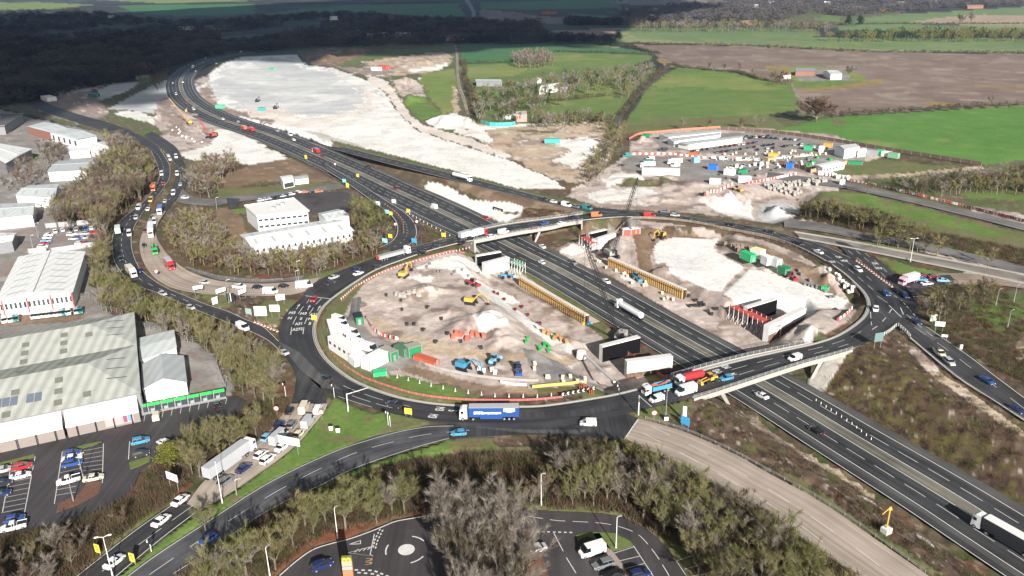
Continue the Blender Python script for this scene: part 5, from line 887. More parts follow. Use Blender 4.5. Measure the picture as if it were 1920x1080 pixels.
cabin('container', 'bright green container in the middle of the right-hand island', 1402, 487, 24, 11, 7, 3, 3, M_CLG, cat='container'); cabin('site_cabin', 'white and yellow cabin behind the bright green container', 1420, 482, 20, 6, 5, 3.5, 3.6, M_CORW, mat('cream', (.7, .68, .4), .6)); cabin('site_cabin', 'white welfare cabin right of the bright green container', 1437, 495, 16, 8, 4, 3, 3.4, M_CORW); cabin('site_cabin', 'pale grey welfare cabin farthest right on the island', 1452, 497, 20, 8, 5, 3, 3, mat('cabin_grey', (.5, .52, .5), .6)); cabin('container', 'dark green tank container on the right-hand island', 1470, 512, 18, 8, 4.5, 3, 2.6, M_CG, cat='container'); cabin('skip', 'small green skip near the chalk slab corner', 1547, 545, 10, 2, 2.5, 1.8, 1.6, M_CLG, cat='skip')
CB = [('site_cabin', 'long white cabin on the near edge of the grey parking yard', 1239, 327, 40, 1, 22, 5, 3.4, M_CORW), ('container', 'dark green container between two white lorries in the grey yard', 1216, 306, 20, 0, 8, 3, 3, mat('deep_green', (.03, .14, .1), .6)), ('container', 'blue container in the middle of the compound', 1337, 318, 20, 2, 7, 4, 4, M_CBL), ('site_cabin', 'white cabin right of the blue container', 1368, 327, 20, 2, 8, 5, 4, M_CORW), ('container', 'green container right of the white cabin in the compound', 1390, 325, 24, -4, 9, 4, 3, M_CG),
 ('site_cabin', 'white cabin on the barrier line above the chalk bowl', 1395, 341, 20, 0, 9, 5, 4, M_CORW), ('site_cabin', 'white cabin with red end above the red and white stair barriers', 1341, 344, 20, 1, 8, 4, 3.5, M_CORW), ('container', 'light blue machine container on the yard fence', 1304, 304, 16, -2, 6, 4, 4, mat('pale_blue', (.2, .45, .6), .6)), ('container', 'orange flat stack of boards in the yard', 1302, 290, 20, 2, 10, 5, 1.2, M_ORANGE), ('container', 'tan timber stack at the compound centre', 1443, 302, 20, -3, 9, 5, 3, mat('tan_stack', (.5, .33, .16), .8)), ('container', 'yellow-roofed unit in the compound row', 1450, 294, 20, 1, 8, 4, 3, M_YEL), ('container', 'pale green unit at the compound rear', 1516, 281, 20, 2, 7, 4, 3.4, mat('mid_green', (.03, .4, .18), .6)), ('container', 'yellow unit near the large store tent', 1552, 276, 20, 2, 7, 4, 3.4, M_YEL), ('site_cabin', 'tall white cabin in front of the yellow unit', 1540, 285, 10, 1, 4, 4, 5, M_CORW),
 ('container', 'grey and white container at the field corner', 1636, 291, 20, 2, 8, 4, 4.4, M_STEEL), ('container', 'vivid green container at the field corner, left of the white one', 1649, 291, 20, 3, 7, 4, 4.4, mat('vivid_green', (.02, .5, .15), .6)), ('container', 'white container between two green ones at the field corner', 1661, 293, 20, 2, 7, 4, 4, M_CORW), ('container', 'soft green container at the end of the field corner row', 1675, 296, 20, 3, 8, 4, 4, mat('soft_green', (.2, .45, .25), .6)), ('container', 'dark green open container on the grass edge of the compound', 1603, 308, 20, 1, 10, 4, 2.5, M_CG), ('container', 'blue container beside the tan fence corner', 1481, 315, 10, 1, 5, 4, 4, M_CBL), ('container', 'green container on the haul road verge behind the yard', 1212, 257, 14, 1, 7, 4, 3, M_CG), ('site_cabin', 'white site tent by the barrier at the yard entrance', 1579, 346, 8, 1, 3, 3, 3.5, M_CORW),
 ('container', 'turquoise container on the tan earthworks', 1036, 268, 20, 0, 11, 4, 3, M_TEAL), ('container', 'green-roofed unit on the chalk beside the motorway bend', 414, 203, 20, 1, 9, 4, 3, mat('jade', (.1, .45, .28), .6)), ('container', 'turquoise unit on the chalk below the grey lake', 491, 208, 16, 1, 6, 4, 3, M_TEAL), ('container', 'small green unit far across the grey chalk', 511, 131, 14, 1, 10, 4, 2.5, mat('emerald', (.1, .4, .2), .6)), ('container', 'red unit on the far earthworks', 720, 129, 16, 1, 16, 8, 4, M_RED), ('site_cabin', 'white unit left of the red one on the far earthworks', 706, 132, 14, 1, 12, 8, 4, M_CORW), ('site_cabin', 'white compound unit beside the dark road at far left', 92, 188, 20, 6, 22, 9, 4, M_CORW), ('container', 'teal unit on the dark ground between two pale chalk strips', 177, 181, 14, 1, 10, 7, 3, mat('dark_teal', (.03, .14, .15), .6))]
for nm, lb, px, py, dx, dy, L, w, h, m in CB: q = 1. if L > 20 or px < 1100 else .78; cabin(nm, lb, px, py, dx, dy, L*q, w*q, h*q, m, cat='container' if nm == 'container' else 'cabin')
# ------------------------------------------------------------------ concrete abutment walls, sheet piles, scaffolds
def wall_line(parent, nm, a, b, ztop, zbot, th, m, mtop=None, face=None):
    A = np.array(un(a[0], a[1], ztop)); B_ = np.array(un(b[0], b[1], ztop)); o = np.array(parent.location[:2]); A = A-o; B_ = B_-o; d = (B_-A)/np.hypot(*(B_-A)); nn = np.array((d[1], -d[0]))
    if nn[1] > 0: nn = -nn
    ob = MB().prism([A, B_, B_-nn*th, A-nn*th], zbot, ztop, 0, 1).build(nm, [m, mtop or m], parent)
    if face:
        f, z0, z1 = face; MB().prism([A+nn*.03, B_+nn*.03, B_+nn*.008, A+nn*.008], z0, z1).build('face_coating', f, parent)
    return A, B_, nn
M_FORM = mat('rough_excavated_face', (.16, .1, .07), .95, noise=.5, nscale=1.2, bump=.8)
def abut(label, a0, a1, b0, b1, zt=-1.0, zb=-6.7, form=.45, zt2=None):
    x, y = un(*a0, zt); root = empty('abutment_walls', (x, y, 0)); tag(root, label, 'concrete walls')
    wall_line(root, 'rear_wall', a0, a1, zt, zb, 2.0, M_CONCW, face=(M_BITUMEN, zb, zt-.35))
    zt2 = zt if zt2 is None else zt2; wall_line(root, 'front_wall', b0, b1, zt2, zb, 2.2, M_CONCW, face=(M_FORM, zb, zb+(zt2-zb)*form) if form else None)
    return root
abut('pair of new concrete abutment walls nearest the nearer bridge, rear one coated black', (1130, 650), (1201, 632), (1176, 679), (1262, 668), -1., -6.7, .3)
abut('pair of new concrete abutment walls on the left of the motorway below the farther bridge', (894, 480), (940, 472), (909, 494), (955, 482), -1.2, -6.7, 0)
abut('pair of new concrete abutment walls behind the taller crane, above its red scaffolding', (1105, 438), (1139, 430), (1116, 450), (1156, 437), -1.0, -6.7, .1)
abut('pair of new concrete abutment walls at the corner of the chalk slab, with white posts below', (1402, 577), (1458, 560), (1443, 612), (1512, 578), -.6, -6.7, .45)
def piles(label, a, b, ztop, h, n):
    A = np.array(un(*a, ztop)); B_ = np.array(un(*b, ztop)); L = np.hypot(*(B_-A)); root = empty('sheet_pile_wall', (*A, ztop-h), math.atan2(*(B_-A)[::-1])); tag(root, label, 'retaining wall'); s = -1
    w = L/n; mb = MB(); 
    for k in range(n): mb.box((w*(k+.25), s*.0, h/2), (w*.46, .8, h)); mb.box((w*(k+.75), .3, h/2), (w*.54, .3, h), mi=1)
    mb.build('piles', [mat('ochre_steel', (.5, .32, .12), .75, noise=.25, nscale=1.), mat('shaded_recess', (.04, .025, .015), .9)], root); MB().box((L/2, .65, h+.08), (L, 1.3, .3)).build('capping_beam', M_CONCW, root)  # recess faces coloured near black in place of the shadow between piles
    MB().box((L/2, -.5, h*.82), (L, .35, .25)).build('waling', M_RUST, root)
    MB().prism([(0, 1.3), (L, 1.3), (L, 6), (0, 6)], -1, [h-.1, h-.1, .2, .2]).build('backfill', mat('backfill_soil', (.24, .18, .15), .95, noise=.3, nscale=.8, bump=.4), root)
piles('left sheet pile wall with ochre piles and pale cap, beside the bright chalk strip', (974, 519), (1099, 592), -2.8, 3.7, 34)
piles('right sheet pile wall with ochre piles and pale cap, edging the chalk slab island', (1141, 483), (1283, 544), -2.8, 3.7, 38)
def scaffold(label, a, b, z, h, dep, n, deck=M_RED):
    A = np.array(un(*a, z)); B_ = np.array(un(*b, z)); L = np.hypot(*(B_-A)); root = empty('scaffold', (*A, z), math.atan2(*(B_-A)[::-1])); tag(root, label, 'scaffolding')
    for k in range(n+1):
        x = L*k/n
        MB().tube((x, 0, 0), (x, 0, h+1), .1, n=5).tube((x, dep, 0), (x, dep, h+1), .1, n=5).tube((x, 0, 0), (x, dep, h), .07, n=4).tube((x, -1.2, 0), (x, 0, h*.5), .07, n=4).build('frame', M_WPOLE, root)
    MB().box((L/2, dep/2, h), (L, dep, .15)).build('deck', deck, root)
    g = MB(); 
    for zz in (h+.5, h+1): g.tube((0, 0, zz), (L, 0, zz), .06, n=4); g.tube((0, dep, zz), (L, dep, zz), .06, n=4)
    g.box((L/2, 0, h+.3), (L, .06, .5)); g.build('guard_rail', deck, root)
scaffold('red-decked scaffold on white props under the walls at the corner of the chalk slab', (1366, 598), (1446, 638), -6.6, 4.6, 4, 9)
scaffold('red-decked scaffold left of the walls behind the taller crane', (1086, 462), (1106, 474), -6.5, 4.4, 4, 4)
scaffold('green-topped scaffold tower by the left walls below the farther bridge', (955, 508), (975, 516), -6.5, 4, 3, 4, mat('green_net', (.2, .4, .3), .8))
for k, (px, py) in enumerate([(1178, 447), (1185, 446)]): cabin('formwork_stack', ('red formwork stack at the left, behind the taller crane', 'red formwork stack at the right, behind the taller crane')[k], px-4+k*8, py-8, 10, -1, 4.5, 3, 2.6, M_RED, M_WPLAS, cat='formwork')
# ------------------------------------------------------------------ trees
def rot_about(d, ang, rnd):
    a = d.orthogonal().normalized(); a.rotate(__import__('mathutils').Quaternion(d, rnd)); q = __import__('mathutils').Quaternion(a, ang); v = d.copy(); v.rotate(q); return v
def tree_geo(seed, h=10., spread=.55, nl=6, nb=7, nt=9, tw=.055, tl=1.3, up=.35, seg=4):
    """returns trunk builder (limbs) and crown triangles"""
    R = random.Random(seed); tb = MB(); tips = []
    lean = Vector((R.uniform(-.1, .1), R.uniform(-.1, .1), 1)).normalized(); th = h*R.uniform(.22, .34)
    p = Vector((0, 0, -.2)); top = lean*th; r0 = h*.02+.05; tb.tube(p, top, r0, r0*.75, 6)
    for i in range(nl):
        st = lean*th*R.uniform(.6, 1.); az = 2*math.pi*(i+R.random()*.6)/nl; inc = R.uniform(.15, spread*1.5); d = Vector((math.sin(inc)*math.cos(az), math.sin(inc)*math.sin(az), math.cos(inc))); L = (h-th)*R.uniform(.75, 1.05)*(1-.12*inc)
        q = st; r = r0*.5; n = 4; pts = [q]
        for k in range(n):
            d = (d+Vector((R.uniform(-.18, .18), R.uniform(-.18, .18), R.uniform(0, .16)))).normalized(); q2 = q+d*L/n; tb.tube(q, q2, r, r*.68, seg, cap=False); r *= .68; q = q2; pts.append(q)
        for j in range(nb):
            t = R.uniform(.25, 1.)*n; k = min(int(t), n-1); b = pts[k].lerp(pts[k+1], t-k); bd = rot_about(d, R.uniform(.35, .95), R.uniform(0, 6.28)); bd.z = abs(bd.z)*.7+up; bd.normalize(); bl = h*R.uniform(.12, .24)*(1.15-.45*t/n); b2 = b+bd*bl
            tb.tube(b, b2, .045+.002*h, .02, 3, cap=False)
            for m in range(nt): u = R.uniform(.15, 1); tips.append((b.lerp(b2, u), bd, bl))
    V = []; Fc = []
    for pt, bd, bl in tips:
        for e in range(4):
            d = rot_about(bd, R.uniform(.2, 1.1), R.uniform(0, 6.28)); d.z = d.z*.6+.35; d.normalize(); l = tl*R.uniform(.5, 1.1); s = d.orthogonal().normalized(); s.rotate(__import__('mathutils').Quaternion(d, R.uniform(0, 6.28))); s *= tw*.5; o = len(V); V += [pt-s, pt+s, pt+d*l]; Fc.append((o, o+1, o+2))
    return tb, V, Fc, tips
def leaf_geo(seed, centers, n, size, rad):
    R = random.Random(seed); V = []; Fc = []
    for i in range(n):
        c = Vector(R.choice(centers))+Vector((R.gauss(0, rad), R.gauss(0, rad), R.gauss(0, rad*.9))); a = Vector((R.gauss(0, 1), R.gauss(0, 1), R.gauss(0, 1))).normalized(); b = a.orthogonal().normalized()*size*R.uniform(.6, 1.3); c2 = a.cross(b).normalized()*size*R.uniform(.6, 1.3); o = len(V); V += [c-b-c2, c+b-c2*.4, c+b*.3+c2, c-b+c2*.6]; Fc.append((o, o+1, o+2, o+3))
    return V, Fc
def leafmat(name, a, b, rough=.8, ns=.35):
    m = bpy.data.materials.new(name); m.use_nodes = True; nt = m.node_tree; p = nt.nodes['Principled BSDF']; p.inputs['Roughness'].default_value = rough; p.inputs['Specular IOR Level'].default_value = .2
    g = nt.nodes.new('ShaderNodeNewGeometry'); n = nt.nodes.new('ShaderNodeTexNoise'); n.inputs['Scale'].default_value = ns; n.inputs['Detail'].default_value = 4; nt.links.new(g.outputs['Position'], n.inputs['Vector'])
    r = nt.nodes.new('ShaderNodeValToRGB'); r.color_ramp.elements[0].position = .38; r.color_ramp.elements[1].position = .62; r.color_ramp.elements[0].color = (*a, 1); r.color_ramp.elements[1].color = (*b, 1); nt.links.new(n.outputs[0], r.inputs[0]); nt.links.new(r.outputs[0], p.inputs['Base Color']); tl = nt.nodes.new('ShaderNodeBsdfTranslucent'); mx = nt.nodes.new('ShaderNodeMixShader'); mx.inputs[0].default_value = .42; nt.links.new(r.outputs[0], tl.inputs[0]); nt.links.new(p.outputs[0], mx.inputs[1]); nt.links.new(tl.outputs[0], mx.inputs[2]); nt.links.new(mx.outputs[0], nt.nodes['Material Output'].inputs[0]); MATS[name] = m; return m
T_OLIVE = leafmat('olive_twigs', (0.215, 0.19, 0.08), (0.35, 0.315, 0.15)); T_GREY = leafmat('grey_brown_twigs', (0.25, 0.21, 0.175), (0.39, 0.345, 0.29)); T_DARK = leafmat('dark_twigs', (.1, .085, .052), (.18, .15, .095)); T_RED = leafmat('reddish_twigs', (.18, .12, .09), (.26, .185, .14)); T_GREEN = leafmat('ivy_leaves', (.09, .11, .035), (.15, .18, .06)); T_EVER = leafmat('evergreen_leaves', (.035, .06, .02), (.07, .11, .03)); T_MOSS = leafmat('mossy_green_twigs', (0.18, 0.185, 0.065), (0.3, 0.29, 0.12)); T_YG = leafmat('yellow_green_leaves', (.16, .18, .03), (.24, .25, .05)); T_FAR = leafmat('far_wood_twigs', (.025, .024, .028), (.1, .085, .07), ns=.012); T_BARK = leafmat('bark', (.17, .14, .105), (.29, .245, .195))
KIND = {'olive': (T_OLIVE, .45), 'grey': (T_GREY, .6), 'dark': (T_DARK, .6), 'red': (T_RED, .5), 'moss': (T_MOSS, .5)}
def tri_mesh(name, V, Fc, m):
    k = len(Fc[0]); return attr_mesh(name, np.array([tuple(v) for v in V]), np.array(Fc), None, m, smooth=False)
PROTO = {}
for kd, (m, sp) in KIND.items():
    for s in range(3):
        tb, V, Fc, tips = tree_geo(hash(kd) % 0 if False else (sum(map(ord, kd))*7+s), 10., sp, 7+s, 9, 9, .042, 1.25)
        iv = None
        if kd in ('moss', 'olive', 'dark') or s == 2:
            cs = [v for v in tb.v[::9] if v[2] < 6.5]; lv, lf = leaf_geo(s, cs, 60 if kd != 'moss' else 120, .13, .35); iv = tri_mesh('ivy', lv, lf, T_GREEN)
        PROTO[(kd, s)] = (tb.mesh('trunk', T_BARK), tri_mesh('crown', V, Fc, m), iv)
for s in range(2):
    R = random.Random(s); cs = [(R.gauss(0, 1.6), R.gauss(0, 1.6), R.uniform(1.5, 9)) for _ in range(60)]; cs = [(x*(1.15-z/11), y*(1.15-z/11), z) for x, y, z in cs]; tb = MB().tube((0, 0, -.2), (0, 0, 7), .25, .08, 6)
    for c in cs[:18]: tb.tube((0, 0, c[2]*.7), c, .07, .03, 3, cap=False)
    for kd, m in (('ever', T_EVER), ('yg', T_YG)):
        lv, lf = leaf_geo(s, cs, 2600, .2, .55); PROTO[(kd, s)] = (tb.mesh('trunk', T_BARK), tri_mesh('crown', lv, lf, m), None)
tb, V, Fc, tips = tree_geo(77, 10., .8, 16, 15, 24, .05, .85, up=.2); PROTO[('big', 0)] = (tb.mesh('trunk', T_BARK), tri_mesh('crown', V, Fc, T_RED), None)
def place_tree(name, label, group, kd, s, x, y, z, hs, ws, rz):
    t, c, iv = PROTO[(kd, s)]; r = empty(name, (x, y, z), rz); r.scale = (ws, ws, hs); tag(r, label, 'tree', group); quick_obj('trunk', t, r); quick_obj('crown', c, r)
    if iv: quick_obj('ivy', iv, r)
    return r
# tree belts: name, label, polygon (survey), spacing m, height range, kinds, level
ZONES = [
 ('bare trees between the restaurant car park and the road', 'bare tree in the foreground thicket between the exit road and the restaurant car park', [(480, 1000), (545, 955), (620, 935), (700, 915), (800, 900), (810, 950), (740, 962), (640, 985), (560, 1030), (500, 1078), (380, 1080), (420, 1040)], 4.8, (7.5, 11.5), ('grey', 'olive', 'moss', 'grey'), 0),
 ('bare trees on the planted median of the restaurant car park', 'large grey bare tree on the median in the middle foreground', [(840, 935), (960, 945), (985, 985), (1000, 1080), (1020, 1180), (850, 1180), (838, 1040), (822, 980), (825, 900)], 4.2, (11, 15), ('grey', 'grey', 'dark', 'grey'), 0),
 ('green-stemmed trees below the concrete slip road', 'ivy-clad bare tree in the thicket below the concrete slip road', [(1060, 850), (1165, 835), (1230, 868), (1300, 900), (1380, 945), (1450, 985), (1520, 1035), (1590, 1090), (1580, 1160), (1400, 1160), (1330, 1060), (1270, 990), (1200, 950), (1080, 925), (1040, 890)], 4.6, (8, 12), ('moss', 'olive', 'grey', 'dark', 'olive', 'moss', 'grey'), 0),
 ('thin bare trees right of the central median', 'thin bare tree behind the white lamp post right of the central median', [(965, 895), (1060, 900), (1075, 935), (1000, 935), (968, 930)], 4.4, (5, 8), ('red', 'grey', 'olive'), 0),
 ('scrubby trees beside the retail car park', 'bare tree in the reddish scrub between the retail car park and the approach road', [(-40, 1040), (60, 1012), (180, 985), (250, 945), (300, 905), (340, 920), (310, 945), (240, 990), (140, 1070), (0, 1170), (-80, 1170)], 5.2, (5, 9), ('red', 'grey', 'olive', 'grey'), 0),
 ('olive trees behind the queueing traffic', 'olive-toned tree in the clump between the queueing lorry and the retail car park', [(325, 850), (350, 820), (420, 790), (465, 790), (505, 775), (520, 745), (545, 720), (540, 755), (500, 800), (430, 855), (385, 880), (340, 880)], 4.6, (6, 9), ('olive', 'olive', 'moss', 'olive'), 0),
 ('tree belt between the retail warehouse and the dual carriageway', 'olive-brown tree in the long belt between the retail warehouse and the dual carriageway', [(168, 525), (215, 510), (240, 545), (300, 568), (370, 598), (430, 628), (480, 650), (515, 675), (532, 705), (525, 735), (480, 748), (450, 730), (420, 700), (400, 650), (340, 620), (270, 590), (200, 575)], 4.3, (6.5, 10), ('olive', 'olive', 'moss', 'olive', 'grey'), 0),
 ('tree belt left of the dual carriageway', 'tall brown bare tree in the belt left of the dual carriageway bend', [(95, 395), (180, 320), (215, 250), (262, 285), (285, 320), (270, 360), (240, 388), (205, 410), (190, 430), (175, 500), (198, 500), (200, 430), (150, 405), (105, 415)], 5.6, (9, 14), ('grey', 'red', 'dark', 'olive'), 0),
 ('tree belt along the concrete road', 'olive-brown bare tree in the belt between the white workshop and the concrete road', [(318, 430), (345, 395), (400, 400), (420, 440), (460, 475), (560, 470), (650, 455), (670, 430), (700, 425), (745, 440), (735, 462), (690, 478), (620, 498), (560, 512), (480, 518), (410, 512), (360, 492), (325, 462)], 4.8, (6, 9.5), ('olive', 'grey', 'red', 'olive'), 0),
 ('trees beside the slip-road curve', 'dense ivy-green tree between the white workshop and the slip-road curve', [(655, 380), (690, 385), (720, 405), (742, 425), (735, 445), (690, 440), (665, 415)], 4.6, (7, 11), ('moss', 'ever', 'dark', 'moss', 'olive'), 0),
 ('brown trees on the bank above the offices', 'brown bare tree in the clump left of the bare brown bank', [(345, 340), (385, 300), (432, 290), (440, 310), (400, 345), (400, 365), (360, 362)], 6.5, (8, 12), ('olive', 'red', 'grey'), 0),
 ('hedge trees right of the roundabout', 'brown-green tree in the long dense belt right of the roundabout, above the old road', [(1500, 392), (1520, 380), (1600, 390), (1700, 422), (1800, 448), (1940, 490), (2100, 540), (2080, 570), (1930, 505), (1790, 470), (1680, 450), (1590, 425), (1510, 412)], 4.4, (7, 10.5), ('dark', 'olive', 'dark', 'moss', 'olive'), 0),
 ('upper hedge right of the compound road', 'brown tree in the upper belt below the bright green field', [(1610, 345), (1700, 340), (1800, 328), (1940, 322), (2060, 330), (2060, 370), (1930, 350), (1800, 350), (1740, 358), (1680, 360)], 5.2, (7, 10), ('dark', 'olive', 'grey'), 0),
 ('bushes right of the slip road', 'dark brown bushy tree on the bank right of the slip road', [(1740, 552), (1790, 530), (1870, 528), (1880, 545), (1830, 560), (1800, 590), (1760, 600), (1742, 580)], 5.6, (5, 8), ('dark', 'olive', 'dark', 'grey'), 0),
 ('farm garden trees', 'bare tree in the farmhouse grounds north of the motorway', [(890, 172), (960, 158), (1005, 150), (1060, 140), (1130, 132), (1215, 122), (1235, 130), (1210, 150), (1180, 185), (1160, 182), (1150, 160), (1070, 168), (1060, 190), (1010, 188), (1000, 222), (900, 222), (890, 200)], 15, (9, 15), ('grey', 'grey', 'dark', 'olive', 'ever'), 0),
 ('hedge along the earthworks', 'thin bare tree in the hedge between the farm meadow and the earthworks', [(1000, 218), (1140, 214), (1150, 226), (1000, 230)], 8, (7, 12), ('olive', 'grey', 'dark'), 0),
 ('small copse in the dark field', 'grey bare tree in the small copse on the green field', [(962, 100), (1035, 98), (1038, 116), (965, 118)], 13, (13, 18), ('grey', 'red'), 0),
 ('trees along the country lane', 'dark hedge tree along the country lane above the chalk yard', [(1088, 330), (1130, 262), (1140, 232), (1180, 232), (1165, 262), (1130, 320), (1105, 338)], 8, (6, 10), ('olive', 'dark', 'moss'), 0),
 ('trees around the hilltop farm', 'dark tree beside the hilltop farm buildings', [(1440, 146), (1455, 138), (1490, 140), (1490, 150), (1450, 153)], 13, (9, 12), ('dark', 'red', 'ever'), 0),
 ('plantation on the hill', 'olive conifer-like tree in the long plantation on the hill crest', [(1530, 68), (1600, 62), (1700, 58), (1920, 56), (2200, 56), (2200, 70), (1920, 70), (1560, 70)], 17, (13, 18), ('olive', 'moss', 'ever'), 0),
 ('wood edge on the right skyline', 'pale bare tree at the edge of the wood beyond the upper green field', [(1175, 50), (1280, 40), (1440, 44), (1560, 46), (1560, 53), (1440, 51), (1190, 52)], 20, (14, 20), ('grey', 'olive', 'dark'), 0),
 ('hedge on the motorway bend', 'dark tree on the dark bank beside the motorway bend', [(285, 148), (320, 128), (380, 112), (388, 116), (330, 138), (312, 155), (290, 160)], 13, (10, 14), ('dark', 'dark'), 0),
 ('industrial estate trees', 'bare tree between the white industrial units at far left', [(0, 330), (30, 310), (70, 290), (90, 262), (120, 285), (90, 330), (40, 345), (10, 350)], 11, (8, 12), ('grey', 'dark', 'red'), 0),
 ('roadside trees by the industrial units', 'bare tree behind the industrial units beside the dark road', [(150, 262), (190, 250), (235, 262), (250, 285), (215, 262), (160, 256)], 10, (10, 14), ('grey', 'olive'), 0),
]
cand = []
def clear(A, marg=1.6):
    ok = np.ones(len(A), bool)
    for rp in ROADP:
        P = np.array(rp); m = ok & (A[:, 0] > P[:, 0].min()-3) & (A[:, 0] < P[:, 0].max()+3) & (A[:, 1] > P[:, 1].min()-3) & (A[:, 1] < P[:, 1].max()+3)
        if m.any(): i = np.where(m)[0]; bad = inpoly(A[i, 0], A[i, 1], rp); d, _ = dist_polyline(A[i, 0], A[i, 1], rp+[rp[0]]); ok[i[bad | (d < marg)]] = False
    return A[ok]
for zi, (grp, lab, poly, sp, (h0, h1), kinds, lev) in enumerate(ZONES):
    P = np.array(UL(poly, lev+.26*(h0+h1))); x0, y0 = P.min(0); x1, y1 = P.max(0); R = random.Random(zi+5); xs = []; yy = y0; sp *= .84 if sp < 9 else .9
    while yy < y1:
        xx = x0
        while xx < x1: xs.append((xx+R.uniform(-.45, .45)*sp, yy+R.uniform(-.45, .45)*sp)); xx += sp
        yy += sp
    A = np.array(xs); A = A[inpoly(A[:, 0], A[:, 1], P)]; A = clear(A) if zi != 1 else A
    for x, y in A: h = R.uniform(h0, h1); cand.append((h*scale_at(x, y), zi, x, y, h, R.choice(kinds), R.random(), R.uniform(0, 6.28)))
SINGLE = [(1530, 229, 21, 21, 'big', 'large rounded brown tree at the corner of the bright green field', 0), (1330, 131, 10, 6, 'red', 'leftmost of four small bare trees on the ploughed field edge', 1), (1358, 133, 10, 6, 'red', 'second from left of four small bare trees on the ploughed field edge', 2), (1386, 134, 11, 6, 'red', 'third from left of four small bare trees on the ploughed field edge', 0), (1410, 142, 10, 6, 'grey', 'rightmost of four small bare trees on the ploughed field edge', 1),
 (318, 868, 6, 6, 'yg', 'yellow-green leafy tree beside the retail car park', 0), (1590, 47, 22, 14, 'ever', 'left one of two dark trees standing on the far green field', 0), (1612, 46, 20, 16, 'ever', 'right one of two dark trees standing on the far green field', 1), (1800, 45, 22, 20, 'dark', 'dark clump left of the hollow in the tan field', 0), (1820, 42, 22, 22, 'grey', 'dark clump on the right of the hollow in the tan field', 1), (1590, 143, 12, 10, 'dark', 'dark round tree right of the white barn', 2), (1160, 75, 14, 14, 'ever', 'dark tree at the left tip of the upper green field', 0), (1330, 243, 9, 6, 'red', 'small bare tree behind the rearmost site office block', 1), (1280, 243, 9, 7, 'grey', 'bare hedgerow tree above the site yard', 1), (1390, 240, 9, 7, 'red', 'bare tree on the verge above the compound car park', 2), (1420, 240, 11, 8, 'grey', 'taller bare tree on the verge above the compound car park', 0), (1858, 196, 10, 7, 'grey', 'lone thin tree on the edge of the bright green field', 0), (385, 995, 7, 6, 'moss', 'green-tinged tree on the lower side of the exit road', 1)]
for px, py, h, w, kd, lb, s in SINGLE:
    x, y = un(px, py); place_tree('tree', lb, None, kd, s % (2 if kd in ('ever', 'yg') else 3), x, y, tz1(x, y), h/10, w/6.5, random.uniform(0, 6))
cand.sort(reverse=True); NI = 280
zs = tz(np.array([c[2] for c in cand]), np.array([c[3] for c in cand]))
for k, (sz, zi, x, y, h, kd, rr, rz) in enumerate(cand[:NI]):
    place_tree('tree', ZONES[zi][1], ZONES[zi][0], kd, int(rr*3) % (2 if kd == 'ever' else 3), x, y, zs[k], h/10, h/10*(.72+.42*rr), rz)
# the rest of the belts, the far woods and the low scrub: one merged mesh each
LOD = {}
def lod(kd, seed, nt, tw, tl):
    tb, V, Fc, tips = tree_geo(seed, 10., .6, 5, 5, nt, tw, tl, seg=3); tb2 = [(f if len(f) == 4 else None) for f in tb.f]; V = np.array([tuple(v) for v in V]); F3 = np.array(Fc); tv = np.array(tb.v); tf = np.array([f for f in tb.f if len(f) == 4])[:60]
    tf3 = np.vstack([tf[:, :3], tf[:, [0, 2, 3]]]); return np.vstack([V, tv]), np.vstack([F3, tf3+len(V)])
def merged(name, label, items, m, lods, cat='trees'):
    Vs = []; Fs = []; o = 0
    for k, (x, y, z, hs, ws, rz) in enumerate(items):
        v, f = lods[k % len(lods)]; c, s = math.cos(rz), math.sin(rz); w = np.empty_like(v); w[:, 0] = (v[:, 0]*c-v[:, 1]*s)*ws+x; w[:, 1] = (v[:, 0]*s+v[:, 1]*c)*ws+y; w[:, 2] = v[:, 2]*hs+z; Vs.append(w); Fs.append(f+o); o += len(v)
    if not Vs: return
    ob = quick_obj(name, attr_mesh(name, np.vstack(Vs), np.vstack(Fs), None, m, smooth=False)); tag(ob, label, cat, kind='stuff')
lodA = [lod('x', 90+i, 6, .12, 1.6) for i in range(4)]
by = {}
for k, (sz, zi, x, y, h, kd, rr, rz) in enumerate(cand[NI:]):
    by.setdefault(kd, []).append((x, y, zs[NI+k], h/10, h/10*(.75+.45*rr), rz))
nmk = {'olive': ('olive_thicket', 'olive-toned twiggy tree cover filling the belts behind the nearer trees'), 'grey': ('bare_thicket', 'grey-brown bare tree cover in the farther belts and gardens'), 'dark': ('dark_thicket', 'dark brown tree cover in the belts right of the roundabout and beyond'), 'red': ('reddish_thicket', 'reddish-brown twiggy tree cover in the farther belts'), 'moss': ('green_thicket', 'mossy green tree cover in the farther belts'), 'ever': ('evergreen_thicket', 'dark evergreen cover among the farm trees and the hill plantation')}
for kd, it in by.items(): merged(nmk[kd][0], nmk[kd][1], it, T_EVER if kd == 'ever' else KIND[kd][0], lodA)
print('trees', len(cand))
# far woods
def scatter(poly, n, seed, lev=0):
    P = np.array(UL(poly, lev)); px = np.array(poly, float); R = np.random.default_rng(seed); x0, y0 = px.min(0); x1, y1 = px.max(0); X = R.uniform(x0, x1, n*3); Y = R.uniform(y0, y1, n*3); m = inpoly(X, Y, px); X = X[m][:n]; Y = Y[m][:n]; return [un(a, b) for a, b in zip(X, Y)], R
def farlod(seed):
    R = random.Random(seed); V = []; Fc = []
    for i in range(70):
        a = R.uniform(0, 6.28); rr = R.random()**.5*4.2; z = R.uniform(1.0, 9.5); rr *= (1.15-abs(z-5)/9); c = Vector((rr*math.cos(a), rr*math.sin(a), z)); d = Vector((R.gauss(0, 1), R.gauss(0, 1), R.gauss(0.4, 1))).normalized(); s = d.orthogonal().normalized()*.5; o = len(V); V += [c-s, c+s, c+d*1.9]; Fc.append((o, o+1, o+2))
    return np.array([tuple(v) for v in V]), np.array(Fc)
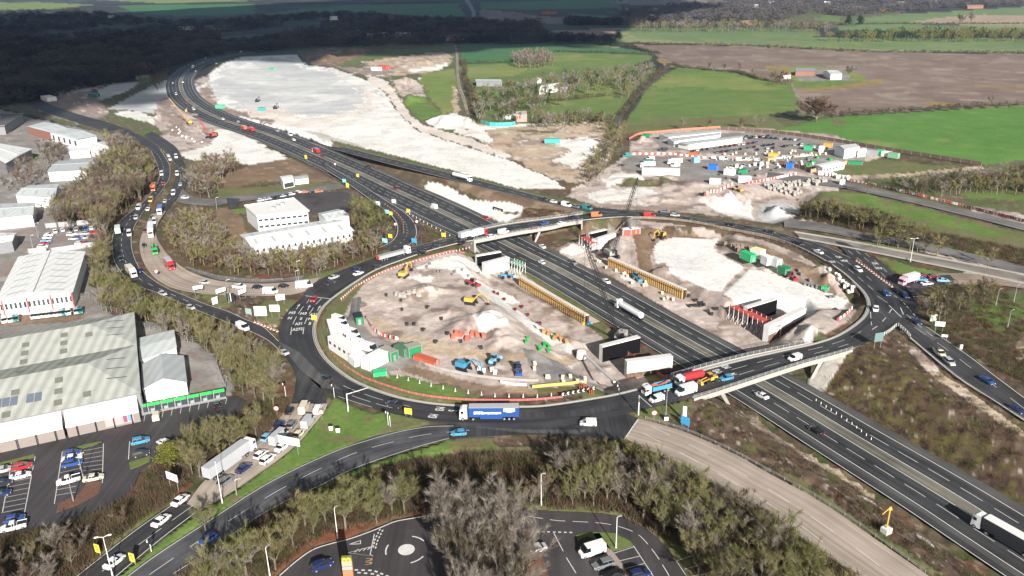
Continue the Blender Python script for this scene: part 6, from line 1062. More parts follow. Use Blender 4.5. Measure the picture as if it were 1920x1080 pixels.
FL = [farlod(i) for i in range(4)]
WOODS = [
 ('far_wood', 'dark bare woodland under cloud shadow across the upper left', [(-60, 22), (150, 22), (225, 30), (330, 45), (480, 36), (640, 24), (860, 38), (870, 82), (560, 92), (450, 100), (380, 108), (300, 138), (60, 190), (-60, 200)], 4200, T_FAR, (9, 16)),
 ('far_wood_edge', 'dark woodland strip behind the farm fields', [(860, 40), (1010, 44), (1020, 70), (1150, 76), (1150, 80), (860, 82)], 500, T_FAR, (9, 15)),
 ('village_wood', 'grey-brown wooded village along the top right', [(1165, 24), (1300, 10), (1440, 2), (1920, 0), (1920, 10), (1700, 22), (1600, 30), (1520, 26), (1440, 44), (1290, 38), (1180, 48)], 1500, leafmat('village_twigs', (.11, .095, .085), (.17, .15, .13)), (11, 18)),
 ('field_hedge', 'dark hedgerows dividing the far fields', [(1060, 38), (1170, 40), (1165, 48), (1060, 48)], 160, T_FAR, (8, 14)),
 ('shaded_thicket', 'dark tangled thicket between the dark road and the wood at left', [(0, 150), (60, 190), (0, 200), (-40, 190)], 120, T_FAR, (8, 12)),
]
for nm, lb, poly, n, m, (h0, h1) in WOODS:
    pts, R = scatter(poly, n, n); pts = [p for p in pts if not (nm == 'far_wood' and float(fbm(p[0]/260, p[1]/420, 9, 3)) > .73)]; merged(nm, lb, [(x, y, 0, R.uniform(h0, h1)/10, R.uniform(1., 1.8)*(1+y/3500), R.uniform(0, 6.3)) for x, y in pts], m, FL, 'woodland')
# hedgerows: low dense lines
HL = [[(1185, 82), (1400, 86), (1640, 98), (1920, 100), (2200, 104)], [(1385, 137), (1420, 148), (1440, 152), (1470, 156)], [(868, 120), (960, 117), (968, 112)], [(1040, 97), (1120, 99), (1225, 103)], [(1120, 83), (1180, 88), (1235, 101)], [(1025, 190), (1060, 188), (1095, 184), (1140, 180)], [(870, 115), (872, 150), (880, 170), (892, 215)], [(884, 165), (890, 190), (896, 218)], [(1560, 216), (1700, 207), (1860, 199), (1920, 197)], [(1575, 46), (1700, 45), (1920, 45)], [(205, 9), (480, 7), (860, 5)], [(500, 30), (700, 26), (830, 35)], [(1000, 229), (1140, 226)], [(1240, 130), (1200, 170), (1165, 215)], [(1262, 122), (1275, 126), (1335, 132)]]
it = []; R = random.Random(3)
for L in HL:
    P, ln = resample(np.array(UL(L)), max(4, int(math.dist(un(*L[0]), un(*L[-1]))/3.2)))
    for x, y in P: it.append((x+R.gauss(0, 1), y+R.gauss(0, 1), -.5, R.uniform(.25, .5), R.uniform(.4, .7)*(1+y/4000), R.uniform(0, 6)))
merged('hedge', 'low dark hedgerows dividing the green and ploughed fields', it, T_DARK, FL, 'hedge')
# rank undergrowth in belts and on banks
SCR = [([(480, 985), (545, 940), (620, 915), (760, 870), (900, 852), (1050, 855), (1165, 830), (1280, 880), (1440, 970), (1600, 1085), (1400, 1090), (1260, 1010), (1170, 960), (1000, 945), (830, 950), (740, 965), (600, 1000), (500, 1075), (350, 1078), (410, 1030)], 1500), ([(-40, 1010), (60, 1005), (180, 970), (250, 930), (300, 870), (345, 905), (310, 940), (240, 985), (140, 1072), (0, 1160)], 700), ([(330, 840), (400, 805), (480, 770), (545, 745), (500, 805), (385, 890)], 300), ([(170, 525), (215, 510), (300, 560), (480, 640), (535, 700), (450, 735), (400, 660), (300, 610)], 500), ([(310, 430), (350, 385), (460, 470), (660, 440), (740, 440), (700, 480), (560, 516), (400, 515), (330, 475)], 500), ([(100, 400), (260, 270), (285, 320), (200, 420)], 300), ([(1500, 385), (1930, 470), (1930, 505), (1510, 412)], 500), ([(1740, 545), (1870, 530), (1960, 620), (1960, 740), (1815, 662), (1740, 600)], 450), ([(1180, 770), (1330, 745), (1400, 720), (1500, 795), (1700, 935), (1900, 1075), (1740, 1070), (1540, 938), (1300, 808)], 160), ([(1540, 690), (1680, 625), (1920, 810), (1920, 930), (1740, 845)], 130), ([(640, 330), (760, 405), (860, 445), (790, 458)], 120), ([(940, 385), (1080, 398), (1040, 412)], 120)]
def scrublod(seed):
    R = random.Random(seed); V = []; Fc = []
    for i in range(46):
        c = Vector((R.gauss(0, .8), R.gauss(0, .8), R.uniform(-.1, .3))); d = Vector((R.gauss(0, .5), R.gauss(0, .5), 1)).normalized(); s = d.orthogonal().normalized(); s.rotate(__import__('mathutils').Quaternion(d, R.uniform(0, 6))); s *= .06; o = len(V); V += [c-s, c+s, c+d*R.uniform(.5, 1.6)]; Fc.append((o, o+1, o+2))
    return np.array([tuple(v) for v in V]), np.array(Fc)
SL = [scrublod(i) for i in range(5)]
cols = [('brown_undergrowth', 'low brown bramble and dead growth under the trees and on the banks', leafmat('brown_growth', (.125, .088, .06), (.2, .145, .1))), ('green_undergrowth', 'low green and olive growth under the trees and on the banks', leafmat('green_growth', (.07, .085, .025), (.13, .13, .045))), ('red_undergrowth', 'reddish bramble growth among the scrub', leafmat('red_growth', (.12, .055, .04), (.17, .085, .055)))]
its = [[], [], []]
for k, (poly, n) in enumerate(SCR):
    low = .5 if k in (7, 8, 9, 10, 11) else 1.
    pts, R = scatter(poly, n*2, 100+k)
    pts = [tuple(p) for p in clear(np.array(pts), .8)]
    zz = tz(np.array([p[0] for p in pts]), np.array([p[1] for p in pts]))
    for (x, y), z in zip(pts, zz): its[R.choice(3, p=(.5, .33, .17))].append((x, y, z-.1, R.uniform(.6, 1.5)*low, R.uniform(.7, 1.5)*(.6+.4*low), R.uniform(0, 6)))
for (nm, lb, m), i_ in zip(cols, its): merged(nm, lb, i_, m, SL, 'undergrowth')
# ------------------------------------------------------------------ vehicles
PC = dict(white=(.75, .75, .74), silver=(.42, .43, .44), grey=(.16, .165, .17), dark=(.03, .032, .036), black=(.012, .012, .014), blue=(.02, .07, .26), navy=(.012, .025, .1), red=(.4, .025, .03), orange=(.52, .14, .05), yellow=(.55, .36, .06), green=(.02, .3, .06), cyan=(.06, .27, .42), lightblue=(.2, .42, .6), maroon=(.14, .01, .02), cream=(.65, .58, .42), teal=(.02, .2, .2), pink=(.7, .4, .45), palegreen=(.45, .6, .42))
CNAME = dict(dark='dark grey', lightblue='light blue', navy='dark blue', cyan='bright blue', palegreen='pale green')
def paint(c): return mat('paint_'+c, PC[c], .28, coat=.6, spec=.5)
SHAPE = dict( # length, width, height, profile of cabin: rear bottom, rear top, front top, front bottom; bonnet height, boot height
 hatchback=(4.2, 1.78, 1.48, -2.0, -1.45, .35, 1.1, .95, .98), saloon=(4.7, 1.84, 1.44, -1.6, -.95, .45, 1.3, .92, .98), estate=(4.65, 1.86, 1.6, -2.25, -1.85, .45, 1.25, 1.0, 1.02), van=(5.7, 2.0, 2.4, -2.83, -2.78, 1.55, 2.3, 1.25, 1.3), small_van=(4.5, 1.8, 1.85, -2.2, -2.12, .75, 1.5, 1.05, 1.1), pickup=(5.2, 1.9, 1.8, -.7, -.45, .75, 1.4, 1.1, 1.1), long_van=(6.6, 2.1, 2.75, -3.28, -3.22, 2.0, 2.75, 1.3, 1.4))
def car_parts(kind, c):
    L, Wd, Hh, rb, rt, ft, fb, bh, th = SHAPE[kind]; h2 = L/2; w = Wd/2; P = paint(c); out = []
    def sec(x, hw, z0, z1, r=.12): return [(x, -hw, z0), (x, hw, z0), (x, hw, z1-r), (x, hw-r, z1), (x, -hw+r, z1), (x, -hw, z1-r)]
    b = MB(); b.loft([sec(-h2, w*.8, .4, th-.2), sec(-h2+.15, w*.95, .28, th-.04), sec(rb+.05, w, .22, th), sec(0, w, .2, (th+bh)/2+.01), sec(fb, w, .22, bh), sec(h2-.45, w*.96, .25, bh-.14), sec(h2-.08, w*.84, .3, bh-.3), sec(h2, w*.7, .38, bh-.42)])
    tw = w*.8 if 'van' not in kind else w*.9; wt = w*.96
    # roof skin and pillars
    b.loft([[(rt+.06, -tw, Hh-.08), (rt+.06, tw, Hh-.08), (rt+.1, tw*.93, Hh-.01), (rt+.1, -tw*.93, Hh-.01)], [((rt+ft)/2, -tw, Hh-.07), ((rt+ft)/2, tw, Hh-.07), ((rt+ft)/2, tw*.93, Hh), ((rt+ft)/2, -tw*.93, Hh)], [(ft-.05, -tw, Hh-.1), (ft-.05, tw, Hh-.1), (ft-.1, tw*.93, Hh-.03), (ft-.1, -tw*.93, Hh-.03)]])
    if 'van' in kind:
        xs = .55 if kind == 'small_van' else fb-1.5
        b.loft([[(rb, -wt, th-.1), (rb, wt, th-.1), (rt, tw, Hh-.06), (rt, -tw, Hh-.06)], [(xs-.2, -wt, th-.1), (xs-.2, wt, th-.1), (xs-.2, tw, Hh-.06), (xs-.2, -tw, Hh-.06)]])
        g0, g1 = xs-.18, None
        b.loft([[(xs-.2, -wt*.99, th-.1), (xs-.2, wt*.99, th-.1), (xs-.2, tw*.99, Hh-.1), (xs-.2, -tw*.99, Hh-.1)], [(xs-.1, -wt*.99, th-.1), (xs-.1, wt*.99, th-.1), (xs-.1, tw*.99, Hh-.1), (xs-.1, -tw*.99, Hh-.1)]])
        gl = MB().loft([[(xs-.1, -wt*.97, th-.06), (xs-.1, wt*.97, th-.06), (xs-.1, tw*.97, Hh-.12), (xs-.1, -tw*.97, Hh-.12)], [(ft, -wt*.97, th-.06), (ft, wt*.97, th-.06), (ft, tw*.95, Hh-.12), (ft, -tw*.95, Hh-.12)], [(fb, -wt*.9, bh-.08), (fb, wt*.9, bh-.08), (fb-.02, wt*.88, bh-.03), (fb-.02, -wt*.88, bh-.03)]])
        ci_ = (xs+.25, ft)
    else:
        gl = MB().loft([[(rb, -wt*.94, th-.1), (rb, wt*.94, th-.1), (rb+.02, wt*.9, th-.02), (rb+.02, -wt*.9, th-.02)], [(rt, -wt*.97, th-.1), (rt, wt*.97, th-.1), (rt, tw*.96, Hh-.1), (rt, -tw*.96, Hh-.1)], [(ft, -wt*.97, bh-.05), (ft, wt*.97, bh-.05), (ft, tw*.96, Hh-.1), (ft, -tw*.96, Hh-.1)], [(fb, -wt*.9, bh-.1), (fb, wt*.9, bh-.1), (fb-.02, wt*.86, bh-.02), (fb-.02, -wt*.86, bh-.02)]])
        for xp in ((rt+.12, rt+.05), ((rt+ft)/2, (rt+ft)/2), ):
            for s in (-1, 1): b.tube((xp[0], s*wt*.97, th-.05), (xp[1], s*tw*.98, Hh-.08), .05, n=4)
    if kind == 'pickup':
        b.box((-1.7, -w+.06, 1.12), (1.9, .1, .3)); b.box((-1.7, w-.06, 1.12), (1.9, .1, .3)); out.append(('load_bed', MB().box((-1.7, 0, 1.13), (1.8, Wd-.25, .04)), [M_DARK]))
    for s in (-1, 1): b.box((fb-.25, s*(w+.1), bh+.06), (.14, .2, .14))
    out += [('body', b, [P]), ('windows', gl, [M_GLASS])]
    for x in (-h2+.8, h2-.82):
        for s in (-1, 1):
            r = .33 if 'van' not in kind else .36; out += [('wheel', MB().tube((x, s*(w-.2), r), (x, s*(w+.01), r), r, n=10), [M_TYRE]), ('rim', MB().tube((x, s*(w+.01), r), (x, s*(w+.03), r), r*.6, n=8), [M_STEEL])]
    for s in (-1, 1): out.append(('headlight', MB().box((h2-.1, s*w*.62, bh-.38), (.14, .34, .16)), [M_LAMP])); out.append(('tail_light', MB().box((-h2+.03, s*w*.7, th-.28), (.1, .26, .2)), [M_TAIL]))
    return out
VC = {}
def get_meshes(kind, c, maker, lod):
    k = (kind, c, lod)
    if k not in VC:
        ps = maker(kind, c)
        if lod == 2: # one small mesh
            mb = MB(); mats = []
            for nm, m, ms in ps:
                if nm in ('headlight', 'tail_light'): continue
                o = len(mats); mats += ms; mb.add(m.v, m.f, 0); mb.m[-len(m.f):] = [o+q for q in m.m]
            VC[k] = [(None, mb.mesh(kind, mats))]
        else: VC[k] = [(nm, m.mesh(nm, ms)) for nm, m, ms in ps]
    return VC[k]
def wheels(out, xs, w, r=.5):
    for x in xs:
        for s in (-1, 1): out += [('wheel', MB().tube((x, s*(w-.3), r), (x, s*w, r), r, n=10), [M_TYRE]), ('rim', MB().tube((x, s*w, r), (x, s*(w+.02), r), r*.55, n=8), [M_STEEL])]
def cab(out, x0, P, h=3.4, l=2.2, roofh=True):
    """lorry cab whose back is at x0, facing +x"""
    w = 1.22
    out.append(('cab', MB().loft([[(x0, -w, .6), (x0, w, .6), (x0, w*.96, h), (x0, -w*.96, h)], [(x0+l*.6, -w, .5), (x0+l*.6, w, .5), (x0+l*.6, w*.96, h), (x0+l*.6, -w*.96, h)], [(x0+l*.93, -w*.97, .4), (x0+l*.93, w*.97, .4), (x0+l*.88, w*.9, h-.45), (x0+l*.88, -w*.9, h-.45)], [(x0+l, -w*.9, .45), (x0+l, w*.9, .45), (x0+l*.95, w*.85, h-1.4), (x0+l*.95, -w*.85, h-1.4)]]), [P]))
    out.append(('windscreen', MB().add([(x0+l*.985, -w*.8, h-1.55), (x0+l*.985, w*.8, h-1.55), (x0+l*.925, w*.78, h-.62), (x0+l*.925, -w*.78, h-.62)], [(0, 1, 2, 3)]), [M_GLASS]))
    for s in (-1, 1): out.append(('side_window', MB().box((x0+l*.6, s*(w*.985), h-1.15), (.8, .05, .75)), [M_GLASS])); out.append(('headlight', MB().box((x0+l*.98, s*w*.7, .8), (.12, .36, .2)), [M_LAMP]))
    out.append(('mirror', MB().box((x0+l*.95, -w-.15, h-1.1), (.12, .14, .6)).box((x0+l*.95, w+.15, h-1.1), (.12, .14, .6)).tube((x0+l*.9, -w, h-.9), (x0+l*.95, -w-.15, h-.9), .03, n=4).tube((x0+l*.9, w, h-.9), (x0+l*.95, w+.15, h-.9), .03, n=4), [M_DARK]))
def hgv(kind, c):
    """c: 'cab/body[/roof]'"""
    cs = c.split('/'); P = paint(cs[0]); Bm = paint(cs[1]); Rm = paint(cs[2]) if len(cs) > 2 else Bm; out = []; typ = kind
    if typ in ('artic_lorry', 'tanker_lorry', 'flatbed_lorry'):
        cab(out, 6.0, P, 3.7); out.append(('chassis', MB().box((-1.0, 0, .85), (14.2, .9, .3)).box((5.3, 0, .95), (3.0, 1.0, .3)), [M_DARK])); wheels(out, (7.2, 4.4, -4.0, -5.3, -6.6), 1.22)
        if typ == 'artic_lorry':
            out.append(('trailer_body', MB().box((-1.2, 0, 2.55), (13.6, 2.55, 2.75)), [Bm])); out.append(('trailer_roof', MB().box((-1.2, 0, 3.97), (13.5, 2.45, .08)), [Rm])); out.append(('side_skirt', MB().box((-.5, -1.2, .85), (6, .05, .6)).add([(-3.5, 1.2, .55), (2.5, 1.2, .55), (2.5, 1.2, 1.15), (-3.5, 1.2, 1.15)], [(0, 1, 2, 3)]), [Bm]))
        elif typ == 'tanker_lorry':
            mb = MB(); R = 1.2; rings = []
            for x, r in ((-7.9, .7), (-7.7, 1.1), (-7.2, R), (4.9, R), (5.2, 1.1), (5.3, .7)): rings.append([(x, r*math.cos(t*math.pi/7), 2.35+r*math.sin(t*math.pi/7)) for t in range(14)])
            mb.loft(rings); out.append(('tank', mb, [Bm])); out.append(('tank_rail', MB().tube((-7, -.4, 3.62), (4.6, -.4, 3.62), .05, n=4).tube((-7, .4, 3.62), (4.6, .4, 3.62), .05, n=4), [M_STEEL]))
        else: out.append(('flatbed', MB().box((-1.2, 0, 1.25), (13.6, 2.5, .3)).box((5.5, 0, 1.9), (.12, 2.5, 1.3)), [Bm])); out.append(('load', MB().box((-1.6, 0, 1.95), (12.2, 2.2, 1.1)), [mat('grey_load', (.3, .31, .31), .8, noise=.2, nscale=1)])); out.append(('tail_board', MB().box((-8.0, 0, 1.8), (.25, 2.5, 1.6)), [M_RED]))
    else:
        cab(out, 2.6, P, 3.1, 2.0); out.append(('chassis', MB().box((-.6, 0, .85), (8.2, .9, .3)), [M_DARK])); wheels(out, (3.5, -1.9, -3.1), 1.2)
        if typ == 'box_lorry': out.append(('box_body', MB().box((-1.1, 0, 2.35), (7.0, 2.45, 2.5)), [Bm])); out.append(('box_roof', MB().box((-1.1, 0, 3.63), (6.9, 2.35, .07)), [Rm]))
        elif typ == 'tipper_lorry':
            mb = MB(); mb.box((-1.0, -1.17, 1.85), (6.4, .1, 1.3)); mb.box((-1.0, 1.17, 1.85), (6.4, .1, 1.3)); mb.box((2.15, 0, 2.0), (.1, 2.24, 1.6)); mb.box((-4.15, 0, 1.85), (.1, 2.24, 1.3)); mb.box((-1.0, 0, 1.25), (6.2, 2.22, .1)); out.append(('tipper_body', mb, [Bm])); out.append(('load', MB().box((-1.0, 0, 1.7), (6.0, 2.1, .6), taper=.8), [mat('spoil', (.2, .17, .14), .9, noise=.3, nscale=2)]))
            out.append(('loader_arm', MB().box((1.4, .0, 2.7), (1.2, .4, .5)).tube((1.6, 0, 2.9), (-.4, .2, 2.35), .18, n=4).tube((-.4, .2, 2.35), (-3.6, .2, 3.0), .22, n=4), [M_RED if cs[0] == 'white' and cs[1] == 'cyan' else M_DARK]))
        elif typ == 'tank_lorry':
            mb = MB(); rings = []
            for x, r in ((-4.6, .6), (-4.4, 1.0), (-4.0, 1.15), (1.9, 1.15), (2.2, 1.0), (2.3, .6)): rings.append([(x, r*math.cos(t*math.pi/7), 2.35+r*math.sin(t*math.pi/7)) for t in range(14)])
            mb.loft(rings); out.append(('tank', mb, [Bm]))
        elif typ == 'low_loader': out.append(('flatbed', MB().box((-1.1, 0, 1.2), (6.8, 2.4, .25)), [M_DARK])); out.append(('carried_machine', MB().box((-1.4, 0, 2.1), (3.4, 1.8, 1.5), taper=.8).box((.4, 0, 1.8), (1.4, 1.4, .9)), [Bm]))
    return out
def loader(kind, c):
    P = paint(c); out = [('body', MB().box((-.9, 0, 1.35), (2.6, 1.5, 1.0), taper=.9), [P]), ('cab', MB().box((.3, 0, 2.2), (1.3, 1.3, 1.5), taper=.85), [M_GLASS]), ('cab_roof', MB().box((.3, 0, 3.0), (1.3, 1.3, .1)), [P]), ('loader_arm', MB().tube((.6, -.6, 1.6), (3.0, -.6, 1.0), .14, n=4).tube((.6, .6, 1.6), (3.0, .6, 1.0), .14, n=4).tube((3.0, -.6, 1.0), (3.0, .6, 1.0), .12, n=4), [P]), ('bucket', MB().box((3.5, 0, .7), (.9, 2.3, .9), taper=.7), [P])]
    for x, r in ((-1.4, .75), (1.5, .65)):
        for s in (-1, 1): out.append(('wheel', MB().tube((x, s*.75, r), (x, s*1.15, r), r, n=10), [M_TYRE]))
    return out
def excavator(kind, c):
    P = paint(c); out = []
    for s in (-1, 1): out.append(('track', MB().box((0, s*1.2, .45), (4.2, .6, .9), taper=.85), [M_DARK]))
    out += [('undercarriage', MB().box((0, 0, .75), (2.2, 1.9, .5)), [M_DARK]), ('body', MB().box((-.8, 0, 1.8), (3.4, 2.7, 1.4), taper=.94), [P]), ('cab', MB().box((.9, .8, 2.2), (1.5, 1.0, 1.9), taper=.9), [M_GLASS]), ('boom', MB().tube((1.0, -.3, 1.8), (3.6, -.3, 4.6), .32, .28, 4).tube((3.6, -.3, 4.6), (6.4, -.3, 4.2), .28, .22, 4), [P]), ('dipper', MB().tube((6.4, -.3, 4.3), (7.0, -.3, 1.4), .24, .16, 4), [P]), ('bucket', MB().box((6.7, -.3, .8), (1.0, 1.2, 1.1), taper=.6), [M_DARK])]
    return out
CARS = {k: car_parts for k in SHAPE}; CARS.update({k: hgv for k in ('artic_lorry', 'tanker_lorry', 'flatbed_lorry', 'box_lorry', 'tipper_lorry', 'tank_lorry', 'low_loader')}); CARS.update(loader=loader, excavator=excavator)
KN = dict(hatchback='hatchback', saloon='saloon', estate='estate car', van='van', small_van='small van', long_van='long van', pickup='pickup truck', artic_lorry='articulated lorry', tanker_lorry='tanker lorry', flatbed_lorry='flatbed lorry', box_lorry='box lorry', tipper_lorry='tipper lorry', tank_lorry='tank lorry', low_loader='low loader', loader='wheeled loader', excavator='excavator')
CAT = dict(hatchback='car', saloon='car', estate='car', van='van', small_van='van', long_van='van', pickup='pickup', artic_lorry='lorry', tanker_lorry='lorry', flatbed_lorry='lorry', box_lorry='lorry', tipper_lorry='lorry', tank_lorry='lorry', low_loader='lorry', loader='loader', excavator='excavator')
VEH = []
def V_(kind, c, px, py, dx, dy, place, z=0.08, label=None, group=None, lod=None, n=None):
    """px, py: middle of the vehicle in the survey; dx, dy: direction its front points"""
    hz = {'van': 1., 'long_van': 1.2}.get(kind, 1.6 if CAT[kind] in ('lorry', 'excavator') else .6)
    if z is None:
        x, y, gz = ung(px, py, hz); z = gz+.03
    elif z == 'm':
        x, y, gz = un_m(px, py, hz); z = gz-hz+.03
    else: x, y = un(px, py, z+hz)
    x2, y2 = un(px+dx*.05, py+dy*.05, z+hz); rz = math.atan2(y2-y, x2-x); s = scale_at(x, y, z); l = lod if lod is not None else (2 if s < 3.1 else 0)
    ms = get_meshes(kind, c, CARS[kind], l)
    if l == 2: o = quick_obj(kind, ms[0][1]); o.location = (x, y, z); o.rotation_euler = (0, 0, rz)
    else:
        o = empty(kind, (x, y, z), rz)
        for nm, me in ms:
            if nm == 'rim': quick_obj(nm, me, last)
            else: last = quick_obj(nm, me, o)
    VEH.append((o, kind, c, place, px, label, group)); return o
Q = 'queueing on the concrete approach'
for k, c, x, y, dx, dy in [('hatchback', 'black', 543, 769, 40, -60), ('van', 'cream', 570, 763, 30, -60), ('small_van', 'white', 596, 767, 25, -60), ('hatchback', 'navy', 524, 795, 45, -50), ('hatchback', 'grey', 547, 795, 40, -50), ('van', 'silver', 577, 789, 40, -55), ('hatchback', 'lightblue', 501, 818, 50, -42), ('long_van', 'silver', 523, 817, 50, -45), ('hatchback', 'cream', 561, 812, 45, -50), ('saloon', 'white', 529, 837, 55, -42), ('hatchback', 'white', 489, 851, 55, -42), ('estate', 'white', 502, 860, 55, -42), ('saloon', 'navy', 457, 877, 58, -42), ('estate', 'grey', 423, 901, 58, -42)]: V_(k, c, x, y, dx, dy, Q)
V_('artic_lorry', 'white/silver/silver', 432, 861, 58, -42, Q, label='long white and grey articulated lorry queueing beside the olive trees')
for x, y in ((338, 937), (302, 975), (214, 1052)): V_('saloon', 'white', x, y, 58, -45, 'on the approach road in the lower left')
V_('hatchback', 'blue', 390, 1010, -60, 38, 'on the exit road'); V_('hatchback', 'cyan', 860, 811, -60, 4, 'on the exit road just below the blue lorry'); V_('small_van', 'white', 1103, 793, -60, -2, 'crossing the lower roundabout junction'); V_('saloon', 'silver', 531, 660, -45, -20, 'joining the roundabout from the dual carriageway'); V_('hatchback', 'dark', 611, 708, -60, -28, 'on the left of the roundabout'); V_('hatchback', 'red', 588, 561, -20, 30, 'crossing the stop line by the road words'); V_('pickup', 'dark', 740, 758, -60, -14, 'on the roundabout left of the blue lorry')
bt = V_('artic_lorry', 'white/blue/silver', 918, 775, -60, 0.5, 'lorry', label='white-cabbed articulated lorry with a blue curtain side and grey roof')
G_ = MB()
for k, wd in enumerate((.9, .6, .8, .55, .9, .5, .7, .6, .5, .8, .5, .6)): G_.add([(4.2-k*.62, 1.3, 2.1+.1*(k % 2)), (4.2-k*.62-.5, 1.3, 2.1-.1*(k % 3 == 0)), (4.2-k*.62-.55, 1.3, 2.65+.25*(k < 4)), (4.2-k*.62-.05, 1.3, 2.7+.2*(k < 4))], [(0, 1, 2, 3)])
G_.add([(-3.8, 1.3, 3.75), (-6.9, 1.3, 3.75), (-6.9, 1.3, 2.85), (-5.4, 1.3, 2.5), (-3.8, 1.3, 2.85)], [(0, 1, 2, 3, 4)]); G_.build('side_lettering', M_WPLAS, bt)
V_('tipper_lorry', 'white/cyan', 1232, 726, -60, 14, 'x', label='white-cabbed tipper lorry with a bright blue body and red arm on the nearer bridge'); V_('small_van', 'white', 1231, 748, -60, 18, 'beside the blue-bodied tipper on the nearer bridge'); V_('long_van', 'white', 1286, 730, -60, 17, 'on the nearer bridge beside the red tank lorry'); V_('tank_lorry', 'white/red', 1294, 709, -60, 14, 'x', label='white-cabbed tank lorry with a round red tank on the nearer bridge'); V_('loader', 'yellow', 1332, 713, -60, 14, 'x', label='yellow wheeled loader on the nearer bridge behind the red tank lorry'); V_('hatchback', 'cyan', 1362, 708, -60, 14, 'at the tail of the queue on the nearer bridge'); V_('small_van', 'white', 1490, 671, -60, 16, 'at the right of the nearer bridge')
V_('tanker_lorry', 'white/white', 1180, 582, -60, -38, 'x', z='m', label='long white tanker lorry on the motorway between the two bridges')
for k, c, x, y, s in [('saloon', 'white', 1017, 462, 1), ('hatchback', 'white', 1015, 491, -1), ('estate', 'grey', 1075, 492, 1), ('saloon', 'white', 1137, 527, 1)]: V_(k, c, x, y, 60*s, 34*s, 'on the motorway between the two bridges', z='m')
V_('saloon', 'white', 1428, 741, -60, -36, 'on the motorway just below the nearer bridge', z='m'); V_('saloon', 'black', 1530, 806, -60, -38, 'on the motorway left of the heather bank', z='m'); V_('artic_lorry', 'white/dark/white', 1893, 1010, -60, -39, 'x', z='m', label='white-cabbed articulated lorry with a dark grey side at the lower right corner')
NM = 'on the motorway beyond the farther bridge'
for k, c, x, y, s in [('saloon', 'red', 911, 408, 1), ('hatchback', 'maroon', 742, 352, -1), ('van', 'white', 813, 387, -1), ('van', 'white', 544, 252, 1), ('hatchback', 'white', 551, 262, 1), ('box_lorry', 'orange/orange', 457, 240, -1), ('box_lorry', 'red/red', 471, 243, -1), ('box_lorry', 'white/red', 592, 283, -1), ('hatchback', 'maroon', 604, 291, -1), ('hatchback', 'white', 418, 223, 1), ('hatchback', 'silver', 446, 228, -1), ('van', 'white', 497, 232, 1), ('saloon', 'dark', 690, 312, 1), ('saloon', 'silver', 520, 245, -1)]: V_(k, c, x, y, 60*s, 25*s, NM, z='m')
for k, c, x, y, dx, dy in [('box_lorry', 'white/white', 362, 125, -60, 30), ('box_lorry', 'blue/blue', 386, 111, -60, 22), ('hatchback', 'white', 406, 119, 60, -20), ('hatchback', 'white', 324, 156, -20, 40), ('van', 'white', 330, 176, 10, 50), ('hatchback', 'silver', 343, 154, 10, -40), ('van', 'white', 363, 204, 50, 30), ('hatchback', 'white', 367, 133, 50, -30), ('hatchback', 'white', 381, 117, -60, 30), ('van', 'white', 452, 97, -60, 10), ('hatchback', 'red', 350, 194, 40, 40)]: V_(k, c, x, y, dx, dy, 'on the far motorway bend', z='m')
NR = 'on the far side of the roundabout'
V_('flatbed_lorry', 'white/silver', 738, 476, 60, -16, 'x', label='white-cabbed flatbed lorry with a grey load and red tailboard, upper left of roundabout')
for k, c, x, y, s in [('saloon', 'dark', 817, 462, 1), ('saloon', 'black', 790, 473, 1), ('hatchback', 'black', 866, 453, 1), ('box_lorry', 'red/white', 897, 437, 1), ('box_lorry', 'white/silver', 877, 440, 1), ('estate', 'white', 922, 443, 1), ('van', 'white', 944, 434, 1), ('hatchback', 'maroon', 1000, 427, 1), ('saloon', 'blue', 1020, 418, 1), ('saloon', 'white', 1052, 418, 1), ('estate', 'dark', 1077, 407, 1)]: V_(k, c, x, y, 60*s, -16*s, 'on or near the farther bridge')
for k, c, x, y, dx, dy in [('van', 'orange', 1118, 402, 60, -4), ('van', 'red', 1218, 403, 60, 2), ('saloon', 'grey', 1247, 396, 60, 4), ('estate', 'silver', 1266, 403, 60, 6), ('hatchback', 'dark', 1290, 410, 60, 6), ('hatchback', 'black', 1372, 421, 60, 9), ('saloon', 'dark', 1445, 434, 60, 14), ('hatchback', 'black', 1497, 456, 60, 20), ('saloon', 'white', 1535, 472, 60, 24), ('estate', 'white', 1609, 505, 50, 34)]: V_(k, c, x, y, dx, dy, NR)
for k, c, x, y, dx, dy in [('hatchback', 'dark', 707, 500, 50, -16), ('hatchback', 'navy', 667, 504, 50, -20), ('saloon', 'white', 672, 512, 50, -18), ('saloon', 'silver', 626, 519, 50, -18), ('saloon', 'dark', 618, 530, 50, -18), ('long_van', 'white', 570, 533, 60, -6), ('hatchback', 'black', 532, 536, 60, -2), ('van', 'white', 507, 545, 60, -1), ('hatchback', 'black', 483, 538, 60, -2), ('pickup', 'white', 449, 537, 60, 0), ('hatchback', 'silver', 384, 529, 60, 6)]: V_(k, c, x, y, dx, dy, 'on the left arm approaching the roundabout')
for k, c, x, y, dx, dy in [('hatchback', 'blue', 1661, 550, 40, 34), ('hatchback', 'white', 1642, 579, -4, 40), ('hatchback', 'navy', 1718, 603, 40, 28), ('estate', 'navy', 1697, 554, 30, 30), ('hatchback', 'black', 1683, 545, 30, 26), ('hatchback', 'dark', 1704, 543, 30, 26), ('hatchback', 'black', 1712, 552, 30, 26)]: V_(k, c, x, y, dx, dy, 'at the right-hand junction of the roundabout')
V_('estate', 'silver', 1780, 678, 40, 34, 'on the slip road towing a tan load'); V_('pickup', 'cream', 1762, 662, 40, 34, 'on the slip road behind the silver estate'); V_('saloon', 'blue', 1851, 713, 50, 28, 'on the slip road beside the brown bank'); V_('hatchback', 'navy', 1907, 768, 50, 30, 'at the right edge of the slip road')
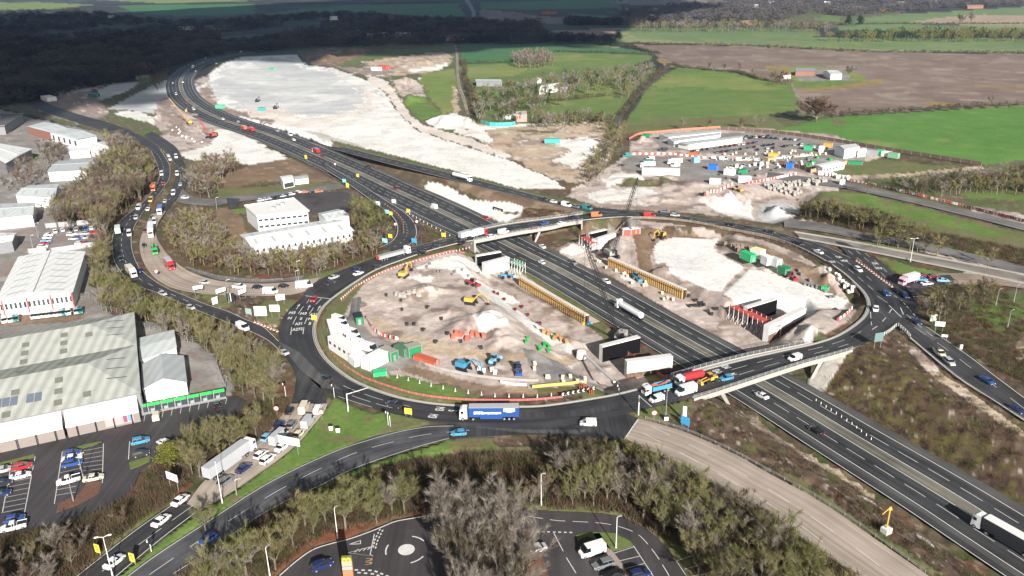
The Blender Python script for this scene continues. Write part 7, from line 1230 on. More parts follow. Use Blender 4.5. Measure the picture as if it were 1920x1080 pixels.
V_('box_lorry', 'pink/pink/white', 1704, 524, -50, 14, 'x', label='pink and white lorry parked in the lay-by'); V_('estate', 'cyan', 1727, 523, 60, 0, 'parked in the lay-by'); V_('saloon', 'white', 1738, 531, 60, -6, 'parked in the lay-by'); V_('hatchback', 'maroon', 1750, 518, 60, 0, 'parked in the lay-by'); V_('saloon', 'lightblue', 1768, 525, 60, 2, 'parked in the lay-by'); V_('hatchback', 'maroon', 1735, 516, 60, 0, 'parked in the lay-by'); V_('tanker_lorry', 'white/white', 866, 332, 60, 15, 'x', label='white tanker lorry on the link road beside the bright chalk')
for k, c, x, y in [('hatchback', 'dark', 1020, 373), ('hatchback', 'white', 1038, 378), ('van', 'white', 1062, 383), ('hatchback', 'grey', 1080, 387), ('van', 'teal', 1101, 389)]: V_(k, c, x, y, 60, 14, 'on the link road above the farther bridge')
D1 = 'on the outer dual carriageway bend'
for k, c, x, y, dx, dy in [('van', 'white', 303, 325, 0, 40), ('hatchback', 'red', 307, 345, -14, 40), ('box_lorry', 'orange/orange', 288, 351, -20, 40), ('van', 'yellow', 283, 374, -26, 40), ('van', 'white', 260, 388, -30, 36), ('small_van', 'silver', 255, 408, -20, 40), ('hatchback', 'black', 248, 403, -20, 40), ('van', 'white', 242, 437, 0, 40), ('hatchback', 'black', 227, 485, 14, 40), ('box_lorry', 'white/cream', 246, 509, 30, 30), ('hatchback', 'navy', 262, 507, 36, 26), ('hatchback', 'silver', 357, 576, 50, 20), ('van', 'white', 455, 612, 50, 22), ('hatchback', 'silver', 305, 550, 50, 22), ('hatchback', 'white', 316, 292, 20, 40)]: V_(k, c, x, y, dx, dy, D1)
V_('box_lorry', 'white/palegreen/white', 221, 431, 0, -40, 'x', label='white-roofed pale green lorry on the outer bend of the dual carriageway')
for k, c, x, y, dx, dy in [('van', 'white', 332, 325, 0, 40), ('hatchback', 'silver', 338, 346, -10, 40), ('van', 'white', 325, 361, -20, 40), ('hatchback', 'silver', 309, 377, -24, 40), ('van', 'white', 330, 293, 10, 40), ('hatchback', 'white', 319, 299, 10, 40), ('saloon', 'white', 277, 392, -14, 40), ('hatchback', 'dark', 285, 408, -14, 40), ('hatchback', 'maroon', 272, 432, 2, 40), ('hatchback', 'dark', 270, 460, 6, 40), ('van', 'white', 289, 414, -10, 40)]: V_(k, c, x, y, dx, dy, 'on the inner lanes of the dual carriageway bend')
V_('box_lorry', 'white/blue', 300, 394, -14, 40, 'x', label='white-cabbed lorry with a blue box at the top of the concrete road'); V_('artic_lorry', 'white/white/white', 283, 432, -2, 40, 'x', label='long white articulated lorry on the concrete road above the green loader lorry'); V_('tipper_lorry', 'green/green', 289, 467, 14, 40, 'x', label='green tipper lorry on the concrete road between white and red lorries'); V_('box_lorry', 'red/red/silver', 317, 495, 26, 26, 'x', label='bright red box lorry with a pale roof on the concrete road'); V_('hatchback', 'white', 347, 370, 60, 2, 'on the side road by the tree clump')
RP = 'parked in the retail car park'
for k, c, x, y, dx, dy in [('estate', 'cyan', 263, 826, 60, -14), ('hatchback', 'white', 307, 829, -60, -20), ('hatchback', 'dark', 264, 850, 60, -14), ('hatchback', 'blue', 135, 849, 60, -12), ('saloon', 'white', 135, 858, 60, -12), ('estate', 'blue', 135, 868, 60, -12), ('pickup', 'white', 128, 900, -60, 16), ('saloon', 'cream', 175, 895, 60, -12), ('estate', 'red', 41, 874, 60, -14), ('saloon', 'white', 38, 891, 60, -14), ('hatchback', 'silver', 6, 880, 60, -14), ('hatchback', 'dark', 5, 905, 60, -14), ('hatchback', 'blue', 27, 972, 60, -14), ('pickup', 'white', 25, 987, -60, 14), ('small_van', 'cream', 293, 780, 6, -50), ('hatchback', 'black', 407, 757, 8, -50), ('hatchback', 'silver', 22, 826, 10, 50), ('hatchback', 'silver', 52, 821, 10, 50), ('hatchback', 'black', 0, 832, 10, 50), ('hatchback', 'navy', 2, 925, 60, -14)]: V_(k, c, x, y, dx, dy, RP)
for k, c, x, y, dx, dy in [('estate', 'navy', 603, 1059, 60, -26), ('saloon', 'silver', 1005, 1028, -60, 16), ('van', 'white', 1110, 1030, -60, 18), ('estate', 'grey', 1131, 1057, -60, 18), ('saloon', 'black', 1150, 1078, -60, 18), ('estate', 'navy', 1199, 1076, 60, -16)]: V_(k, c, x, y, dx, dy, 'in the restaurant car park')
for k, c, x, y in [('van', 'white', 636, 598), ('van', 'white', 640, 607), ('van', 'white', 641, 616), ('long_van', 'white', 658, 623), ('van', 'white', 665, 634), ('van', 'white', 674, 643), ('long_van', 'white', 692, 651)]: V_(k, c, x, y, 50, 12, 'parked in the cabin yard', z=None)
for k, c, x, y, dx, dy, lb in [('excavator', 'yellow', 884, 562, 50, 4, 'yellow excavator in the middle of the left island'), ('excavator', 'yellow', 757, 512, 40, -34, 'yellow excavator near the upper left kerb of the roundabout'), ('excavator', 'cyan', 870, 684, 50, 12, 'blue excavator by the concrete strip on the left island'), ('excavator', 'yellow', 1240, 440, -30, 10, 'yellow excavator beside the chalk slab near the far kerb'), ('excavator', 'orange', 402, 252, -30, -40, 'orange-red excavator beside the motorway on the chalk'), ('excavator', 'yellow', 350, 208, 30, 40, 'yellow excavator beside the motorway bend'), ('loader', 'cyan', 1095, 600, 30, 16, 'blue loader at the lower end of the left sheet pile wall'), ('loader', 'lightblue', 926, 678, 30, -30, 'pale blue loader right of the blue excavator'), ('loader', 'blue', 971, 692, 6, 30, 'blue dumper on the near edge of the left island'), ('loader', 'cyan', 1192, 521, 30, 16, 'blue loader in front of the right sheet pile wall'), ('loader', 'cyan', 948, 519, 30, -6, 'blue loader beside the left abutment walls'), ('loader', 'red', 884, 532, 30, 4, 'red machine with a black top on the upper chalk of the left island'), ('loader', 'yellow', 1380, 355, 30, 4, 'yellow machine above the chalk bowl'), ('loader', 'red', 1482, 519, 20, 8, 'red machine beside the chalk slab'), ('excavator', 'dark', 482, 188, 20, -10, 'dark excavator on the grey chalk'), ('excavator', 'dark', 516, 201, 20, -10, 'dark excavator at the right of the grey chalk')]: V_(k, c, x, y, dx, dy, 'x', z=None, label=lb, lod=0)
# rows of small parked cars that nothing tells apart
def park(name_group, label, rows, cols_, kinds=('hatchback', 'saloon', 'estate'), z=.06):
    R = random.Random(len(name_group))
    for (x0, y0), (x1, y1), n, dx, dy in rows:
        for i in range(n):
            if R.random() < .1: continue
            t = i/max(1, n-1); o = V_(R.choice(kinds), R.choice(cols_), x0+(x1-x0)*t+R.uniform(-.5, .5), y0+(y1-y0)*t, dx, dy, 'x', z=.06, label=label, group=name_group)
park('cars in the site compound', 'small parked car in the crowded rows of the site compound car park', [((1296, 276), (1390, 262), 13, 2, -10), ((1300, 282), (1420, 266), 15, 2, -10), ((1345, 285), (1450, 270), 13, 2, -10), ((1340, 266), (1440, 254), 13, 2, -10), ((1400, 255), (1500, 262), 12, 2, -10), ((1420, 280), (1500, 270), 9, 2, -10), ((1480, 268), (1550, 278), 7, 2, -10)], ('dark', 'black', 'silver', 'white', 'grey', 'navy', 'maroon'))
park('vans in the grey yard', 'white or pale vehicle standing in the row across the compound yard', [((1370, 312), (1440, 306), 7, 4, -10), ((1340, 296), (1420, 300), 6, 10, 0), ((1460, 296), (1530, 290), 7, 10, 0)], ('white', 'silver', 'white', 'cream'), ('van', 'small_van', 'pickup'))
park('cars by the office block', 'parked car in the row behind the white office block', [((490, 375), (555, 362), 9, 10, -2), ((560, 360), (610, 358), 5, 10, -1)], ('dark', 'white', 'orange', 'black', 'maroon', 'silver'))
park('cars in the scrap yard', 'tightly packed car in the walled vehicle yard above the striped warehouse', [((92, 440), (80, 462), 5, 30, -2), ((133, 431), (180, 427), 6, 3, 20), ((135, 439), (182, 436), 6, 30, -2), ((138, 447), (176, 444), 5, 30, -2), ((140, 456), (170, 454), 4, 30, -2), ((104, 434), (118, 431), 2, 3, 20)], ('blue', 'white', 'red', 'silver', 'black', 'white', 'lightblue'))
for x, y, c, k in [(1219, 297, 'white', 'van'), (1214, 309, 'white', 'box_lorry'), (1265, 303, 'white', 'box_lorry'), (1266, 309, 'white', 'van'), (1175, 291, 'teal', 'van'), (1244, 280, 'dark', 'van'), (1166, 309, 'black', 'hatchback')]: V_(k, c+('/'+c if 'lorry' in k else ''), x, y, -60, 1, 'in the open part of the grey yard')
park('pallet rows beside the striped warehouse', 'parked or stored vehicle in the yard between the two retail warehouses', [((8, 601), (30, 598), 3, 3, 20), ((62, 593), (150, 583), 13, 3, 20)], ('teal', 'white', 'white', 'cream', 'silver'), ('small_van',))
# labels: single each vehicle out by colour, kind and place, and by its order where several match
grp = {}
for v in VEH:
    if v[5] is None: grp.setdefault((v[2].split('/')[0], v[1], v[3]), []).append(v)
ORD = ['leftmost', 'second', 'third', 'fourth', 'fifth', 'sixth', 'seventh', 'eighth', 'ninth']
for (c, k, pl), L in grp.items():
    L.sort(key=lambda v: v[4]); cn = CNAME.get(c, c)
    for i, v in enumerate(L):
        nm = f'{cn} {KN[k]} {pl}'
        if len(L) > 1: nm += ', ' + ('leftmost of these' if i == 0 else ('rightmost of these' if i == len(L)-1 else f'{ORD[i]} from left'))
        tag(v[0], nm, CAT[k], None)
for v in VEH:
    if v[5] is not None: tag(v[0], v[5], CAT[v[1]], v[6])
# ------------------------------------------------------------------ street furniture
def lamp(label, px, py, h, double=False, m=M_WPOLE, arm=1.6, rz=0., z=None, group=None, r=.11):
    x, y = un(px, py, 0 if z is None else z); z = tz1(x, y) if z is None else z; o = empty('street_lamp', (x, y, z), rz); tag(o, label, 'lamp post', group); MB().tube((0, 0, -.2), (0, 0, 1.4), r*1.4, n=8).tube((0, 0, 1.4), (0, 0, h), r, r*.6, 8).build('pole', m, o)
    for s in ((-1, 1) if double else (1,)): MB().tube((0, 0, h-.05), (s*arm, 0, h+.25), .06, n=5).build('arm', m, o); MB().box((s*(arm+.3), 0, h+.27), (.8, .32, .16), taper=.85).build('lantern', M_WPLAS if double else M_STEEL, o)
    return o
lamp('tall white double-headed lamp post at the lower left, in front of a white saloon', 212, 1083, 10, True, M_WPOLE, .9, .3); lamp('tall white post behind the concrete approach beside the queueing lorry', 417, 943, 10.5, False, M_WPOLE, .5, 2); lamp('slim white lamp post standing alone on the bed right of the central median', 1015, 949, 8.5, False, M_WPOLE, .3, 0); lamp('white lamp post with a small blue plate on the car park island', 1155, 1028, 7.8, False, M_WPOLE, .35, .3)
lamp('tall double-headed lamp post on the grass beside the lay-by', 1707, 490, 9.6, True, M_WPOLE, 1., .1); lamp('white lamp post behind the dark car at the restaurant entrance', 633, 1008, 7.5, False, M_WPOLE, .3, 1); lamp('white lamp post at the bottom edge left of the restaurant road', 507, 1085, 7.5, False, M_WPOLE, .3, 1)
for lb, x, y, h in [('slim lamp post in the middle of the left arm verge', 430, 568, 9), ('lamp post at the edge of the left arm beside the white van', 558, 545, 8), ('lamp post at the tree belt edge above the left arm', 560, 526, 8), ('grey lamp post on the nearer bridge approach beside the small white van', 1248, 785, 9), ('lamp post near the retail car park entry', 157, 899, 7), ('lamp post in the middle of the retail car park', 138, 940, 5.5), ('lamp post on the footpath beside the queueing traffic', 444, 928, 4), ('lamp post among scrub right of the slip road', 1867, 573, 6), ('lamp post farther right among scrub by the slip road', 1901, 565, 6), ('lamp post on the green slope right of the slip road', 1889, 614, 6), ('lamp post in the scrap yard corner', 72, 446, 7), ('lamp post beside the scrap yard entrance', 62, 466, 6), ('lamp post on the verge left of the white office block', 407, 392, 6)]: lamp(lb, x, y, h, False, M_STEEL, .8, .4)
def sign(label, px, py, w, h, zb, m, posts=2, rz=None, dx=30, dy=0, z=None, marks=None, cat='sign', name='road_sign', back=None):
    x, y = un(px, py, 0 if z is None else z); z = tz1(x, y) if z is None else z; x, y = un(px, py, z); x2, y2 = un(px+dx, py+dy, z); rz = math.atan2(y2-y, x2-x); o = empty(name, (x, y, z), rz); tag(o, label, cat)
    MB().box((0, 0, zb+h/2), (w, .12, h)).build('panel', m, o)
    for k in range(posts): xx = 0 if posts == 1 else (-w*.36 if k == 0 else w*.36); MB().tube((xx, .1, -.2), (xx, .1, zb+h*.9), .07, n=6).build('post', M_STEEL, o)
    if marks:
        mb = MB(); mc = marks[0]
        for it in marks[1:]:
            if isinstance(it[0], str): word_at(mb, it[0], (it[1], -.075, zb+it[2]), (1, 0, 0), (0, 0, 1), it[3], it[3])
            else: mb.box((it[0], -.07, zb+it[1]), (it[2], .03, it[3]))
        mb.build('lettering', mc, o)
    return o
M_SW = mat('sign_back', (.62, .62, .6), .5); M_SB = mat('sign_blue', (.05, .3, .55), .4); M_SG = mat('sign_green', (.02, .22, .12), .4); M_SC = mat('sign_cyan', (.25, .6, .7), .4)
for lb, x, y, w, h, zb, m, p, dx, dy in [('small white sign at the right of the queueing vehicles', 545, 850, 6.2, 2.2, 2.6, M_WPLAS, 2, 30, 6), ('white direction sign in the scrub beside the lower end of the concrete approach', 327, 918, 3.8, 2.0, 2.6, M_WPLAS, 2, 30, 12), ('biggest bright white sign panel on the left junction verge', 491, 603, 4.4, 3.6, 2.2, M_WPLAS, 2, 30, 0), ('bright white sign panel right of the biggest one on the left junction verge', 517, 595, 3.6, 2.6, 2.2, M_WPLAS, 2, 30, 0), ('white sign panel nearest the stop line on the left junction', 527, 570, 3.2, 2.2, 1.6, M_WPLAS, 2, 30, -4), ('slanted white sign at the edge of the concrete road, rightmost of three', 456, 560, 3.6, 1.6, 2.2, M_WPLAS, 2, 30, -12), ('slanted white sign at the edge of the concrete road, middle of three', 416, 558, 4.0, 1.6, 2.2, M_WPLAS, 2, 30, -10), ('slanted white sign at the edge of the concrete road, leftmost of three', 373, 552, 3.6, 1.4, 2.2, M_WPLAS, 2, 30, -6), ('grey-green sign panel on the brown verge of the left junction', 467, 592, 2.8, 2.2, .6, mat('sign_greygreen', (.3, .4, .37), .5), 2, 30, 6), ('small white panel at the left of the junction verge', 404, 572, 2.2, 2.6, .5, M_WPLAS, 2, 30, -10)]: sign(lb, x, y, w, h, zb, m, p, dx=dx, dy=dy)
for lb, x, y, dx, dy in [('yellow temporary sign on the left verge beside a reddish bank', 185, 1041, 10, 3), ('yellow temporary sign on the grass strip between the two carriageways', 250, 1058, 10, 3)]: sign(lb, x, y, 1.35, 2.1, .7, M_SIGNY, 2, dx=dx, dy=dy, marks=(M_DARK, ('M3', 0, 1.5, .5), (0, 1.0, .7, .12), (.2, .75, .12, .5)))
for k, (x, y) in enumerate([(574, 300), (652, 354), (671, 334), (733, 406), (766, 401), (732, 449), (832, 447), (766, 781), (590, 604)]): sign(['tall yellow sign by the motorway hatching', 'tall yellow sign beside the bank above the slip road', 'small yellow sign at the slip nose beside the motorway', 'small yellow sign behind the turquoise sign on the slip curve', 'small yellow sign outside the slip curve', 'yellow sign left of the slip road mouth', 'small orange-yellow sign on the brown triangle', 'small yellow sign at the kerb left of the blue lorry', 'pale yellow sign on the kerb beside the road words'][k], x, y, 2.2, 2.6 if k < 2 else 1.8, .8, M_SIGNY, 2, dx=20, dy=3)
for lb, x, y, m in [('turquoise sign on the inside of the slip curve', 726, 404, M_SC), ('light blue sign on the left corner of the slip road mouth', 722, 459, M_SC), ('blue sign on the right corner of the slip road mouth', 777, 459, M_SB), ('pale turquoise sign on the bank above the slip road', 646, 345, M_SC), ('white sign on the inner edge of the slip road', 709, 388, M_WPLAS), ('white sign on the outer edge of the slip road', 739, 384, M_WPLAS)]: sign(lb, x, y, 2.8, 2.0, 1.0, m, 2, dx=20, dy=3)
def round_sign(label, px, py, r=.75, h=2.6, m=None):
    x, y, z = ung(px, py); o = empty('no_entry_sign', (x, y, z)); tag(o, label, 'sign'); MB().tube((0, .06, -.1), (0, .06, h), .06, n=6).build('post', M_STEEL, o); MB().tube((0, 0, h), (0, -.06, h), r, n=20).build('rim', M_RED, o); MB().tube((0, -.065, h), (0, -.09, h), r*.72, n=20).build('face', M_WPLAS, o)
for lb, x, y in [('round red-rimmed sign at the scrub left of the queueing vehicles', 520, 781), ('round red-rimmed sign right of the queueing vehicles on the grass corner', 604, 788), ('round red-rimmed sign on the grass point by the nearer bridge', 1226, 790), ('round red-rimmed sign inside the slip curve', 742, 430), ('round red-rimmed sign outside the slip curve', 782, 425), ('round red-rimmed sign beside the concrete road', 295, 520), ('round red-rimmed sign at the start of the slip triangle', 629, 315)]: round_sign(lb, x, y)
# signals and cameras
def signal(label, px, py, h=3.2, z=None):
    x, y, z = ung(px, py); o = empty('traffic_signal', (x, y, z)); tag(o, label, 'traffic light'); MB().tube((0, 0, -.1), (0, 0, h), .08, n=6).build('post', M_WPOLE, o); MB().box((0, -.15, h-.3), (.45, .3, 1.0)).build('signal_head', M_DARK, o); MB().box((-.35, 0, h-.2), (.3, .4, .5)).build('detector', M_WPLAS, o)
signal('white signal post on the grass strip below a white saloon', 284, 1034, 2.9)
for lb, x, y in [('grey signal post pair on the grass corner below the roundabout, left one', 728, 797), ('grey signal post pair on the grass corner below the roundabout, right one', 732, 799), ('signal post at the grass nose by the left side of roundabout', 627, 745), ('white signal post left of the queueing van, under the olive trees', 536, 743), ('signal post at the chevron kerb', 1160, 742)]: signal(lb, x, y, 4.2)
def cabinet(label, px, py, w=1.0, h=1.3, m=M_WPLAS, name='control_cabinet'):
    x, y, z = ung(px, py); o = empty(name, (x, y, z)); tag(o, label, 'cabinet'); MB().box((0, 0, h/2), (w, .6, h)).build('body', m, o); MB().box((0, 0, h+.05), (w+.1, .7, .1)).build('lid', M_DARK, o)
cabinet('left one of two white control cabinets on the grass corner', 621, 806); cabinet('right one of two white control cabinets on the grass corner', 634, 810); cabinet('tall grey-green cabinet among bushes right of the junction', 1749, 602, 2.2, 2.6, mat('cabinet_green', (.35, .42, .36), .6)); cabinet('small white cabinet beside the lamp post right of the slip road', 1801, 654, .8, 1.6); cabinet('white concrete plinth cabinet at the foot of the grey lamp post', 1249, 788, 1.1, 1.2)
sign('white sign on two legs right of the slip road', 1760, 622, 3., 1.6, 2.0, M_WPLAS, 2, dx=30, dy=2); sign('small white sign below the two-legged one right of the slip road', 1770, 637, 1.8, .8, 1.0, M_WPLAS, 2, dx=30, dy=3); sign('tall green sign seen from behind at the bank point, left of the railings', 1645, 652, 3.2, 3.0, 2.2, mat('sign_teal_back', (.12, .2, .2), .5), 2, dx=20, dy=-3); sign('blue direction sign on the grass point by the nearer bridge', 1284, 800, 2.6, 2.4, .6, M_SB, 2, dx=20, dy=8); sign('white upright panel above the blue direction sign', 1283, 789, 1.0, 3.4, 1.0, M_WPLAS, 1, dx=20, dy=4)
sign('black chevron board on the motorway bank above the farther bridge', 934, 404, 8.5, 3.2, 1.0, M_DARK, 2, dx=30, dy=10, marks=(M_WPLAS, (-2.6, 1.6, .7, 1.6), (-1.2, 1.6, .5, 1.6), (0, 1.6, .5, 1.6), (1.2, 1.6, .5, 1.6), (2.4, 1.6, .5, 1.6)))
sign('black chevron panels standing by the concrete road verge', 434, 568, 3.0, 3.4, .6, M_DARK, 2, dx=20, dy=0, marks=(M_WPLAS, (0, 1.7, .25, 3.4)))
for k in range(7): # chevron blocks at the island kerb
    x, y = un(1056+k*9.5, 743-k*1.9, .3); o = empty('chevron_block', (x, y, .2), .15); tag(o, 'black and white chevron board in the row on the near island kerb', 'sign', 'chevron boards on the near island kerb'); MB().box((0, 0, .75), (1.3, .1, 1.0)).build('panel', M_DARK, o)
    m = MB()
    for s in (-1, 1): m.add([(-.45, -.06, .75), (-.05, -.06, .75), (.35, -.06, .75+s*.48), (-.05, -.06, .75+s*.48)], [(0, 1, 2, 3)] if s > 0 else [(3, 2, 1, 0)])
    m.build('chevron', M_WPLAS, o)
# gantry arms
def arm_post(label, px, py, h, ax, ay, m=M_STEEL):
    x, y = un(px, py, .0); o = empty('mast_arm', (x, y, 0)); tag(o, label, 'signal mast'); X, Y = un(ax, ay, h); MB().tube((0, 0, -.2), (0, 0, h), .18, .13, 8).build('mast', m, o); MB().tube((0, 0, h-.2), (X-x, Y-y, h), .12, .08, 6).build('arm', m, o); MB().box(((X-x)*.3, (Y-y)*.3, h-.6), (.4, .4, 1.0)).build('signal_head', M_DARK, o)
arm_post('signal mast with a long arm reaching over the road left of the blue lorry', 653, 771, 5.5, 690, 727, M_WPOLE); arm_post('signal mast with an arm over the queue of vehicles by the nearer bridge', 1197, 778, 6, 1221, 762, M_WPOLE)
# restaurant totem
def totem():
    x, y = un(658, 1118); h = 9.5; o = empty('totem_sign', (x, y, 0), .05); tag(o, 'tall terracotta totem sign with a yellow M at the restaurant entrance', 'sign'); MB().box((0, 0, h*.35), (1.9, .7, h*.7)).build('lower_panel', mat('terracotta', (.55, .17, .09), .6), o); MB().box((0, 0, h*.735), (1.9, .7, .5)).build('pale_band', mat('pink_band', (.7, .4, .35), .6), o); MB().box((0, 0, h*.785), (1.9, .7, .4)).build('grey_band', M_STEEL, o); MB().box((0, 0, h*.86), (1.9, .7, h*.11)).build('upper_panel', mat('salmon', (.7, .32, .2), .6), o); MB().box((0, 0, h*.96), (1.9, .7, h*.085)).build('top_panel', mat('olive_sign', (.2, .22, .03), .6), o)
    mb = MB(); z0 = h*.92; pts = [(-.75, 0), (-.68, .5), (-.5, .78), (-.32, .78), (-.12, .5), (0, .15), (.12, .5), (.32, .78), (.5, .78), (.68, .5), (.75, 0)]
    for a, b in zip(pts[:-1], pts[1:]): mb.tube((a[0], -.4, z0+a[1]), (b[0], -.4, z0+b[1]), .12, n=6)
    mb.build('arches', M_SIGNY, o)
totem()
# yellow gantry post on the bank
def yel():
    x, y, z = ung(1661, 998); o = empty('camera_post', (x, y, z)); tag(o, 'yellow post with a slanting arm on a white block, on the bank above the motorway', 'post'); MB().box((0, 0, .5), (1.8, 1.6, 1.4), .5).build('base_block', M_CONCW, o); MB().tube((0, 0, 1.1), (0, 0, 6.6), .16, n=8).build('mast', M_YEL, o); MB().tube((0, 0, 6.4), (-2.0, -1.0, 5.4), .1, n=6).build('arm', M_YEL, o); MB().box((0, 0, 6.2), (.8, .5, .8), taper=.5).build('head', M_YEL, o)
yel()
# small white posts and bollards in rows
def bollards(group, label, pts, n, h=1.0, m=M_WPLAS, r=.12, z=0.1, name='bollard', cat='bollard', m2=None):
    P, _ = resample(np.array([(*un(a, b, 0),) for a, b in pts]), n); me = MB().tube((0, 0, 0), (0, 0, h), r, r*.6, 6, mi=0).box((0, 0, .04), (r*4, r*4, .08), mi=1 if m2 else 0).mesh(name, [m, m2 or m])
    for x, y in P:
        zz = tz1(x, y) if z is None else z; o = quick_obj(name, me); o.location = (x, y, zz); tag(o, label, cat, group)
bollards('cones beside the right-hand lane', 'orange and white traffic cone in the line dividing the right-hand lanes', [(1606, 490), (1625, 503), (1650, 522), (1672, 538)], 15, .9, M_ORANGE, .2, .08, 'traffic_cone', 'traffic cone', M_WPLAS)
bollards('cones on the slip road curve', 'small traffic cone along the middle of the slip road curve', [(722, 378), (745, 398), (756, 416), (757, 436)], 14, .9, M_ORANGE, .2, None, 'traffic_cone', 'traffic cone', M_WPLAS)
bollards('white posts on the near island verge', 'short white post in the row along the island verge behind the blue lorry', [(745, 708), (800, 722), (860, 735), (930, 744), (1010, 745), (1060, 741)], 14, 1.1, M_WPLAS, .12, None, 'marker_post', 'post')
bollards('cones at the left junction', 'small orange and white cone at the tip of the left junction verge', [(478, 605), (500, 613), (520, 622)], 8, .9, M_ORANGE, .2, .06, 'traffic_cone', 'traffic cone', M_WPLAS)
bollards('posts along the motorway edge', 'small white marker post on the right-hand edge of the motorway below the bridge', [(1535, 715), (1600, 755), (1640, 785)], 12, 1.0, M_WPLAS, .12, None, 'marker_post', 'post')
bollards('posts on the motorway edge above the farther bridge', 'small white marker post on the brown triangle edge of the motorway', [(760, 378), (800, 400), (860, 428)], 14, .9, M_WPLAS, .12, None, 'marker_post', 'post')
bollards('cones beside the link road mouth', 'white-topped cone along the upper left island kerb', [(640, 562), (668, 538), (710, 515), (760, 496), (830, 478), (880, 466)], 46, .8, M_WPLAS, .16, .1, 'traffic_cone', 'traffic cone', M_RED)
# barrier blocks
def blocks(group, label, pts, n, L=1.8, h=1.0, ms=(M_RED, M_WPLAS), z=None):
    P, ln = resample(np.array([(*un(a, b, 0),) for a, b in pts]), n); T = np.gradient(P, axis=0); mes = [MB().loft([[(-L/2, -.3, 0), (-L/2, .3, 0), (-L/2, .12, h), (-L/2, -.12, h)], [(L/2, -.3, 0), (L/2, .3, 0), (L/2, .12, h), (L/2, -.12, h)]]).mesh('barrier_block', m) for m in ms]
    for i, (x, y) in enumerate(P): o = quick_obj('barrier_block', mes[i % 2]); o.location = (x, y, (tz1(x, y) if z is None else z)+.02); o.rotation_euler = (0, 0, math.atan2(T[i][1], T[i][0])); tag(o, label[i % 2], 'barrier', group[i % 2])
def bb(place, pts, n, **k): blocks((f'red blocks {place}', f'white blocks {place}'), (f'red plastic barrier block in the alternating row {place}', f'white plastic barrier block in the alternating row {place}'), pts, n, **k)
bb('beside the cabin yard', [(687, 598), (700, 618), (716, 630), (742, 636)], 22); bb('along the compound haul road', [(1596, 340), (1640, 348), (1700, 362), (1800, 386), (1920, 416)], 84, L=2.2, h=1.3); bb('at the right end of the chalk slab', [(1572, 600), (1585, 592), (1596, 580)], 10); bb('across the grey yard', [(1183, 290), (1260, 290), (1320, 297)], 26, L=2.4, h=1.2); bb('along the segment store', [(1400, 345), (1440, 338), (1490, 328)], 28, L=2.4, h=1.3); bb('above the chalk bowl', [(1322, 374), (1350, 358), (1372, 348)], 16, L=2, h=1.6)
bb('beside the near abutment walls', [(1170, 607), (1200, 626), (1240, 655), (1262, 668)], 30, z=-6.3) if False else None
# concrete segments, in rows
def rubble(name, label, group, pts, n, size, m, jit=1.):
    R = random.Random(n); me = MB().loft([[(-.9, -.5, 0), (-.9, .5, 0), (-.9, .5, .8), (-.9, -.5, .8)], [(0, -.5, .25), (0, .5, .25), (0, .5, 1.2), (0, -.5, 1.2)], [(.9, -.5, 0), (.9, .5, 0), (.9, .5, .8), (.9, -.5, .8)]]).mesh(name, m); P, _ = resample(np.array([ung(a, b)[:2] for a, b in pts]), n)
    for x, y in P: o = quick_obj(name, me); x += R.uniform(-jit, jit); y += R.uniform(-jit, jit)*3; o.location = (x, y, tz1(x, y)); o.scale = (size,)*3; o.rotation_euler = (0, 0, R.uniform(1.2, 1.9)); tag(o, label, 'concrete block', group)
rubble('concrete_segment', 'pale concrete segment stacked in rows beside the compound haul road', 'concrete segments', [(1450, 352), (1500, 346), (1550, 340)], 34, 1.5, M_CONC, 1.5); rubble('concrete_segment', 'pale concrete segment stacked in rows beside the compound haul road', 'concrete segments', [(1430, 358), (1470, 362), (1500, 366)], 20, 1.4, M_CONC, 1.5); rubble('concrete_segment', 'pale concrete segment in the line right of the compound cabins', 'concrete segments by the fence', [(1532, 326), (1590, 336)], 22, 1.6, M_CONCW, .8)
rubble('pipe_segment', 'grey curved segment in the row on the upper part of the left island', 'curved segments', [(745, 552), (765, 548), (788, 546)], 9, 1.2, M_CONC, .4); rubble('steel_bundle', 'rusty red steel bundle lying below the white chalk heap', 'steel bundles', [(852, 626), (880, 632), (905, 630)], 7, 1.3, mat('bundle_red', (.4, .12, .08), .8), .8); rubble('steel_bundle', 'rusty steel bundle lying beside the bright chalk strip', 'steel bundles by the strip', [(1020, 620), (1045, 634), (1060, 642)], 7, 1.2, M_RUST, .8); rubble('timber_pile', 'timber and steel pile on the right-hand island', 'material piles', [(1360, 458), (1390, 468), (1410, 466)], 9, 1.3, mat('grey_brown_timber', (.2, .16, .13), .9), 1.)
rubble('white_bag', 'white bag or crate in the row beside the near edge of the left island', 'bags near the dumper', [(900, 690), (910, 694), (930, 700)], 4, 1.0, M_WPLAS, .4); rubble('material_bag', 'pale bag at the right end of the right-hand island', 'bags at the kerb', [(1560, 520), (1575, 535), (1590, 548), (1600, 556)], 14, 1.0, M_CONCW, 1.2)
for k, (pts, n, m, nm) in enumerate([([(1345, 300), (1430, 296), (1500, 300)], 16, 'silver', 'grey'), ([(1370, 318), (1440, 312), (1520, 306)], 18, 'white', 'white'), ([(1410, 300), (1470, 306), (1530, 296)], 14, 'grey', 'mid grey'), ([(1350, 330), (1400, 326), (1460, 318)], 12, 'dark', 'dark grey'), ([(1360, 290), (1460, 286), (1560, 292)], 16, 'cream', 'cream'), ([(1480, 312), (1530, 302), (1560, 298)], 9, 'green', 'green')]): rubble('material_stack', f'small {nm} stack of stored material among the compound cabins', f'{nm} material stacks', pts, n, .85+.25*(k % 3), paint(m), 2.5)
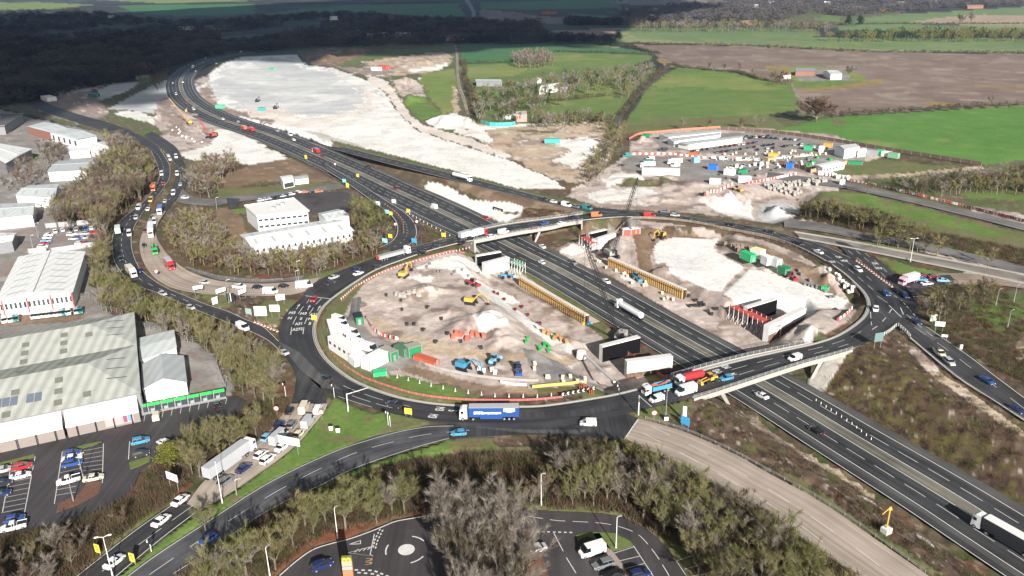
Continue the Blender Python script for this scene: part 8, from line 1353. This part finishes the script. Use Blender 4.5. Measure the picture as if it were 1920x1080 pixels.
for k, (pts, n, m, nm) in enumerate([([(390, 180), (420, 205), (470, 212)], 12, 'sitedark', 'dark'), ([(330, 240), (350, 262), (380, 268)], 12, 'white', 'white'), ([(770, 600), (840, 640), (900, 650)], 7, 'dark', 'dark grey'), ([(1000, 690), (1050, 705), (1100, 715)], 10, 'cream', 'cream'), ([(930, 545), (975, 580), (1010, 605)], 7, 'maroon', 'dark red'), ([(1290, 560), (1330, 585), (1350, 590)], 12, 'dark', 'dark grey'), ([(800, 500), (850, 508), (900, 520)], 10, 'grey', 'mid grey'), ([(720, 560), (760, 580), (830, 590)], 5, 'dark', 'dark grey'), ([(985, 640), (1010, 650), (1030, 640)], 10, 'green', 'green'), ([(1500, 520), (1540, 545), (1570, 560)], 12, 'grey', 'mid grey'), ([(1112, 484), (1190, 528), (1275, 570)], 16, 'cream', 'cream')]): rubble('site_material', f'small {nm} piece of site material lying ' + ('beside the motorway bend', 'below the motorway bend at far left', 'on the left half of the left island', 'on the near edge of the left island', 'along the bright chalk strip', 'by the motorway below the chalk slab', 'at the top of the left island', 'near the yellow excavator on the left island', 'in a heap left of the near crane', 'at the right of the chalk slab', 'between the motorway and the right sheet pile wall')[k], f'{nm} pieces on the earthworks {k}', pts, n, .9, M_RUST if m == 'sitedark' else paint(m), 2.)
# fences
def fence(name, label, pts, h, m, post=2.5, solid=True, z=None, cat='fence', sub=3, zf=None):
    P = catmull([(*un(a, b, 0),) for a, b in pts], sub); d = np.r_[0, np.cumsum(np.hypot(*np.diff(P, axis=0).T))]; n = max(2, min(95, int(d[-1]/post))); P, _ = resample(P, n+1); Z = [tz1(x, y) if z is None else z for x, y in P]; o = empty(name, (*P[0], Z[0])); tag(o, label, cat); O = np.array([*P[0], Z[0]]); mb = MB()
    for i in range(n):
        a = np.array([*P[i], Z[i]])-O; b = np.array([*P[i+1], Z[i+1]])-O
        if solid: mb.add([a, b, b+(0, 0, h), a+(0, 0, h)], [(0, 1, 2, 3)]); t = (b-a); t = t/np.linalg.norm(t[:2]); q = np.array((-t[1], t[0], 0))*.05; mb.add([a+q, b+q, b+q+(0, 0, h), a+q+(0, 0, h)], [(3, 2, 1, 0)])
        else:
            for k in (.35, .7, 1.): mb.tube(a+(0, 0, h*k), b+(0, 0, h*k), .045, n=4)
    mb.build('panel' if solid else 'rail', m, o); pm = MB().box((0, 0, h/2), (.1, .1, h+.1)).mesh('post', M_STEEL if m is not M_WPOLE else m)
    for i in range(n+1): q = quick_obj('post', pm, o); q.location = np.array([*P[i], Z[i]])-O
    return o
M_NET = mat('orange_net', (.45, .16, .1), .8, noise=.2, nscale=2); M_RNET = mat('red_net', (.36, .11, .09), .8, noise=.2, nscale=2)
fence('mesh_barrier', 'orange-red barrier along the inside of the left kerb, beside the cabin yard', [(606, 590), (603, 620), (612, 650), (640, 682), (680, 708)], .8, M_NET); fence('mesh_barrier', 'long red barrier along the island verge behind the blue lorry', [(682, 709), (730, 726), (790, 742), (862, 750), (930, 752), (1000, 751), (1055, 746)], .7, M_RNET); fence('mesh_barrier', 'red barrier along the upper left kerb of the roundabout', [(640, 566), (672, 536), (720, 510), (790, 486), (870, 465)], .6, M_RNET); fence('mesh_barrier', 'red barrier outside the slip curve', [(748, 378), (770, 395), (784, 418), (784, 440), (776, 456)], .7, M_RNET); fence('mesh_barrier', 'orange fence around the back of the site office blocks', [(1180, 262), (1200, 252), (1235, 249), (1290, 244), (1350, 240)], 1.6, M_NET, 5)
fence('hoarding', 'turquoise hoarding below the farmhouse garden', [(905, 232), (925, 237), (960, 236), (966, 234)], 3, mat('turquoise', (.05, .42, .4), .6), 6, cat='hoarding'); fence('safety_fence', 'brown panel fence between the compound and the bright green field', [(1350, 243), (1450, 250), (1560, 265), (1640, 279), (1760, 298), (1840, 311)], 2.4, mat('brown_panel', (.13, .085, .065), .9, noise=.4, nscale=.25), 6); fence('safety_fence', 'tan timber fence at the edge of the compound', [(1520, 324), (1560, 314), (1592, 307)], 2., M_WOODLIGHT, 5); fence('safety_fence', 'brown timber screen in front of the long white cabin block', [(1458, 308), (1490, 314), (1520, 323)], 2.5, mat('brown_timber', (.2, .1, .06), .9), 5)
fence('crash_barrier', 'steel crash barrier along the upper edge of the slip road above the heather bank', [(1690, 615), (1706, 634), (1790, 704), (1865, 754), (1925, 792)], .75, M_STEEL, 4, False); fence('crash_barrier', 'steel crash barrier along the upper edge of the concrete slip road', [(1210, 785), (1292, 810), (1380, 850), (1440, 883), (1540, 938), (1640, 1006), (1735, 1074)], .75, M_STEEL, 4, False); fence('crash_barrier', 'steel crash barrier along the lower edge of the concrete slip road', [(1270, 878), (1322, 900), (1385, 936), (1440, 970), (1515, 1022)], .75, M_STEEL, 4, False); fence('crash_barrier', 'steel crash barrier at the upper edge of the inner dual carriageway', [(352, 503), (412, 520), (480, 527), (530, 525)], .75, M_STEEL, 4, False)
fence('railing', 'white railing along the right-hand side of the bank point', [(1684, 612), (1700, 626), (1706, 634)], 1.3, M_WPOLE, 1.5, False, cat='railing'); fence('railing', 'white railing along the left-hand side of the bank point', [(1648, 634), (1665, 625), (1680, 613)], 1.3, M_WPOLE, 1.5, False, cat='railing'); fence('yard_fence', 'grey palisade fence around the planted yard of the garden canopies', [(262, 612), (300, 625), (345, 638), (402, 650), (408, 690), (424, 730)], 2., M_STEEL, 3, False); fence('yard_fence', 'grey palisade fence beside the striped warehouse', [(0, 582), (70, 575), (140, 562), (170, 558), (190, 578), (230, 590)], 2., M_STEEL, 3, False); fence('yard_fence', 'pale grey wall behind the walled vehicle yard', [(86, 428), (140, 423), (198, 417)], 2.4, mat('grey_wall', (.3, .31, .31), .8), 5, cat='wall'); fence('yard_fence', 'pale grey wall in front of the walled vehicle yard', [(54, 476), (88, 473)], 2.4, mat('grey_wall2', (.3, .31, .31), .8), 5, cat='wall'); fence('yard_fence', 'pale grey wall between the vehicle yard and the striped warehouse', [(98, 474), (178, 462)], 2.2, mat('grey_wall3', (.36, .37, .37), .8), 5, cat='wall')
fence('concrete_barrier', 'long concrete wall dividing the old slip road from the lay-by grass', [(1498, 447), (1580, 463), (1700, 487), (1920, 532), (2100, 574)], 0.7, M_CONC, 12, cat='barrier'); fence('concrete_barrier', 'long concrete wall between the two old roads on the right', [(1490, 436), (1580, 451), (1700, 474), (1920, 516), (2100, 556)], 0.7, M_CONC, 12, cat='barrier'); fence('concrete_barrier', 'concrete kerb wall round the near edge of the left island haul road', [(778, 672), (800, 686), (840, 697), (900, 708), (960, 714), (1010, 716)], .9, M_CONC, 6, cat='barrier'); fence('concrete_barrier', 'white pipe on the near edge of the left island', [(938, 718), (965, 723), (988, 724)], .8, M_WPLAS, 6, cat='pipe')
fence('timber_edge', 'yellow-framed timber edging in front of the abutment yard', [(998, 728), (1040, 724), (1080, 720), (1100, 712)], 1.0, mat('yellow_timber', (.5, .38, .1), .8), 2.5); fence('safety_fence', 'row of dark posts and boards around the inside of the right-hand kerb', [(1110, 414), (1210, 410), (1300, 418), (1400, 438), (1465, 454), (1530, 484), (1580, 518), (1612, 548)], 1.2, mat('dark_boards', (.2, .16, .12), .9, noise=.4, nscale=.3), 4); fence('banner_fence', 'low fence hung with a grey banner beside the tipper on the nearer bridge', [(1200, 716), (1230, 707), (1262, 698)], 1.4, mat('banner', (.32, .3, .36), .7, noise=.5, nscale=.8), 3)
fence('safety_fence', 'red netting fence between the near abutment walls and the motorway', [(1168, 626), (1205, 648), (1240, 672), (1268, 692)], 1.3, M_RNET, 3, z=None)
for k, (px, py) in enumerate([(1090, 730), (1096, 728), (1108, 737)]):
    x, y, z = ung(px, py); o = empty('barrier_stack', (x, y, z)); tag(o, ['leftmost stack of orange barriers by the near kerb', 'middle stack of orange barriers by the near kerb', 'rightmost stack of orange barriers by the near kerb'][k], 'barrier stack')
    for q in range(3): MB().box((q*.5-.5, 0, .7), (.12, 1.6, 1.4)).build('barrier_panel', M_ORANGE, o)
# cranes
def crane(label, bx, by, tip, ztip, col, z=-6.5, mast2=None, jib=True):
    x, y = un(bx, by, z); z = tz1(x, y) if abs(tz1(x, y)-z) < 3 else z; x, y = un(bx, by, z); T = Vector((*un(tip[0], tip[1], ztip), ztip))-Vector((x, y, z)); rz = math.atan2(T.y, T.x); o = empty('crawler_crane', (x, y, z), rz); tag(o, label, 'crane'); R = math.hypot(T.x, T.y); A = Vector((1.2, 0, 1.8)); Bp = Vector((R, 0, T.z))
    for s in (-1, 1): MB().box((0, s*2.2, .6), (7, 1.0, 1.2), taper=.9).build('track', M_DARK, o)
    MB().box((-1.5, 0, 2.1), (6, 3, 1.8)).build('body', col, o); MB().box((-4.8, 0, 2.2), (1.4, 3.6, 2.0)).build('counterweight', M_DARK, o); MB().box((1.4, 1.3, 2.6), (1.6, 1.1, 2.0), taper=.9).build('cab', M_GLASS, o)
    d = (Bp-A); L = d.length; u = d.normalized(); sd = Vector((0, 1, 0)); up = u.cross(sd).normalized(); n = max(10, int(L/2.2)); mb = MB(); w = .5; prev = None
    for i in range(n+1):
        t = i/n; k = w*min(1, t*8+.3, (1-t)*8+.3); c = A+d*t; q = [c+sd*a*k+up*b*k for a, b in ((1, 1), (-1, 1), (-1, -1), (1, -1))]
        if prev:
            for j in range(4): mb.tube(prev[j], q[j], .11, n=3, cap=False); mb.tube(prev[j], q[(j+1) % 4], .06, n=3, cap=False)
        prev = q
    mb.build('lattice_boom', mat('boom_grey', (.035, .037, .04), .7) if col is not M_RED else M_RED, o); MB().tube(A+d*.98, Vector((-3, 0, 6)), .05, n=3).tube(Vector((-3, 0, 6)), (-2, 0, 3), .12, n=4).build('pendant_line', M_DARK, o)
    hk = Vector(Bp); hk.z = max(2., Bp.z*.45); MB().tube(Bp, hk, .05, n=3).build('hoist_rope', M_DARK, o); MB().box(hk-Vector((0, 0, .5)), (.6, .6, 1.2)).build('hook_block', M_YEL, o)
crane('crawler crane with the tallest thin lattice boom, beside the far walls of the right island', 1146, 482, (1196, 333), 36, M_CONC); crane('crawler crane with a leaning lattice boom beside the near abutment walls', 1162, 640, (1097, 452), 40, M_CONC); crane('red crane with a boom lying low beside the motorway at upper left', 396, 258, (372, 222), 16, M_RED, z=0)
def rig():
    x, y, z = ung(356, 232); o = empty('piling_rig', (x, y, z), 2.2); tag(o, 'piling rig with a tall rusty leaning mast beside the motorway bend', 'piling rig'); X, Y = un(317, 184, 22); MB().box((0, 0, 1.6), (5, 3, 2)).build('body', M_YEL, o)
    for s in (-1, 1): MB().box((0, s*1.8, .5), (5.5, .9, 1.)).build('track', M_DARK, o)
    v = Vector((X-x, Y-y, 22-z)); v.rotate(Matrix.Rotation(-2.2, 3, 'Z')); MB().tube((2, 0, 1), v, .55, .5, 5).build('mast', M_RUST, o); MB().tube((-1, 0, 2.5), v*.5, .15, n=4).build('strut', M_YEL, o)
rig()
def silo():
    x, y, z = ung(1090, 670); o = empty('concrete_pump', (x, y, z)); tag(o, 'white round hopper with a long white pipe reaching the near kerb', 'concrete pump'); MB().tube((0, 0, 0), (0, 0, 2.2), 1.8, 1.5, 14).build('hopper', M_WPLAS, o); X, Y = un(1152, 716, .6); MB().tube((.8, -1, 1.5), (X-x, Y-y, .6-z), .45, .35, 6).build('pipe', M_WPLAS, o)
silo()
# ------------------------------------------------------------------ cloud that shades the upper left, and the air
def cloud():
    R = random.Random(11); bm = bmesh.new(); Hc = 1000.; k = Hc/math.tan(SUN_EL); off = Vector((math.sin(SUN_AZ)*k, math.cos(SUN_AZ)*k, 0))
    zone = np.array(UL([(-700, 30), (200, 27), (520, 8), (900, -10), (1250, -12), (1330, 16), (1150, 46), (1130, 80), (1000, 84), (860, 88), (640, 108), (560, 122), (470, 110), (400, 112), (330, 142), (300, 175), (200, 200), (60, 215), (-400, 240), (-900, 200)])); x0, y0 = zone.min(0); x1, y1 = zone.max(0)
    zone = [tuple(z) for z in zone]; n = 0
    X = np.array([R.uniform(max(x0, -5000), min(x1, 3500)) for _ in range(9000)]); Y = np.array([y0+(min(y1, 6500)-y0)*R.random()**1.3 for _ in range(9000)]); ok = inpoly(X, Y, zone); d, _ = dist_polyline(X, Y, zone+[zone[0]])
    base = bmesh.new(); bmesh.ops.create_icosphere(base, subdivisions=2, radius=1); bv = np.array([v.co[:] for v in base.verts]); bf = np.array([[v.index for v in f.verts] for f in base.faces]); base.free(); Vs = []; Fs = []; o = 0
    for x, y, i, dd in zip(X, Y, ok, d):
        if i and n < 2600:
            r = min(30+dd*.8, 190)*R.uniform(.6, 1.); v = bv*np.array((r, r, r*.5))*(1+.12*np.sin(bv[:, :1]*5+x)); v = v+np.array((x+off.x, y+off.y, Hc+R.uniform(-30, 60))); Vs.append(v); Fs.append(bf+o); o += len(bv); n += 1
    ob = quick_obj('cloud', attr_mesh('cloud', np.vstack(Vs), np.vstack(Fs), None, mat('cloud_white', (.85, .85, .86), 1., spec=0.))); tag(ob, 'broad white cumulus cloud above and behind the viewpoint', 'cloud', kind='stuff')
cloud()
def haze():
    mb = MB(); mb.box((0, 0, 57.5), (64000, 64000, 137)); m = bpy.data.materials.new('haze_air'); m.use_nodes = True; nt = m.node_tree; nt.nodes.remove(nt.nodes['Principled BSDF']); v = nt.nodes.new('ShaderNodeVolumePrincipled'); v.inputs['Color'].default_value = (.42, .6, 1, 1); v.inputs['Density'].default_value = HAZE; nt.links.new(v.outputs[0], nt.nodes['Material Output'].inputs['Volume']); o = mb.build('haze', m); tag(o, 'thin blue haze over the far country', 'haze', kind='stuff')
HAZE = 2.6e-5
haze()
